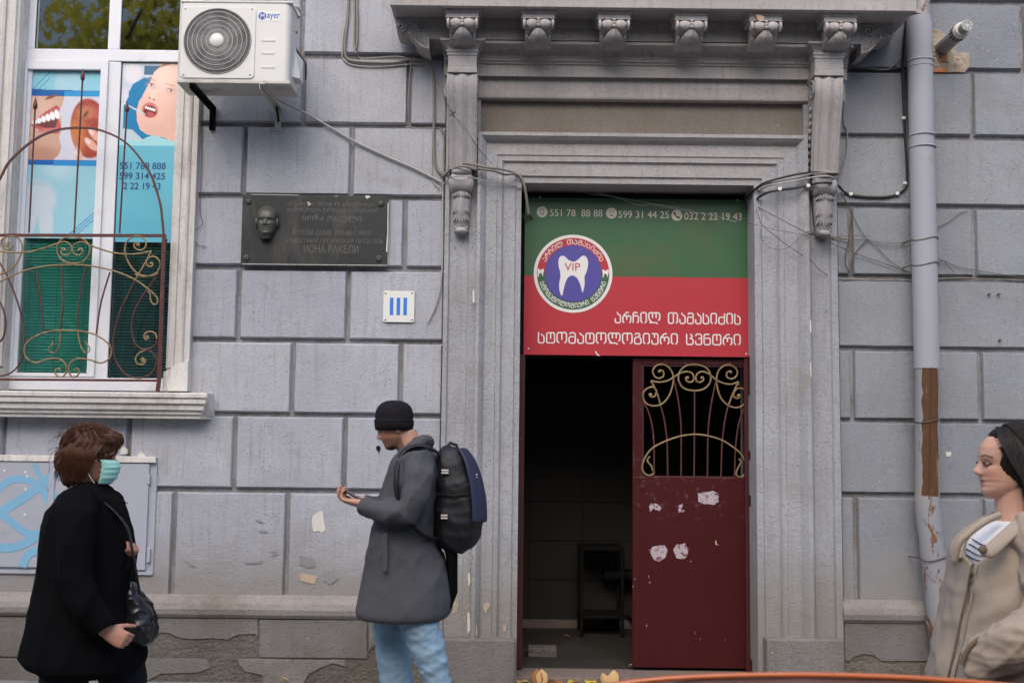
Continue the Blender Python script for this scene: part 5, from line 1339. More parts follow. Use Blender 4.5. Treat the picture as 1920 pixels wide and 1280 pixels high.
for x, y in ((218, 293), (231, 330), (219, 440), (212, 657), (38, 282), (992, 455), (994, 345)):
    q = [gc(x+dx, y+dy) for dx, dy in ((-10, -8), (8, -10), (12, 8), (-4, 12))]
    MB().prism([(p.x, p.z) for p in q], CY-.003, CY+.002).build('paper_scrap', M['enamel'], UC)
# stained masonry cavity marks over the cabinet
for x, y in ((1210, 165), (1060, 120)):
    q = [gc(x+dx, y+dy, -.004) for dx, dy in ((-30, -20), (0, -45), (30, -20), (34, 20), (-24, 24))]
    MB().prism(jag([(p.x, p.z) for p in q], 3, .002), -.006, .01).build('plaster_patch', M['pale_patch'], B)
# ================================================================== cables
def cable(label, pts, r, mat, y, tf=None, sm_=5, cat='cable', name='cable', grp=None, clips=()):
    n = len(pts); ys = y if hasattr(y, '__len__') else [y]*n
    tf = tf or (lambda x, y_: (x, y_)); q3 = []
    for (x, y_), yy in zip(pts, ys):
        u, v = tf(x, y_); q3.append(tuple(P(u, v, yy)))
    m = MB(); m.tube([Vector(p) for p in crv(q3, sm_)], r, 7)
    return m.build(name, M[mat], None, label=label, cat=cat, group=grp)
tA = lambda x, y: (560+x/5.333, y/5.333)
tB = lambda x, y: (700+x/3.658, y/3.658)
tC = lambda x, y: (780+x/6.4, 280+y/6.4)
tD = lambda x, y: (1380+x/4.571, 280+y/4.571)
tE = lambda x, y: (1500+x/4.267, 200+y/4.267)
tF = lambda x, y: (1560+x/4.267, y/4.267)
tG = lambda x, y: (340+x/3.658, 180+y/3.658)
cable('thin pale cable, outermost of the bundle left of the cornice', [(490, -80), (485, 0), (470, 200), (442, 380), (432, 540), (448, 592), (500, 638), (600, 660), (780, 668), (960, 658), (1150, 640), (1290, 640)], .0045, 'cable_l', -.012, tA)
pts2 = [tA(*p) for p in [(510, -80), (500, 0), (490, 200), (468, 380), (462, 520), (482, 582), (540, 612), (700, 625), (950, 628), (1060, 605), (1180, 600), (1260, 618), (1320, 690), (1350, 820), (1353, 1100)]]
pts2 += [tC(*p) for p in [(213, -60), (216, 60), (232, 180), (275, 262), (332, 303), (400, 245), (470, 195), (560, 168), (700, 182), (850, 218), (1000, 235), (1150, 270), (1258, 335), (1305, 450), (1328, 600), (1350, 775)]]
cable('thick grey cable running down beside the left console and over the door corner', pts2, .0095, 'cable_g', [-.016]*16+[-.018, -.018, -.022, -.03]+[-.06, -.10, -.16, -.20, -.20, -.17, -.15, -.14, -.13, -.10, -.06, -.01], None)
pts3 = [tA(*p) for p in [(560, -80), (560, 0), (560, 300), (556, 440), (570, 520), (605, 582), (690, 590), (860, 576), (1000, 570), (1085, 590), (1122, 650), (1105, 850), (1095, 1080), (1108, 1210)]]+[tB(*p) for p in [(262, 876), (330, 884), (430, 878), (468, 895), (486, 960), (485, 1060), (484, 1190)]]
cable('grey cable stepping down the groove between two blocks beside the left console', pts3, .007, 'cable_g', [-.012]*5+[.012]*2+[.010, .0, -.01, -.012, -.012, -.012, .01, .012, .012, .012, -.01, -.012, -.012, -.03], None)
cable('thick pale grey cable hanging above the groove left of the cornice', [(582, -80), (582, 0), (587, 200), (585, 380), (578, 470), (565, 500), (575, 540)], .009, 'cable_g', -.014, tA)
cable('pale hose slanting from the air conditioner to the left console', [(600, -10), (690, 40), (850, 118), (1000, 203), (1180, 308), (1400, 412), (1600, 498), (1780, 590)], .008, 'cable_l', [-.30, -.12, -.03, -.02, -.02, -.02, -.02, -.02], tG, name='hose', cat='hose')
pts5 = [tC(*p) for p in [(196, -100), (190, 0), (190, 300), (200, 370), (240, 440), (280, 455), (340, 410), (395, 350), (440, 332), (580, 320), (680, 342), (860, 385), (1000, 400), (1150, 430), (1265, 462)]]
cable('thin pale cable crossing the left console below the thick bundle', pts5, .0042, 'cable_l', [-.01, -.01, -.01, -.012, -.015, -.02, -.06, -.11, -.20, -.215, -.17, -.135, -.10, -.06, -.035], None)
cable('second grey cable of the bundle over the left console', [(300, 330), (340, 312), (400, 262), (500, 212), (600, 205), (700, 240), (800, 240), (950, 262), (1050, 300), (1150, 300), (1230, 318), (1285, 420)], .008, 'cable_g', [-.02, -.05, -.11, -.18, -.21, -.19, -.15, -.14, -.12, -.09, -.06, -.02], tC)
cable('pale cable running down the pilaster edge and curling loose beside the number plate', [(827, 320), (830, 345), (830, 400), (830, 480), (826, 535), (818, 570), (807, 595), (801, 604)], .0055, 'cable_l', [-.02, -.016, -.016, -.016, -.014, -.012, -.012, -.014], None)
cable('black cable from the air conditioner down behind its valve cover', [(549, 68), (553, 85), (559, 100), (568, 112), (573, 122), (573, 150)], .006, 'cable_b', [-.33, -.33, -.28, -.2, -.1, -.01], None)
cable('thin wire dangling beside the window surround', [(380, 170), (379, 230), (377, 330), (375, 395), (380, 420), (364, 434), (365, 450), (372, 460), (388, 462)], .0022, 'twine', -.012, None, name='wire', cat='wire')
cable('thin web of wire hanging from the cornice to the left console', [(743, 50), (770, 80), (800, 110), (830, 175), (850, 215), (885, 262), (912, 300)], .0016, 'twine', [-.3, -.25, -.2, -.25, -.32, -.24, -.13], None, name='wire', cat='wire')
cable('thin wire crossing the left console slantwise', [(775, 85), (812, 135), (845, 210), (870, 235), (895, 275), (925, 310)], .0014, 'twine', [-.2, -.2, -.3, -.3, -.2, -.13], None, name='wire', cat='wire')
m = MB(); rq = random.Random(4)
for k in range(14):
    p = P(847, 215, -.31); q = p+Vector((rq.uniform(-.03, .03), rq.uniform(-.02, 0), rq.uniform(-.035, .03))); m.tube([p, q], .002, 4)
m.build('cobweb_tuft', M['twine'], None, label='small dark tuft caught on wires at the left console', cat='debris')
m = MB()
for k in range(26):
    p = P(rq.uniform(982, 996), rq.uniform(398, 412), .19); q = p+Vector((rq.uniform(-.03, .03), rq.uniform(-.02, .0), rq.uniform(-.03, .02))); m.tube([p, q], .002, 4)
m.build('dust_clump', M['twine'], None, label='dark dust clump at the cut cable end on the sign corner', cat='debris')
# right-hand group
cable('black cable on top of the bundle over the right console', [(90, 425), (150, 352), (250, 285), (400, 242), (560, 208), (700, 196), (820, 210), (872, 216)], .0075, 'cable_b', [.10, -.03, -.13, -.14, -.14, -.20, -.20, -.15], tD)
cable('grey cable in the bundle over the right console', [(100, 425), (200, 325), (330, 280), (520, 246), (640, 212), (760, 206), (868, 240)], .0065, 'cable_g', [.10, -.06, -.14, -.14, -.18, -.21, -.16], tD)
cable('pale cable in the bundle over the right console', [(115, 430), (220, 340), (350, 296), (520, 268), (650, 242), (780, 230), (856, 250)], .0055, 'cable_l', [.10, -.06, -.14, -.14, -.20, -.22, -.17], tD)
pr4 = [tD(*p) for p in [(150, 455), (210, 402), (300, 362), (480, 336), (620, 312), (700, 291), (780, 287), (860, 300), (930, 368), (1000, 395), (1130, 410), (1280, 410), (1380, 385), (1440, 340), (1463, 280), (1462, 100)]]+[(1696, 240), (1693, 160), (1692, 135), (1694, 90), (1698, 40), (1700, -20)]
cable('thick black cable looping from the right console up beside the drain pipe', pr4, .0085, 'cable_b', [.05, -.08, -.14, -.14, -.15, -.22, -.225, -.12, -.02, -.014, -.014, -.014, -.014, -.014, -.014, -.014]+[-.014]*3+[-.03, -.05, -.06], None)
cable('thinner grey cable alongside the black loop beside the drain pipe', [(u-(2.5 if i > 12 else 0), v-(0 if i > 12 else 2.6)) for i, (u, v) in enumerate(pr4[9:19])], .005, 'cable_g', -.014, None)
pr6 = [tE(*p) for p in [(296, 532), (345, 430), (374, 340), (376, 200), (352, 130), (350, 0)]]+[(1583, 180), (1583, 150), (1588, 130), (1605, 127), (1640, 130), (1665, 130), (1680, 119), (1690, 108)]
cable('grey cable rising behind the right console and along the groove', pr6, .006, 'cable_g', [-.12, -.03, -.014, -.014, -.014, -.014, -.014, -.014, 0, .01, .01, .0, -.014, -.02], None)
cable('black cable lying in the groove under the right cornice return', [(1590, 128), (1620, 130), (1660, 133), (1690, 128), (1703, 128)], .010, 'cable_b', .012, None)
WR = 'thin wires tangled at the right console'
for lab, pts, r, y in (
 ('long dark wire from the door corner down to the drain pipe', [(150, 475), (350, 582), (600, 712), (740, 772), (1000, 882), (1250, 972), (1500, 1058)], .0028, [.0, -.12, -.14, -.13, -.03, -.02, -.02]),
 ('dark wire sagging from the door corner to the groove right of the pilaster', [(160, 480), (205, 600), (228, 652), (450, 830), (640, 952), (730, 1045), (870, 1100), (1100, 1120), (1500, 1126)], .0026, [.0, -.1, -.12, -.12, -.10, -.08, .0, .0, .0]),
 ('thin wire loop hanging beside the sign corner', [(215, 670), (215, 760), (270, 830), (350, 855), (430, 848), (520, 782), (600, 705)], .0018, [-.08, -.09, -.1, -.12, -.13, -.14, -.14]),
 ('thin wire stretched across the foot of the right console', [(0, 625), (200, 652), (330, 690), (560, 727), (700, 765), (960, 740), (1150, 742)], .0018, [.05, -.1, -.12, -.14, -.15, -.04, -.03]),
 ('grey wire curving down right of the console into the groove', [(900, 372), (962, 485), (985, 600), (962, 800), (940, 900), (945, 1000), (1000, 1088)], .0038, [-.05, -.016, -.014, -.014, -.014, -.014, .0]),
 ('thin wire slanting from the right console across the block to the pipe', [(900, 372), (980, 530), (1100, 742), (1200, 830), (1330, 962), (1480, 1055)], .0024, [-.05, -.016, -.014, -.014, -.014, -.014]),
 ('short dark wire bent down from the wire knot into the groove', [(1125, 770), (1050, 850), (1003, 930), (980, 1085)], .0034, -.013),
 ('thin wire from the right console foot to the drain pipe strap', [(700, 757), (1000, 772), (1250, 796), (1450, 806), (1500, 800)], .0018, [-.15, -.03, -.016, -.016, -.02]),
 ('wire sagging between the knot and the drain pipe', [(1120, 765), (1240, 812), (1320, 838), (1400, 822), (1480, 790)], .0018, -.016)):
    cable(lab, pts, r, 'twine', y, tD, name='wire', cat='wire', grp=WR)
m = MB()
for k in range(22):
    p = tD(rq.uniform(600, 840), 0)[0]; a = P(p, 280+(712+.28*(p-1511)*4.57+rq.uniform(-12, 18))/4.571, -.15-rq.uniform(0, .02)); b_ = P(p+rq.uniform(10, 34), a.z and 280+(722+.28*(p-1511)*4.57+rq.uniform(-14, 26))/4.571, -.14-rq.uniform(0, .02)); m.tube([a, (a+b_)/2+Vector((0, -.006, rq.uniform(-.004, .004))), b_], .0022, 4)
m.build('wire_knot', M['twine'], None, label='tangled knot of cut wires at the foot of the right console', cat='wire')
cable('thin pale wire drooping across the top of the green sign', [(960, 322), (980, 328), (1034, 338), (1088, 353), (1143, 367), (1183, 375), (1224, 383), (1278, 394), (1332, 403), (1382, 417)], .0016, 'cable_l', [-.1, -.04, .05, .1, .12, .14, .15, .15, .14, .05], None, name='wire', cat='wire')
cable('second thin wire twisting across the sign top', [(1000, 332), (1050, 339), (1100, 362), (1150, 369), (1200, 385), (1228, 383), (1300, 395)], .0013, 'cable_l', [0, .06, .1, .12, .14, .15, .15], None, name='wire', cat='wire')
cable('dark wire spreading from the pipe along the right-hand blocks', [(1757, 484), (1772, 490), (1795, 500), (1838, 508), (1906, 519), (1960, 528)], .0026, 'twine', -.014, None, name='wire', cat='wire')
cable('loose wire end bent beside the drain pipe', [(1757, 500), (1768, 488), (1778, 500), (1790, 511)], .003, 'twine', -.03, None, name='wire', cat='wire')
cable('short wire sloping up from the drain pipe under the groove', [(1754, 427), (1780, 414), (1800, 398), (1815, 395)], .003, 'cable_g', -.012, None, name='wire', cat='wire')
for k, (dv, c_, lb) in enumerate(((0, 'cable_g', 'pale cable lying in the groove right of the drain pipe'), (4, 'cable_b', 'black cable lying in the groove right of the drain pipe'), (-5, 'twine', 'dark wire on top of the cables in the right-hand groove'))):
    cable(lb, [(1758, 522+dv), (1800, 521+dv*.6), (1850, 523-dv*.3), (1900, 525+dv*.6), (1990, 527+dv)], .0045-.001*k, c_, .0, None)
for k, (dv, lb) in enumerate(((0, 'pale cable in the groove between right pilaster and drain pipe'), (3, 'brown wire in the groove between right pilaster and drain pipe'))):
    cable(lb, [(1573, 522+dv), (1620, 524+dv*.4), (1660, 525-dv*.5), (1712, 525+dv)], .0032, ('cable_l', 'twine')[k], .0, None)
for k, (u, v, y) in enumerate(((1696.6, 343.5, -.02), (1682.5, 363, -.02), (1595, 364, -.02), (1462, 354.5, -.145), (1515.5, 348.5, -.16), (1694, 221.5, -.02))):
    p = P(u, v, y); m = MB(); m.box(p.x-.012, p.x+.012, p.y-.010, p.y+.004, p.z-.011, p.z+.011)
    m.build('cable_clip', M['clip'], None, .003, label=('white cable clip at the lower bend beside the drain pipe', 'white cable clip on the black loop just left of the drain pipe', 'white cable clip on the black loop next to the right console', 'white cable clip above the sign corner on the door surround', 'white cable clip at the left edge of the right console', 'white cable clip high up beside the drain pipe')[k], cat='cable clip', group='white cable clips')
# ================================================================== fallen leaves
def ground(u, v, z=0):
    d = CM.to_3x3() @ Vector(((u-960)/F_PX, -(v-640)/F_PX, -1)); t = (z-CAM_Z)/d.z
    return Vector((0, CAM_Y, CAM_Z))+d*t
tL = lambda x, y: (940+x/3.692, 980+y/3.692)
rl = random.Random(12)
LV = [((272, 1048), 'leaf_t', 1.0, 'upright tan leaf leaning against the door step'), ((130, 1082), 'leaf_t', .8, 'small tan leaf at the left foot of the step'), ((195, 1074), 'leaf_t', .7, 'tan leaf beside the pilaster base'), ((245, 1078), 'leaf_b', 1, 'brown leaf under the upright tan one'), ((305, 1078), 'leaf_b', .9, 'orange brown leaf left on the step edge'),
      ((400, 1060), 'leaf_b', .9, 'reddish brown curled leaf on the step'), ((455, 1074), 'leaf_y', .9, 'yellow leaf next to the reddish curled leaf'), ((530, 1080), 'leaf_y', 1.0, 'bright round yellow leaf in the middle of the step'), ((605, 1078), 'leaf_y', 1.0, 'bright yellow leaf right of the round one'), ((640, 1098), 'leaf_y', .9, 'yellow leaf lying lowest below the step'),
      ((700, 1088), 'leaf_t', .8, 'pale leaf beneath the standing tan leaf'), ((748, 1056), 'leaf_t', 1.0, 'standing tan leaf right of the yellow leaves'), ((792, 1078), 'leaf_t', .8, 'folded tan leaf at the step edge'), ((885, 1078), 'leaf_t', .8, 'flat tan leaf below the door panel'), ((990, 1090), 'leaf_b', 1, 'orange leaf near the car roof edge'), ((810, 1100), 'leaf_y', .8, 'small yellow leaf at the bottom edge')]
for k, ((x, y), mt, s, lb) in enumerate(LV):
    u, v = tL(x, y); p = ground(u, v, .012); up = 1.2 if 'upright' in lb or 'standing' in lb else rl.uniform(.0, .35)
    p.y = min(p.y, -.045)
    R_ = Matrix.Rotation(rl.uniform(0, 6.28), 4, 'Z') if up < 1 else Matrix.Rotation(rl.uniform(-.4, .4), 4, 'Z')
    R_ = R_ @ Matrix.Rotation(up, 4, 'X'); L_ = .108*s; W_ = .042*s; m = MB(); pts = []
    cu = rl.uniform(.1, .35)
    for j in range(8):
        t = j/7; wv = W_*math.sin(math.pi*min(1, t*.96+.03))**.7*(1.1-.3*t)
        for i in range(5):
            a = -1+i/2; pts.append(p+(R_ @ Vector((a*wv*(1+.1*math.sin(j*2+i)), (t-.1)*L_, cu*wv*a*a+.010*math.sin(t*3)))))
    m.grid(pts, 5, 8); st = [p+(R_ @ Vector((0, -.1*L_, 0))), p+(R_ @ Vector((.004, -.5*L_, .006)))]; m.tube(st, .0012, 4)
    m.build('fallen_leaf', M[mt], None, label=lb, cat='leaf', group='fallen leaves by the door step')
for (u, v), lb in (((1186, 1251), 'curled tan leaf on the door sill'), ((533, 1279), 'pale leaf at the foot of the left wall'), ((1063, 1195), 'dull leaf on the hall floor')):
    p = ground(u, v, ZTH+.005 if v < 1260 else .01)
    if u == 533: p = P(533, 1276, -.10)
    m = MB(); pts = []
    for j in range(6):
        for i in range(4):
            t = j/5; pts.append(p+Vector(((t-.5)*.06, (i/3-.5)*.035*math.sin(math.pi*(t*.9+.05)), .012+.012*math.sin(t*4))))
    m.grid(pts, 4, 6); m.build('fallen_leaf', M['leaf_t'], None, label=lb, cat='leaf', group='fallen leaves by the door step')
# ================================================================== far side of the street (seen in the glass)
OB = empty('building', (0, -21, 0), 'pale apartment block across the street behind the trees', 'building')
M['opp'] = plain('opposite_wall', (.42, .41, .39), .9, var=.1, vs=2); M['oppw'] = plain('opposite_glass', (.04, .05, .06), .2)
MB().box(-30, -5, -27, -21, -.2, 15).build('wall', M['opp'], OB); MB().box(-4.99, 24, -27, -21.2, -.2, 11).build('wall', M['opp'], OB)
w0_ = None
for i in range(17):
    for j in range(3):
        x, z = -28+3.1*i, 1.2+3.4*j
        if w0_ is None:
            w0_ = MB().box(x, x+1.3, -20.99, -20.93, z, z+1.9).build('window', M['oppw'], OB)
            MB().box(x-.1, x+1.4, -20.98, -20.85, z-.12, z-.002).build('sill', M['opp'], w0_); X0_, Z0_ = x, z; L0_ = w0_.location.copy()
        else: copy_tree(w0_, OB, L0_+Vector((x-X0_, 0, z-Z0_)))
def foliage_mat(name, c1, c2):
    m, t, b = nodes(name); oi = N(t, 'ShaderNodeNewGeometry')
    c = mix(t, noise(t, pos(t), 1.3, 4), c1, c2); c = mix(t, noise(t, pos(t), 9, 2), c, (.20, .15, .02))
    L(t, c, b.inputs['Base Color']); b.inputs['Roughness'].default_value = .55
    tr = N(t, 'ShaderNodeBsdfTranslucent'); L(t, c, tr.inputs[0]); mx = t.nodes.new('ShaderNodeMixShader'); mx.inputs[0].default_value = .45
    L(t, b.outputs[0], mx.inputs[1]); L(t, tr.outputs[0], mx.inputs[2]); L(t, mx.outputs[0], t.nodes['Material Output'].inputs[0]); return m
M['fol'] = foliage_mat('chestnut_leaves', (.09, .15, .02), (.24, .24, .035)); M['bark'] = plain('bark', (.05, .04, .03), .9, bmp=.01, bs=20)
def tree(x, y, h, rad, n, seed, lb):
    r = random.Random(seed); T = empty('tree', (x, y, -.12), lb, 'tree', 'street trees behind the photographer')
    m = MB(); m.tube([(x, y, -.12), (x+.1, y, h*.3), (x-.1, y+.1, h*.55)], [.26, .2, .15], 10)
    tips = []
    for k in range(11):
        a = r.uniform(0, 6.28); z0 = h*r.uniform(.32, .55); L1 = rad*r.uniform(.6, 1.0)
        p0 = Vector((x, y, z0)); p1 = p0+Vector((math.cos(a)*L1*.5, math.sin(a)*L1*.5, r.uniform(.2, .9))); p2 = p0+Vector((math.cos(a)*L1, math.sin(a)*L1, r.uniform(0, 2.6)))
        m.tube([p0, p1, p2], [.10, .06, .02], 6); tips += [p1, p2, (p1+p2)/2]
    m.build('trunk', M['bark'], T)
    m = MB()
    for k in range(n):
        c = tips[r.randrange(len(tips))]+Vector((r.gauss(0, .7), r.gauss(0, .7), r.gauss(0, .6)))
        d = Vector((r.uniform(-1, 1), r.uniform(-1, 1), r.uniform(-.6, .3))); d.normalize(); s_ = d.orthogonal().normalized(); up = d.cross(s_)
        for q in range(5):      # palmate leaf of five leaflets
            a = -1.3+q*.65; dd = (d*math.cos(a)+s_*math.sin(a)); ss = (s_*math.cos(a)-d*math.sin(a)); l = .17*(1-.12*abs(q-2))
            m.add([c, c+dd*l*.6+ss*.035, c+dd*l+up*-.02, c+dd*l*.6-ss*.035], [(0, 1, 2, 3)])
    m.build('crown', M['fol'], T)
tree(-8.4, -12.8, 15.5, 3.6, 4200, 1, 'chestnut tree with yellowing leaves nearest the window across the street')
tree(-2.2, -14.4, 10.0, 3.0, 1500, 2, 'chestnut tree with yellowing leaves, middle one across the street')
tree(5.5, -13.0, 10, 3.2, 1800, 3, 'chestnut tree with yellowing leaves, rightmost across the street')

# chips and bare spots low on the pilasters
for pts, y, mt in (([(846, 1122), (856, 1118), (862, 1128), (858, 1145), (850, 1150), (843, 1138)], -.045, 'rubble'), ([(905, 1132), (914, 1129), (920, 1134), (914, 1142), (912, 1150), (907, 1144)], -.072, 'tan_patch'), ([(877, 1075), (881, 1072), (882, 1092), (878, 1098)], -.063, 'pale_patch'),
    ([(876, 1150), (880, 1146), (882, 1180), (877, 1188)], -.063, 'pale_patch'), ([(890, 1172), (894, 1170), (895, 1190), (890, 1192)], -.110, 'tan_patch'), ([(944, 1172), (949, 1173), (948, 1183), (943, 1182)], -.048, 'tan_patch'), ([(886, 545), (889.5, 544), (889.5, 567), (886, 566)], -.127, 'pale_patch'), ([(949, 916), (953, 915), (954, 920), (950, 921)], -.048, 'tan_patch'), ([(1519, 600), (1521, 600), (1521.5, 622), (1519, 624)], -.127, 'pale_patch'), ([(1519, 680), (1521, 679), (1521.5, 706), (1519.5, 706)], -.127, 'pale_patch')):
    patch('plaster_chip', pts, mt, y=y-.003, yb=y+.01, j=.0015)
# ================================================================== people
def remesh(m, voxel, smooth=4, disp=None):
    "voxel union of the closed pieces in m, smoothed: returns an MB"
    me = bpy.data.meshes.new('tmp'); me.from_pydata([tuple(p) for p in m.v], [], m.f); me.update()
    o = bpy.data.objects.new('tmp', me); COL.objects.link(o)
    r = o.modifiers.new('r', 'REMESH'); r.mode = 'VOXEL'; r.voxel_size = voxel
    s = o.modifiers.new('s', 'SMOOTH'); s.factor = .5; s.iterations = smooth
    dg = bpy.context.evaluated_depsgraph_get(); dg.update()
    ev = bpy.data.meshes.new_from_object(o.evaluated_get(dg))
    V = np.empty(len(ev.vertices)*3); ev.vertices.foreach_get('co', V); V = V.reshape(-1, 3)
    Nn = np.empty(len(ev.vertices)*3); ev.vertices.foreach_get('normal', Nn); Nn = Nn.reshape(-1, 3)
    F = [tuple(p.vertices) for p in ev.polygons]
    bpy.data.objects.remove(o); bpy.data.meshes.remove(ev); bpy.data.meshes.remove(me)
    if disp is not None: V = V+Nn*disp(V)[:, None]
    out = MB(); out.v = V.tolist(); out.f = F; out.sm = [True]*len(F); return out
def folds(amp, f1, f2, seed, zr=None, vert=1.0):
    r = np.random.RandomState(seed); K = [(r.uniform(-1, 1, 3), r.uniform(0, 6.28)) for _ in range(10)]
    def d(V):
        o = np.zeros(len(V))
        for i, (k, ph) in enumerate(K):
            k = k/np.linalg.norm(k); f = f1+(f2-f1)*i/9
            w_ = V @ (k*np.array([1, 1, vert]))*f+ph+1.6*np.sin(V @ r.permutation(k)*f*.35+ph*2)
            o += (1-np.abs(np.sin(w_)))**2*.5-.15
        o *= amp/1.5
        if zr: o *= np.clip((V[:, 2]-zr[0])/(zr[1]-zr[0]), 0, 1)
        return o
    return d
def hand(m, wrist, d, n, s, curl=(.5, .6, .5), L=1.0, thumb=.5, spread=.0):
    "wrist point, finger direction d, palm normal n (fingers curl towards it), thumb side s"
    wrist = Vector(wrist); d = Vector(d).normalized(); n = (Vector(n)-d*d.dot(Vector(n))).normalized(); s = Vector(s)-d*d.dot(Vector(s)); s = (s-n*n.dot(s)).normalized()
    rings = []
    for t, a, b in ((-.02, .024, .018), (.0, .026, .018), (.03, .034, .019), (.065, .040, .016), (.090, .040, .012), (.097, .036, .009)):
        rings.append([wrist+d*t*L+s*math.cos(q)*a*L+n*math.sin(q)*b*L for q in [2*math.pi*k/14 for k in range(14)]])
    m.loft(rings)
    for i, (so, ln, r) in enumerate(((.030, .070, .0088), (.010, .078, .0090), (-.010, .073, .0086), (-.029, .058, .0076))):
        p = wrist+d*.080*L+s*so*L; dd = (d+s*spread*(1.5-i)*.3).normalized(); pts = [p]; rr = [r*L]; nn = n.copy()
        for k, (fr, c) in enumerate(zip((.16, .44, .31, .25), (0, curl[0], curl[1], curl[2]))):
            c = c*(1+.12*i); d2 = dd*math.cos(c)+nn*math.sin(c); nn = nn*math.cos(c)-dd*math.sin(c); dd = d2
            p = p+dd*ln*L*fr*1.1; pts.append(p); rr.append(r*L*(1-.07*(k+1)))
        m.tube(pts, rr, 10); m.ell(pts[-1], (rr[-1],)*3, 8, 6)
    p = wrist+d*.022*L+s*.024*L; dd = (d*.75+s*.62+n*.25*thumb).normalized(); pts = [p]; rr = [.0125*L]
    for k, fr in enumerate((.040, .032, .026)):
        dd = (dd+(d*.25-s*.12+n*.55*thumb)*(.5 if k else .2)).normalized(); p = p+dd*fr*L; pts.append(p); rr.append((.0115, .0100, .0085)[k]*L)
    m.tube(pts, rr, 10); m.ell(pts[-1], (rr[-1],)*3, 8, 6)
def ringz(u0, u1, v, yp, b, yo=0, n=28, e=2.3):
    p, q = P(u0, v, yp), P(u1, v, yp); cx, a, z = (p.x+q.x)/2, (q.x-p.x)/2, (p.z+q.z)/2; o = []
    for k in range(n):
        t = 2*math.pi*k/n; c, s = math.cos(t), math.sin(t); r = (abs(c)**e+abs(s)**e)**(-1/e)
        o.append((cx+a*c*r, yp+yo+b*s*r, z))
    return o
def head_mesh(m, H, S, na=56, nz=52, female=False):
    rows = head_shape(nz, na, female); pts = [H @ (Vector(p)*S) for row in rows for p in row]
    fs = [(k*na+i, k*na+(i+1) % na, (k+1)*na+(i+1) % na, (k+1)*na+i) for k in range(nz-1) for i in range(na)]
    fs += [tuple(range(na-1, -1, -1)), tuple(range((nz-1)*na, nz*na))]
    m.add(pts, fs, True)
    for sy in (() if female else (-1, 1)):   # ears (hidden under the hair when female)
        M4 = (H.to_3x3()).to_4x4(); c = H @ (Vector((-.012, sy*.076, .095))*S)
        m.ell(c, (.016*S, .007*S, .030*S), 12, 8, (M4 @ Matrix.Rotation(sy*.25, 4, 'Z') @ Matrix.Rotation(.15, 4, 'Y')).to_3x3())
def frame(fwd, up, o):
    f = Vector(fwd).normalized(); u = (Vector(up)-f*f.dot(Vector(up))).normalized(); l = u.cross(f)
    Mx = Matrix.Identity(4)
    for i, v in enumerate((f, l, u)):
        for j in range(3): Mx[j][i] = v[j]
    Mx.translation = Vector(o); return Mx
def to_local(V, H, S):
    A = np.array(H.inverted()); return (V @ A[:3, :3].T+A[:3, 3])/S
def skin_cols(V, H, S, base, lips=1., brow=(.03, .018, .012), blush=.6, beard=None, eyes=True):
    Lc = to_local(V, H, S); x, y, z = Lc[:, 0], Lc[:, 1], Lc[:, 2]
    C = np.tile(np.array(base, float), (len(V), 1)); front = (x > .03)
    def blend(w_, col): C[:] = C*(1-w_[:, None])+np.array(col)*w_[:, None]
    hd = (z > -.02) & (z < .24)
    for sy in (-1, 1):
        w_ = np.exp(-((y-sy*.045)/.022)**2-((z-.072)/.022)**2)*front*hd*blush; blend(w_*.6, (base[0]*.95, base[1]*.62, base[2]*.55))
        w_ = sm(1.15, .85, np.sqrt(((y-sy*.031)/.017)**2+((z-.106)/.0085)**2))*front*.45; blend(w_, (base[0]*.62, base[1]*.5, base[2]*.45))
        if eyes:
            w_ = sm(1.25, .8, np.sqrt(((y-sy*.031)/.0145)**2+((z-.1055)/.0038)**2))*front; blend(w_, (.035, .02, .015))
            bz = .1275+.005*np.clip((np.abs(y)-.012)/.02, 0, 1)-.006*np.clip((np.abs(y)-.034)/.016, 0, 1)
            w_ = sm(1.2, .7, np.abs(z-bz)/.0036)*(np.abs(y) > .011)*(np.abs(y) < .052)*(x > .02)*(z > .11)*(np.sign(y) == sy); blend(w_*.85, brow)
    nt_ = np.exp(-(y/.014)**2-((z-.078)/.008)**2)*(x > .09); blend(nt_*.4, (base[0], base[1]*.65, base[2]*.6))
    lp = sm(1.15, .75, np.sqrt((y/.0235)**2+((z-.0485)/.0090)**2))*(x > .05); blend(lp*.75*lips, (.42, .12, .10))
    lm = sm(1.2, .6, np.sqrt((y/.022)**2+((z-.0478)/.0014)**2))*(x > .05); blend(lm*.6, (.12, .03, .03))
    if beard:
        w_ = sm(.072, .052, z+.25*np.clip(.04-x, 0, .1))*(z > -.03)*(x > -.02)*(1-lp); nb = .5+.5*np.sin(V[:, 0]*900)*np.sin(V[:, 2]*800); blend(w_*.72, beard)
        w2 = sm(.03, .008, z)*(x > .03)*(z > -.03); blend(w2*.9, (.012, .009, .007))
    return np.concatenate([C, np.ones((len(V), 1))], 1)
M['sclera'] = plain('eye_white', (.30, .26, .25), .25)
M['skin'] = colattr('skin', .5, .0006, 350, .12, .35)
def cloth(name, col, rough=.9, weave=600, amp=.0006, var=.12, spec=.2, sheen=0):
    m, t, b = nodes(name); c = mix(t, noise(t, pos(t), 5, 5, .6), tuple(x*(1-var) for x in col), tuple(x*(1+var) for x in col))
    c = mix(t, ramp(t, noise(t, pos(t), weave*.6, 2), [(.35, .0), (.7, .25)]), c, tuple(min(1, x*1.5+.004) for x in col))
    L(t, c, b.inputs['Base Color']); b.inputs['Roughness'].default_value = rough; b.inputs['Specular IOR Level'].default_value = spec
    if sheen: b.inputs['Sheen Weight'].default_value = sheen
    bump(t, b, noise(t, pos(t), weave, 2), amp); return m
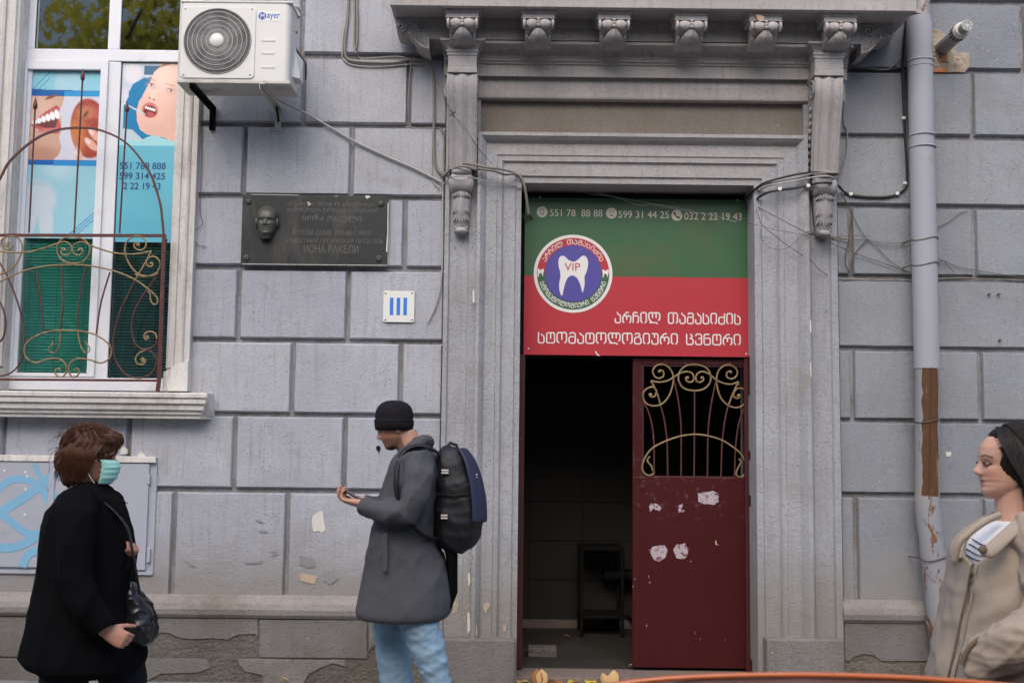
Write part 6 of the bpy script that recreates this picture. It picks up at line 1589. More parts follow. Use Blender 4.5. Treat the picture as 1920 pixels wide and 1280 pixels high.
def hairmat(name, c1, c2):
    m, t, b = nodes(name); v = pos(t, (1, 1, .25)); n = noise(t, v, 140, 3, .6)
    L(t, mix(t, n, c1, c2), b.inputs['Base Color']); b.inputs['Roughness'].default_value = .5; b.inputs['Specular IOR Level'].default_value = .3
    bump(t, b, n, .003); return m
M['coat_grey'] = cloth('coat_charcoal_wool', (.072, .073, .082), weave=500)
M['coat_black'] = cloth('coat_black_wool', (.0045, .0045, .0055), spec=.05)
M['coat_beige'] = cloth('jacket_beige', (.35, .285, .228), rough=.75, weave=900, amp=.0003, var=.06)
M['beige_d'] = cloth('jacket_lining', (.16, .115, .08), rough=.8)
M['beanie'] = cloth('beanie_knit', (.010, .009, .012), weave=260, amp=.002)
M['jeans'] = cloth('light_jeans', (.24, .36, .47), rough=.9, weave=700, var=.22)
M['trousers'] = cloth('dark_trousers', (.010, .010, .013))
M['nylon'] = cloth('backpack_nylon', (.009, .009, .012), rough=.55, weave=700, spec=.4)
M['nylon_v'] = cloth('backpack_violet', (.020, .023, .060), rough=.6, weave=700, spec=.4)
M['leather'] = plain('black_leather', (.010, .010, .012), .28, bmp=.002, bs=40)
M['tee'] = cloth('white_tee', (.66, .66, .68), weave=900, var=.03)
M['stripe'] = cloth('navy_stripe', (.035, .04, .07), weave=900)
M['shoe'] = plain('shoe_dark', (.02, .02, .022), .5)
M['sole'] = plain('shoe_sole', (.5, .5, .48), .6)
M['mask'] = plain('mask_mint', (.38, .76, .68), .75, var=.03, bmp=.0004, bs=300)
M['mask_w'] = plain('mask_white_cord', (.75, .75, .72), .6)
M['hair_r'] = hairmat('hair_chestnut', (.028, .010, .005), (.11, .040, .017))
M['hair_d'] = hairmat('hair_dark', (.006, .004, .003), (.024, .015, .010))
M['phone'] = plain('phone_black', (.01, .01, .012), .2)
def shoe(p, d, parent):
    p = Vector(p); d = Vector(d).normalized(); s = Vector((-d.y, d.x, 0)); rings = []
    for t, a, h in ((-.07, .030, .07), (-.04, .038, .09), (.0, .040, .085), (.06, .044, .062), (.12, .046, .045), (.17, .036, .032), (.19, .016, .02)):
        rings.append([p+d*t+s*math.cos(q)*a+Vector((0, 0, max(0, .5*h+.5*h*math.sin(q)))) for q in [2*math.pi*k/14 for k in range(14)]])
    m = MB(); m.loft(rings); m.build('shoe', M['shoe'], parent)
def strands(m, curves, r=.0016):
    for c in curves: m.tube(crv(c, 4), r, 4)
# ------------------------------------------------------------------ man with backpack
yp = -2.4
pm = lambda u, v, dy=0: P(u, v, yp+dy)
MAN = empty('person', (pm(775, 1400).x, yp, 0), 'man in a black beanie and long grey coat walking left while looking at his phone', 'person')
t_ = math.radians(20); SH = 1.0
SH = .95; H = frame((-math.cos(t_), -.02, -math.sin(t_)), (-math.sin(t_), 0, math.cos(t_)), pm(752.5, 838))
m = MB(); head_mesh(m, H, SH)
m.tube([H @ Vector((-.035, 0, .06)), pm(768, 838), pm(785, 862)], [.058, .060, .07], 18)
m.loft([ringz(765, 800, 858, yp, .13), ringz(742, 815, 880, yp, .19), ringz(735, 812, 960, yp, .16), ringz(735, 810, 1060, yp, .15), ringz(735, 812, 1130, yp, .16)])
nearW, farW = pm(681, 944, -.15), pm(680, 940, .05)
m.tube([pm(788, 880, -.19), pm(764, 958, -.24), nearW], [.045, .04, .026], 12); m.tube([pm(786, 880, .19), pm(758, 956, .22), farW], [.045, .04, .026], 12)
hand(m, nearW, (-1, .45, .10), (0, .25, 1), (0, 1, .2), (.55, .75, .5), .98, .8)
hand(m, farW, (-1, -.35, .12), (0, -.3, 1), (0, -1, .2), (.5, .7, .5), .98, .8)
for dy, a in ((-.10, ((782, 1130), (812, 1235), (846, 1420))), (.10, ((742, 1130), (742, 1280), (758, 1440)))):
    m.tube([pm(*q, dy) for q in a], [.075, .05, .038], 12)
bm = remesh(m, .0048, 3); V = np.array(bm.v)
Cs = skin_cols(V, H, SH, (.50, .27, .19), lips=.5, beard=(.10, .055, .035))
Cs[:, :3] *= (1-.0*V[:, :1]); bm.build('body', M['skin'], MAN, attr=Cs)
# beanie
m = MB(); m.loft([ringz(708, 770, 807, yp, .072), ringz(704, 774, 806, yp, .084), ringz(702.5, 775.5, 797, yp, .088), ringz(702, 776, 789, yp, .089), ringz(704, 774.5, 786.5, yp, .086), ringz(703.5, 775, 780, yp, .088), ringz(705, 774, 770, yp, .084), ringz(709, 771, 762, yp, .076), ringz(716, 764, 755.5, yp, .060), ringz(725, 755, 751.5, yp, .036), ringz(734, 745, 750.2, yp, .010)])
m.build('beanie', M['beanie'], MAN)
m = MB(); m.tube([(p[0], p[1], p[2]) for p in ringz(701.7, 776, 787.8, yp, .0895)]+[ringz(701.7, 776, 787.8, yp, .0895)[0]], .0022, 6); m.build('beanie_seam', M['nylon'], MAN)
# coat
m = MB(); m.loft([ringz(*a[:3], yp, a[3]) for a in ((764, 800, 838, .09), (748, 812, 844, .15), (737, 822, 856, .205), (727, 827, 880, .225), (720, 828, 905, .225), (711, 828, 935, .21), (702, 824, 970, .195), (692, 822, 1000, .195), (686, 834, 1040, .205), (680, 848, 1080, .22), (674, 853, 1115, .23), (668, 848, 1146, .235), (672, 840, 1156, .225))])
m.tube([pm(783, 862, -.17), pm(787, 892, -.225), pm(775, 935, -.26), pm(762, 962, -.265), pm(735, 962, -.235), pm(700, 952, -.185), pm(678, 945, -.155)], [.075, .078, .070, .068, .060, .053, .047], 18)
m.tube([pm(783, 862, .17), pm(784, 892, .22), pm(764, 952, .25), pm(700, 948, .11), pm(679, 941, .06)], [.075, .075, .066, .052, .046], 18)
bc = remesh(m, .0095, 7, folds(.016, 9, 26, 5, (pm(700, 1200).z, pm(700, 1020).z), .7)); ct = bc.build('coat', M['coat_grey'], MAN)
m = MB()   # collar and hood
m.loft([ringz(*a[:3], yp, a[3], n=20) for a in ((748, 806, 862, .12), (746, 808, 848, .13), (757, 808, 836, .105), (768, 806, 826, .085), (776, 800, 818, .06))])
m.tube([pm(752, 852, -.10), pm(770, 838, -.115), pm(792, 826, -.09), pm(804, 828, 0), pm(792, 826, .09), pm(770, 838, .115), pm(752, 852, .10)], [.020, .026, .030, .032, .030, .026, .02], 12)
remesh(m, .008, 4, folds(.008, 20, 45, 8)).build('hood', M['coat_grey'], MAN)
m = MB(); q = [pm(695, 1000, -.150), pm(686, 1060, -.165), pm(678, 1110, -.17), pm(670, 1150, -.17)]; 
m.build('x', None) if False else None
m = MB(); m.loft([ringz(828, 854, 1010, yp, .10), ringz(836, 858, 1040, yp, .10), ringz(838, 858, 1110, yp, .09), ringz(828, 846, 1142, yp, .08)]); m.build('back_vent', M['coat_black'], ct)  # back flap of the coat, its shadow painted in as black cloth
m = MB(); m.bar([pm(722, 1000, -.212), pm(722, 1070, -.222)], .022, .008); m.build('pocket_welt', M['coat_grey'], ct, .002)
# jeans
m = MB(); m.loft([ringz(700, 820, 1120, yp, .15), ringz(700, 818, 1150, yp, .15)])
m.tube([pm(775, 1125, -.09), pm(785, 1165, -.10), pm(806, 1228, -.10), pm(820, 1275, -.10), pm(832, 1340, -.10), pm(846, 1425, -.09)], [.095, .092, .080, .062, .064, .060], 20)
m.tube([pm(738, 1125, .09), pm(733, 1165, .10), pm(737, 1225, .10), pm(745, 1280, .10), pm(752, 1350, .10), pm(762, 1440, .10)], [.09, .088, .082, .078, .066, .062], 20)
remesh(m, .008, 4, folds(.008, 18, 46, 3, None, 2.2)).build('jeans', M['jeans'], MAN)
shoe(pm(838, 1445, -.09)+Vector((0, 0, .06)), (-1, 0, -.25), MAN)
sp_ = pm(757, 1440, .10); sp_.z = 0; shoe(sp_, (-1, 0, 0), MAN)
# phone
ph = empty('phone', tuple(pm(656, 924, -.05)), 'dark smartphone held in front of the man in the beanie', 'phone')
m = MB(); a, b_ = pm(645, 920, -.09), pm(668, 933, -.09); d = (b_-a).normalized(); nn = Vector((-d.z, 0, d.x)); hw = .036
m.add([a+nn*o+Vector((0, dy, 0)) for o in (-.004, .004) for dy in (-.0, .075)]+[a+d*.145+nn*o+Vector((0, dy, 0)) for o in (-.004, .004) for dy in (-.0, .075)],
      [(0, 1, 3, 2), (4, 6, 7, 5), (0, 4, 5, 1), (2, 3, 7, 6), (0, 2, 6, 4), (1, 5, 7, 3)]); m.build('case', M['phone'], ph, .002)
# backpack
BP = empty('backpack', tuple(pm(860, 1035)), 'black backpack with violet back panel worn by the man in the grey coat', 'backpack')
rg_ = [(832, 852, 836, .07), (824, 868, 842, .11), (820, 880, 856, .135), (817, 890, 876, .15), (814, 899, 905, .16), (812, 905, 940, .165), (812, 906, 975, .165), (815, 902, 1003, .155), (824, 890, 1022, .13), (838, 872, 1034, .09), (848, 862, 1037, .04)]
m = MB(); m.loft([ringz(*a[:3], yp, a[3], n=32, e=2.8) for a in rg_]); remesh(m, .008, 3, folds(.010, 14, 40, 21)).build('bag', M['nylon'], BP)
m = MB(); rows_ = []
for k, (u0, u1, v, b) in enumerate(crv(rg_[1:7], 4)):
    ra = ringz(u0-1, u1+3.5, v, yp, b+.008, n=48, e=2.8); rows_.append([ra[i % 48] for i in range(40, 49)])
m.grid([p for r_ in rows_ for p in r_], 9, len(rows_)); o = m.build('back_panel', M['nylon_v'], BP)
o.modifiers.new('s', 'SOLIDIFY').thickness = .01
m = MB(); m.tube([pm(838, 838, -.02), pm(844, 830, 0), pm(856, 834, 0), pm(858, 842, .0)], .008, 8); m.build('top_handle', M['nylon'], BP)
for sg in (-1, 1):
    m = MB(); q = crv([pm(824, 852, sg*.10), pm(808, 840, sg*.125), pm(785, 834.5, sg*.135), pm(762, 842, sg*.15), pm(748, 862, sg*.17), pm(742, 905, sg*.20 if sg > 0 else -.21), pm(755, 960, sg*.2), pm(790, 1000, sg*.2), pm(818, 1010, sg*.12)], 6)
    m.tube(q, .019, 8, flat=.42); m.build('shoulder_strap', M['nylon'], BP)
for u, v, w_, dy in ((834.5, 883.5, 13, -.158), (889, 892, 12, -.115), (833, 968, 12, -.168), (890, 974, 12, -.13)):
    m = MB(); p, q = pm(u-w_/2, v, dy), pm(u+w_/2, v, dy)
    for k in (-1, 1): m.box(p.x, q.x, p.y-.008, p.y+.002, p.z+k*.006-.0035, p.z+k*.006+.0035)
    m.build('reflective_tab', M['pale_patch'], BP)
m = MB(); m.tube([pm(816, 925, -.15), pm(850, 930, -.172), pm(885, 925, -.155), pm(904, 920, -.08)], .004, 6); m.build('zip', M['metal_d'], BP)
# ------------------------------------------------------------------ woman in black with mask
yp = -3.05
pm = lambda u, v, dy=0: P(u, v, yp+dy)
WL_ = empty('person', (pm(160, 1400).x, yp, 0), 'woman in a long black coat and mint face mask walking right past the window', 'person')
H = frame((1, .16, -.06), (.06, 0, 1), pm(170, 905)); SH = 1.0
m = MB(); head_mesh(m, H, SH)
m.tube([H @ Vector((-.03, 0, .05)), pm(152, 925), pm(148, 950)], [.052, .055, .07], 18)
m.loft([ringz(105, 205, 945, yp, .15), ringz(98, 225, 980, yp, .18), ringz(98, 228, 1100, yp, .15), ringz(98, 235, 1200, yp, .17)])
nW, fW = pm(196, 1182, -.27), pm(234, 1046, -.02)
m.tube([pm(150, 960, -.18), pm(142, 1085, -.26), nW], [.045, .04, .026], 12); m.tube([pm(165, 965, .17), pm(196, 1100, .12), fW], [.045, .04, .026], 12)
hand(m, nW, (.93, .02, -.42), (-.1, 1, -.25), (.25, .1, 1), (.95, 1.1, .7), .90, .9)
hand(m, fW, (.55, -.5, .45), (-.5, .6, .4), (-.3, -.1, 1), (1.2, 1.2, .8), .78, .9)
for dy, a in ((-.10, ((125, 1200), (122, 1340), (112, 1520))), (.10, ((215, 1200), (228, 1340), (236, 1530)))): m.tube([pm(*q, dy) for q in a], [.075, .05, .038], 12)
bm = remesh(m, .0048, 3); V = np.array(bm.v); bm.build('body', M['skin'], WL_, attr=skin_cols(V, H, SH, (.46, .23, .16), blush=.3))
# mask
rows_ = []; nzm, nam = 22, 25
for j in range(nzm):
    t = j/(nzm-1); z = .000+.100*t; row = []
    for i in range(nam):
        a = -1.28+2.56*i/(nam-1)
        fr = np.interp(z, [0, .02, .045, .075, .100], [.078, .100, .108, .112, .096]); wd_ = np.interp(z, [0, .02, .045, .075, .1], [.050, .058, .063, .066, .068])
        x = .012+(fr-.012)*math.cos(a)**.8+(.0022*math.sin(j*1.45)); y = wd_*math.sin(a)/math.sin(1.28)*1.02
        row.append(H @ Vector((x, y, z+.006*math.cos(a)*(1-2*abs(t-.5)))))
    rows_.append(row)
m = MB(); m.grid([p for r_ in rows_ for p in r_], nam, nzm); mk = m.build('face_mask', M['mask'], WL_); mk.modifiers.new('s', 'SOLIDIFY').thickness = .0025
for sy in (-1, 1):
    for zz_ in (.004, .094):
        m = MB(); m.tube(crv([H @ Vector((.028, sy*.066, zz_)), H @ Vector((.008, sy*.076, zz_*.7+.03)), H @ Vector((-.016, sy*.082, .10 if zz_ > .05 else .082))], 4), .0018, 6); m.build('ear_loop', M['mask_w'], mk)
# hair
def blobs(specs, H, S, voxel, sm_, dsp):
    m = MB(); M3 = H.to_3x3()
    for c, r in specs: m.ell(H @ (Vector(c)*S), tuple(x*S for x in r), 22, 14, M3)
    return remesh(m, voxel, sm_, dsp)
def ridge(H, S, amp, fr):
    def d(V):
        Lc = to_local(V, H, S); a = np.arctan2(Lc[:, 1], Lc[:, 0]+.03); return amp*np.sin(a*fr+7*np.sin(Lc[:, 2]*28)+3*np.sin(Lc[:, 0]*40))+amp*.6*np.sin(a*fr*2.3+Lc[:, 2]*90)
    return d
hs = [((-.020, 0, .148), (.112, .090, .094)), ((.055, 0, .178), (.058, .074, .040)), ((-.075, 0, .105), (.062, .080, .085)), ((-.035, 0, .075), (.052, .083, .060)), ((-.11, .0, .085), (.040, .055, .050)), ((-.068, 0, .03), (.052, .066, .055)), ((-.045, -.0, .015), (.048, .062, .04))]
blobs(hs, H, SH, .006, 3, ridge(H, SH, .0035, 15)).build('hair', M['hair_r'], WL_)
rs = random.Random(31); m = MB(); cs = []
for k in range(620):
    y0 = rs.uniform(-.085, .03); a0 = rs.uniform(-.1, 3.0)
    cx0, cz0, rx, rz = -.018, .146, .118, .100
    pts = []
    for i in range(5):
        a = a0-1.1*i/4*(-1); sc = math.sqrt(max(.05, 1-(y0/.094)**2)); yy = y0*(1-.06*i)
        pts.append(H @ Vector((cx0+rx*sc*math.cos(a)*1.01, yy+rs.uniform(-.003, .003), cz0+rz*sc*math.sin(a)*1.01)))
    cs.append(pts)
for k in range(320):
    x0 = rs.uniform(-.11, .02); z1 = rs.uniform(.0, .07); pts = [H @ Vector((x0+.03, -.080, .16)), H @ Vector((x0+.012, -.094, .12)), H @ Vector((x0-.0, -.089, .085)), H @ Vector((x0-.02, -.076, z1))]; cs.append(pts)
for k in range(60):
    a = rs.uniform(.2, 3.6); y0 = rs.uniform(-.08, .02); p0 = Vector((-.02+.112*math.cos(a), y0, .148+.092*math.sin(a))); cs.append([H @ p0, H @ (p0*1.0+Vector((rs.uniform(-.025, .0), rs.uniform(-.01, .01), rs.uniform(-.01, .014)))), H @ (p0+Vector((rs.uniform(-.045, -.01), rs.uniform(-.012, .012), rs.uniform(-.03, .012))))])
strands(m, cs, .0008); m.build('hair_strands', M['hair_r'], WL_)
# coat
m = MB(); m.loft([ringz(*a[:3], yp, a[3]) for a in ((144, 196, 902, .06), (130, 206, 914, .10), (113, 222, 932, .18), (97, 230, 958, .22), (86, 242, 995, .235), (79, 249, 1040, .24), (75, 250, 1085, .24), (70, 252, 1125, .24), (61, 258, 1165, .25), (51, 265, 1200, .26), (46, 270, 1226, .265), (58, 268, 1244, .26), (90, 250, 1258, .22))])
m.tube([pm(148, 935, -.17), pm(146, 970, -.235), pm(140, 1030, -.275), pm(142, 1085, -.29), pm(165, 1140, -.29), pm(199, 1180, -.275)], [.075, .082, .078, .074, .066, .056], 18)
m.tube([pm(160, 935, .17), pm(175, 1010, .24), pm(196, 1100, .19), pm(236, 1045, -.06)], [.075, .078, .068, .054], 18)
m.add([tuple(p) for p in (pm(205, 925, -.06), pm(238, 938, -.10), pm(234, 966, -.11), pm(212, 970, -.10), pm(205, 925, .04), pm(238, 938, .0), pm(234, 966, .0), pm(212, 970, .0))], [(0, 1, 2, 3), (7, 6, 5, 4), (0, 4, 5, 1), (1, 5, 6, 2), (2, 6, 7, 3), (3, 7, 4, 0)])
remesh(m, .009, 4, folds(.014, 9, 24, 11, None, .6)).build('coat', M['coat_black'], WL_)
m = MB(); m.loft([ringz(70, 262, 1200, yp, .17), ringz(76, 268, 1240, yp, .17)])
m.tube([pm(122, 1230, -.10), pm(121, 1280, -.10), pm(118, 1400, -.10), pm(112, 1535, -.10)], [.10, .094, .08, .07], 18); m.tube([pm(226, 1230, .10), pm(230, 1280, .10), pm(234, 1400, .10), pm(238, 1545, .10)], [.10, .094, .08, .07], 18)
remesh(m, .009, 4, folds(.010, 15, 40, 13)).build('trousers', M['trousers'], WL_)
for u, dy in ((115, -.10), (238, .10)): q = pm(u, 1550, dy); q.z = 0; shoe(q, (1, 0, 0), WL_)
HB = empty('handbag', tuple(pm(272, 1208)), 'shiny black leather handbag hanging in front of the woman in black', 'handbag')
m = MB(); m.loft([ringz(*a[:3], yp-.02, a[3], n=24) for a in ((240, 250, 1088, .02), (238, 262, 1104, .05), (236, 279, 1128, .075), (236, 290, 1152, .085), (236, 296, 1176, .09), (238, 293, 1196, .08), (244, 280, 1209, .05))])
remesh(m, .007, 2, folds(.014, 18, 50, 17)).build('bag', M['leather'], HB)
m = MB(); m.tube(crv([pm(262, 1110, -.05), pm(255, 1070, -.09), pm(248, 1030, -.10), pm(236, 985, -.10), pm(200, 945, -.1), pm(160, 925, -.12), pm(120, 960, -.16)], 5), .009, 8, flat=.5); m.build('strap', M['leather'], HB)
# ------------------------------------------------------------------ young woman in the beige jacket
yp = -4.4
pm = lambda u, v, dy=0: P(u, v, yp+dy)
WR_ = empty('person', (pm(1900, 1400).x, yp, 0), 'dark haired young woman in a beige jacket and striped white top at the right edge', 'person')
psi = math.radians(-6); SH = .90
H = frame((-math.cos(psi), -math.sin(psi), .02), (.03, 0, 1), pm(1887, 932.5))
m = MB(); head_mesh(m, H, SH, 64, 64, True)
m.ell(H @ (Vector((.038, 0, .018))*SH), (.040*SH, .036*SH, .022*SH), 16, 10, H.to_3x3())      # soft chin and jaw
m.tube([H @ (Vector((-.020, 0, .045))*SH), pm(1902, 955), pm(1912, 985)], [.050, .053, .068], 18)
m.loft([ringz(1850, 1985, 992, yp, .14), ringz(1820, 2005, 1030, yp, .17), ringz(1815, 2005, 1100, yp, .16), ringz(1810, 2000, 1250, yp, .16), ringz(1800, 2010, 1380, yp, .17)])
nW = pm(1850, 1232, -.13)
m.tube([pm(1945, 1010, -.17), pm(1985, 1150, -.24), nW], [.045, .04, .026], 12); m.tube([pm(1900, 1010, .17), pm(1900, 1170, .22), pm(1880, 1330, .16)], [.045, .04, .026], 12)
hand(m, nW, (-.25, .75, -.75), (0, 1, -.2), (0, .1, 1), (.4, .5, .4), .85, .6)
hand(m, pm(1880, 1330, .16), (-.1, 0, -1), (0, -1, 0), (-1, 0, 0), (.3, .4, .3), .9, .5)
for dy, a in ((-.09, ((1900, 1380), (1880, 1600), (1860, 1820))), (.09, ((1920, 1380), (1960, 1600), (1990, 1800)))): m.tube([pm(*q, dy) for q in a], [.08, .055, .038], 12)
bm = remesh(m, .0026, 4); V = np.array(bm.v); bm.build('body', M['skin'], WR_, attr=skin_cols(V, H, SH, (.60, .35, .255), brow=(.05, .028, .018), blush=.75))
for sy in (-1, 1):
    m = MB(); c = H @ (Vector((.0705, sy*.0305, .1055))*SH); m.ell(c, (.0080, .0118, .0040), 14, 10, H.to_3x3()); ey = m.build('eye', M['sclera'], WR_)
    m = MB(); m.ell(H @ (Vector((.0772, sy*.0305, .1055))*SH), (.0030, .0062, .0040), 12, 8, H.to_3x3()); m.build('iris', M['metal_d'], ey)
    m = MB(); m.tube([H @ (Vector((.0815-.0025*abs(k)-.0012*(k*sy > 0)*abs(k), sy*.0305+k*.0048, .1098-.0009*k*k))*SH) for k in (-3, -2, -1, 0, 1, 2, 3)], [.0008, .0016, .0020, .0022, .0020, .0016, .0008], 6); m.build('eyelid', M['hair_d'], ey)
hs = [((-.040, 0, .124), (.106, .092, .115)), ((.000, 0, .184), (.055, .062, .044)), ((-.052, 0, .105), (.074, .093, .095)), ((-.080, 0, .02), (.062, .088, .10)), ((-.095, 0, -.06), (.050, .085, .10)), ((-.100, 0, -.13), (.045, .085, .09))]
blobs(hs, H, SH, .005, 3, ridge(H, SH, .0005, 40)).build('hair', M['hair_d'], WR_)
m = MB(); cs = []; rs = random.Random(77)
for k in range(900):
    y0 = rs.uniform(-.07, .088); sc = math.sqrt(max(.03, 1-(y0/.096)**2))
    a0 = rs.uniform(1.18, 1.6); pts = []
    for i in range(6):
        a = a0+(2.75-a0)*i/5; r_ = 1.012+.014*rs.random(); yy = y0+.03*i/5*(1-abs(y0)/.1)
        s2 = math.sqrt(max(.03, 1-(yy/.098)**2)); pts.append(H @ (Vector((-.036+.112*s2*math.cos(a)*r_, yy, .124+.116*s2*math.sin(a)*r_))*SH))
    cs.append(pts)
for k in range(420):   # side hair falling back behind the cheek
    t = rs.random(); x0 = -.035+.03*(1-t)+rs.uniform(-.02, .008); pts = [H @ (Vector((x0+.040, .030+.02*t, .226-.012*t))*SH), H @ (Vector((x0+.046, .066, .196))*SH), H @ (Vector((x0+.034, .086, .155))*SH), H @ (Vector((x0+.012, .0955, .105))*SH), H @ (Vector((x0-.015, .097, .06))*SH), H @ (Vector((x0-.035, .094, .0))*SH), H @ (Vector((x0-.05, .090, -.10))*SH)]; cs.append(pts)
for k in range(160):   # fine wisps along the hairline
    t = rs.random(); y_ = rs.uniform(-.03, .09); z_ = .205-1.2*max(0, y_-.03); x_ = .036-.2*max(0, y_-.04)
    cs.append([H @ (Vector((x_+rs.uniform(.0, .012), y_*.93, z_-rs.uniform(0, .010)))*SH), H @ (Vector((x_-.022, y_*.98, z_+.012))*SH), H @ (Vector((x_-.06, y_, z_+.016-.3*max(0, y_-.03)))*SH)])
strands(m, cs, .0008); m.build('hair_strands', M['hair_d'], WR_)
# striped top under the jacket, jacket as an open shell
RG = [(1872, 1948, 962, .068), (1862, 1962, 974, .10), (1838, 1990, 990, .145), (1812, 2012, 1010, .18), (1797, 2026, 1035, .20), (1790, 2034, 1070, .21), (1785, 2034, 1110, .212), (1778, 2030, 1150, .208), (1769, 2030, 1205, .215), (1757, 2036, 1262, .225), (1750, 2044, 1340, .235), (1752, 2046, 1420, .24)]
m = MB(); m.loft([ringz(a[0]+7, a[1]-7, a[2]+2, yp, a[3]-.012) for a in crv(RG[1:8], 3)]); tee = m.build('striped_top', M['tee'], WR_)
def surf(v, ang, off=0):
    "point on the jacket surface at image height v, angle (0 = +x, 180 = facing left, 270 = towards the camera)"
    A_ = np.array(RG, float); vs = A_[:, 2]; u0, u1, b = (np.interp(v, vs, A_[:, i]) for i in (0, 1, 3))
    p, q = P(u0, v, yp), P(u1, v, yp); cx, a = (p.x+q.x)/2, (q.x-p.x)/2+off; b = b+off; e = 2.3
    t = math.radians(ang); c, s = math.cos(t), math.sin(t); r = (abs(c)**e+abs(s)**e)**(-1/e)
    return Vector((cx+a*c*r, yp+b*s*r, (p.z+q.z)/2))
for k in range(7):
    v = 1014+k*9.2
    m = MB(); m.tube([surf(v+4*math.sin((a-198)/9), a, -.008) for a in range(186, 226, 4)], .0018, 5); m.build('stripe', M['stripe'], tee)
AF = 205    # direction of the front opening
def half(v): return np.interp(v, [962, 985, 1010, 1035, 1048, 1056], [40, 34, 26, 14, 5, 0])
fd = folds(.012, 16, 48, 44, None, .9)
rows_ = []; vsn = list(np.linspace(965, 1420, 64)); na = 84
for v in vsn:
    hh = half(v); row = []
    for i in range(na+1):
        t = i/na; ang = AF+hh+(360-2*hh)*t
        row.append(surf(v, ang, .004))
    rows_.append(row)
PV = np.array([tuple(p) for r_ in rows_ for p in r_]); cen = np.array([pm(1905, 1100).x, yp, 0]); rad_ = PV-cen; rad_[:, 2] = 0; rad_ /= np.linalg.norm(rad_, axis=1)[:, None]
PV = PV+rad_*fd(PV)[:, None]*np.clip((pm(1900, 985).z-PV[:, 2])/.1, 0, 1)[:, None]
m = MB(); m.grid(PV.tolist(), na+1, len(vsn)); jk = m.build('jacket', M['coat_beige'], WR_); s_ = jk.modifiers.new('s', 'SOLIDIFY'); s_.thickness = .008; s_.offset = 0
# lapels: far one stands up on the left, near one folds down with a press stud
def flap(nm, edge, outer, off=.010):
    n = len(edge); rows = []
    for k in range(6):
        t = k/5; rows.append([edge[i].lerp(outer[i], t)+Vector((-.35, -.9, 0))*(.012*math.sin(t*math.pi)) for i in range(n)])
    m = MB(); m.grid([p for r_ in rows for p in r_], n, 6); o = m.build(nm, M['coat_beige'], jk); q = o.modifiers.new('s', 'SOLIDIFY'); q.thickness = .009; q.offset = 0; q2 = o.modifiers.new('b', 'SUBSURF'); q2.levels = 1; q2.render_levels = 1
vv = [962, 976, 992, 1010, 1028, 1044]
flap('lapel', [pm(1936, 946, -.03), pm(1921, 956, -.075), pm(1900, 975, -.125), pm(1875, 998, -.165), pm(1852, 1018, -.185), pm(1834, 1038, -.185)],
     [pm(1962, 958, -.06), pm(1948, 972, -.115), pm(1920, 992, -.17), pm(1893, 1016, -.195), pm(1872, 1038, -.205), pm(1858, 1048, -.205)])
flap('lapel', [surf(v, AF-half(v)-1, .012) for v in vv], [surf(v+8, AF-half(v)-17, .016) for v in vv])
m = MB(); m.tube(crv([pm(1873, 965, -.06), pm(1845, 978, -.09), pm(1815, 1000, -.10), pm(1797, 1020, -.10), pm(1789, 1050, -.09)], 5), .010, 8); m.build('collar_edge', M['coat_beige'], jk)
m = MB(); q = pm(1843, 1030, -.215); m.lathe(q, [(.001, .006), (.007, .006), (.011, .003), (.011, -.004), (.001, -.004)], 16, '-Y'); m.build('press_stud', M['beige_d'], jk)
for off_ in (0, 5): 
    m = MB(); m.tube([surf(v, AF+off_+1-6*(v-1050)/200, .010) for v in range(1052, 1400, 12)], .0022 if off_ else .0034, 5); m.build('zip' if not off_ else 'seam', M['beige_d'] if not off_ else M['coat_beige'], jk)
m = MB(); a_ = surf(1062, AF+2, .014); m.tube([a_, a_+Vector((.006, -.006, -.018)), a_+Vector((-.004, -.008, -.036)), a_+Vector((-.010, -.006, -.020)), a_], .0026, 6); m.build('zip_pull', M['beige_d'], jk)
# sleeves
m = MB(); m.tube([pm(1935, 1000, -.10), pm(1952, 1020, -.165), pm(1972, 1075, -.215), pm(1978, 1135, -.245), pm(1955, 1180, -.26), pm(1905, 1205, -.245), pm(1862, 1224, -.215), pm(1832, 1244, -.165)], [.078, .088, .086, .080, .076, .070, .064, .062], 20)
remesh(m, .007, 4, folds(.015, 12, 36, 61, None, 1.5)).build('sleeve', M['coat_beige'], jk)
m = MB(); m.tube([pm(1905, 1000, .10), pm(1915, 1030, .17), pm(1915, 1150, .22), pm(1890, 1310, .18)], [.075, .083, .075, .055], 20)
remesh(m, .009, 4, folds(.012, 14, 35, 63)).build('sleeve', M['coat_beige'], jk)
m = MB(); m.tube(crv([pm(1846, 1192, -.222), pm(1826, 1204, -.215), pm(1812, 1222, -.21), pm(1803, 1246, -.205)], 4), .007, 8); m.build('pocket_edge', M['beige_d'], jk)
m = MB(); m.tube([pm(1900, 1390, -.09), pm(1885, 1600, -.09), pm(1862, 1800, -.09)], [.10, .075, .06], 16); m.tube([pm(1925, 1390, .09), pm(1962, 1600, .09), pm(1990, 1780, .09)], [.10, .075, .06], 16)
m.loft([ringz(1800, 2010, 1360, yp, .16), ringz(1805, 2010, 1420, yp, .16)])
remesh(m, .012, 4, folds(.010, 15, 40, 19)).build('trousers', M['trousers'], WR_)
for u, dy in ((1858, -.09), (1990, .09)): q = pm(u, 1820, dy); q.z = 0; shoe(q, (-1, 0, 0), WR_)
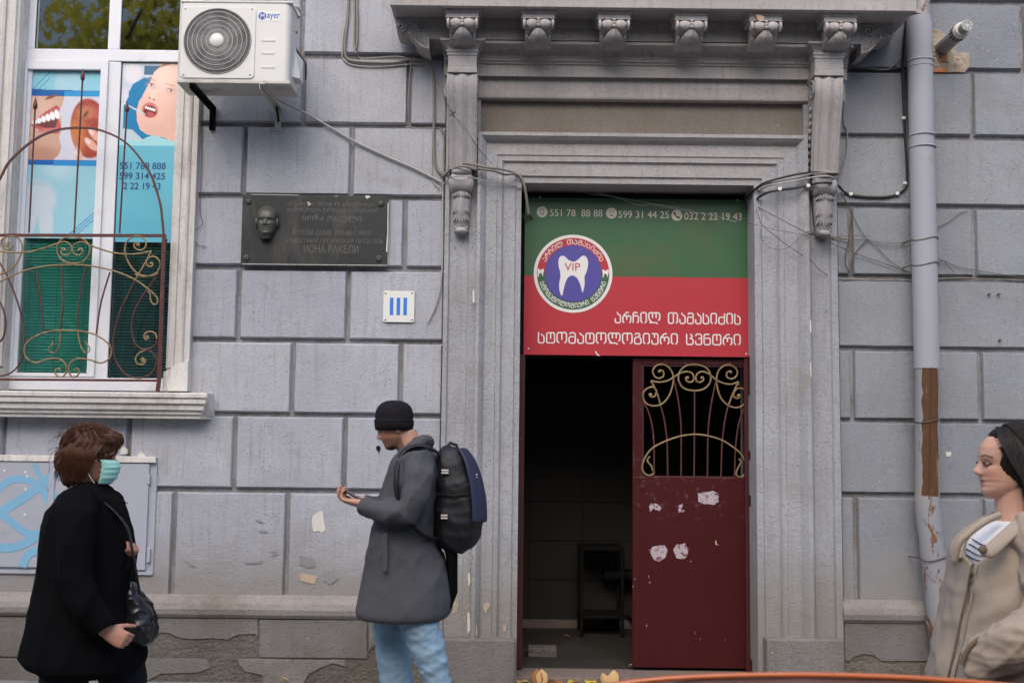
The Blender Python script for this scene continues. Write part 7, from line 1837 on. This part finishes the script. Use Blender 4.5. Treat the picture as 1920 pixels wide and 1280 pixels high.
# ================================================================== orange car
CX, CYc, ZB = PX(1500, 1262, -5.75), -6.27, -.13
CAR = empty('parked_car', (CX, CYc, ZB), 'orange hatchback with dark glass roof parked at the kerb, only its roof edge in view', 'car')
M['car'] = plain('car_orange', (.55, .13, .025), .25, var=.03); M['car'].node_tree.nodes['Principled BSDF'].inputs['Coat Weight'].default_value = .6
M['cglass'] = plain('car_glass', (.03, .032, .036), .22); M['tyre'] = plain('tyre', (.02, .02, .02), .8); M['rim'] = plain('rim', (.45, .45, .47), .3, metal=.9); M['lamp'] = plain('lamp_glass', (.6, .6, .6), .1); M['taillamp'] = plain('tail_lamp', (.4, .02, .02), .2)
ZR = P(1500, 1262, -5.75).z-ZB       # roof height over the road
def carsec(x, z0, z1, w0, w1, yc=CYc):
    "cross-section ring in the yz plane, rounded"
    o = []
    for k in range(24):
        t = 2*math.pi*k/24; c, s = math.cos(t), math.sin(t); e = 3.2; r = (abs(c)**e+abs(s)**e)**(-1/e); s_ = s*r; c_ = c*r
        w_ = w0+(w1-w0)*(s_*.5+.5); o.append((x, yc+w_*c_, ZB+z0+(z1-z0)*(s_*.5+.5)))
    return o
m = MB(); body = [(-1.85, .38, .60, .55, .5), (-1.80, .25, .74, .72, .66), (-1.5, .19, .84, .80, .74), (-1.0, .18, .90, .82, .76), (-.7, .18, .93, .83, .77), (.3, .18, .95, .83, .78), (1.2, .18, .95, .83, .77), (1.75, .22, .93, .80, .74), (1.92, .30, .86, .72, .66), (1.97, .42, .70, .6, .55)]
m.loft([carsec(CX+.45+x, *a) for x, *a in body]); m.build('body', M['car'], CAR)
m = MB(); gh = [(-.95, .88, .92, .70, .68), (-.55, .86, 1.12, .70, .60), (-.25, .85, ZR-.055, .70, .53), (.0, .85, ZR-.028, .70, .52), (.5, .85, ZR-.020, .70, .52), (.95, .85, ZR-.045, .70, .52), (1.3, .85, ZR-.12, .70, .51), (1.65, .86, 1.05, .68, .5), (1.78, .88, .93, .62, .5)]
m.loft([carsec(CX-.05+x, *a) for x, *a in gh]); m.build('greenhouse', M['cglass'], CAR)
yr = -5.75
for s, yy in ((1, yr), (-1, 2*CYc-yr)):
    m = MB(); q = [(CX+dx, yy, ZB+ZR-.002-dz) for dx, dz in ((-.95, .30), (-.75, .19), (-.55, .085), (-.40, .040), (-.30, .0185), (-.18, .006), (0, 0), (.18, .003), (.34, .0135), (.50, .030), (.75, .072), (1.0, .125), (1.35, .24), (1.6, .38))]
    m.tube(crv(q, 4), .0050, 10); m.build('roof_rail', M['car'], CAR)
m = MB(); pts = []; nxx, nyy = 40, 13
for j in range(nyy):
    for i in range(nxx):
        x = -.5+1.5*i/(nxx-1); y = CYc+(.515)*(-1+2*j/(nyy-1)); dz = np.interp(x, [-.55, -.40, -.18, 0, .18, .5, 1.0], [.085, .04, .006, 0, .003, .03, .125]); pts.append((CX+x, y, ZB+ZR-.004-dz+.003*(1-((y-CYc)/.515)**2)-.001))
m.grid(pts, nxx, nyy); m.build('roof_glass', M['cglass'], CAR)
for sx in (-.95, 1.75):
    for sy in (-1, 1):
        m = MB(); m.tube([(CX+sx, CYc+sy*.62, ZB+.30), (CX+sx, CYc+sy*.84, ZB+.30)], .30, 28); wh = m.build('wheel', M['tyre'], CAR)
        m = MB(); m.tube([(CX+sx, CYc+sy*.80, ZB+.30), (CX+sx, CYc+sy*.845, ZB+.30)], [.20, .19], 20); m.build('rim', M['rim'], wh)
for sy in (-1, 1):
    m = MB(); m.ell((CX-1.33, CYc+sy*.52, ZB+.62), (.10, .14, .07), 14, 8); m.build('headlight', M['lamp'], CAR)
    m = MB(); m.ell((CX+2.33, CYc+sy*.55, ZB+.75), (.06, .12, .09), 14, 8); m.build('tail_light', M['taillamp'], CAR)
    m = MB(); m.ell((CX-.55, CYc+sy*.88, ZB+.93), (.06, .10, .06), 12, 8); m.build('wing_mirror', M['car'], CAR)
    m = MB(); m.tube([(CX+.35, CYc+sy*.835, ZB+.80), (CX+.50, CYc+sy*.835, ZB+.80)], .012, 8); m.build('door_handle', M['car'], CAR)
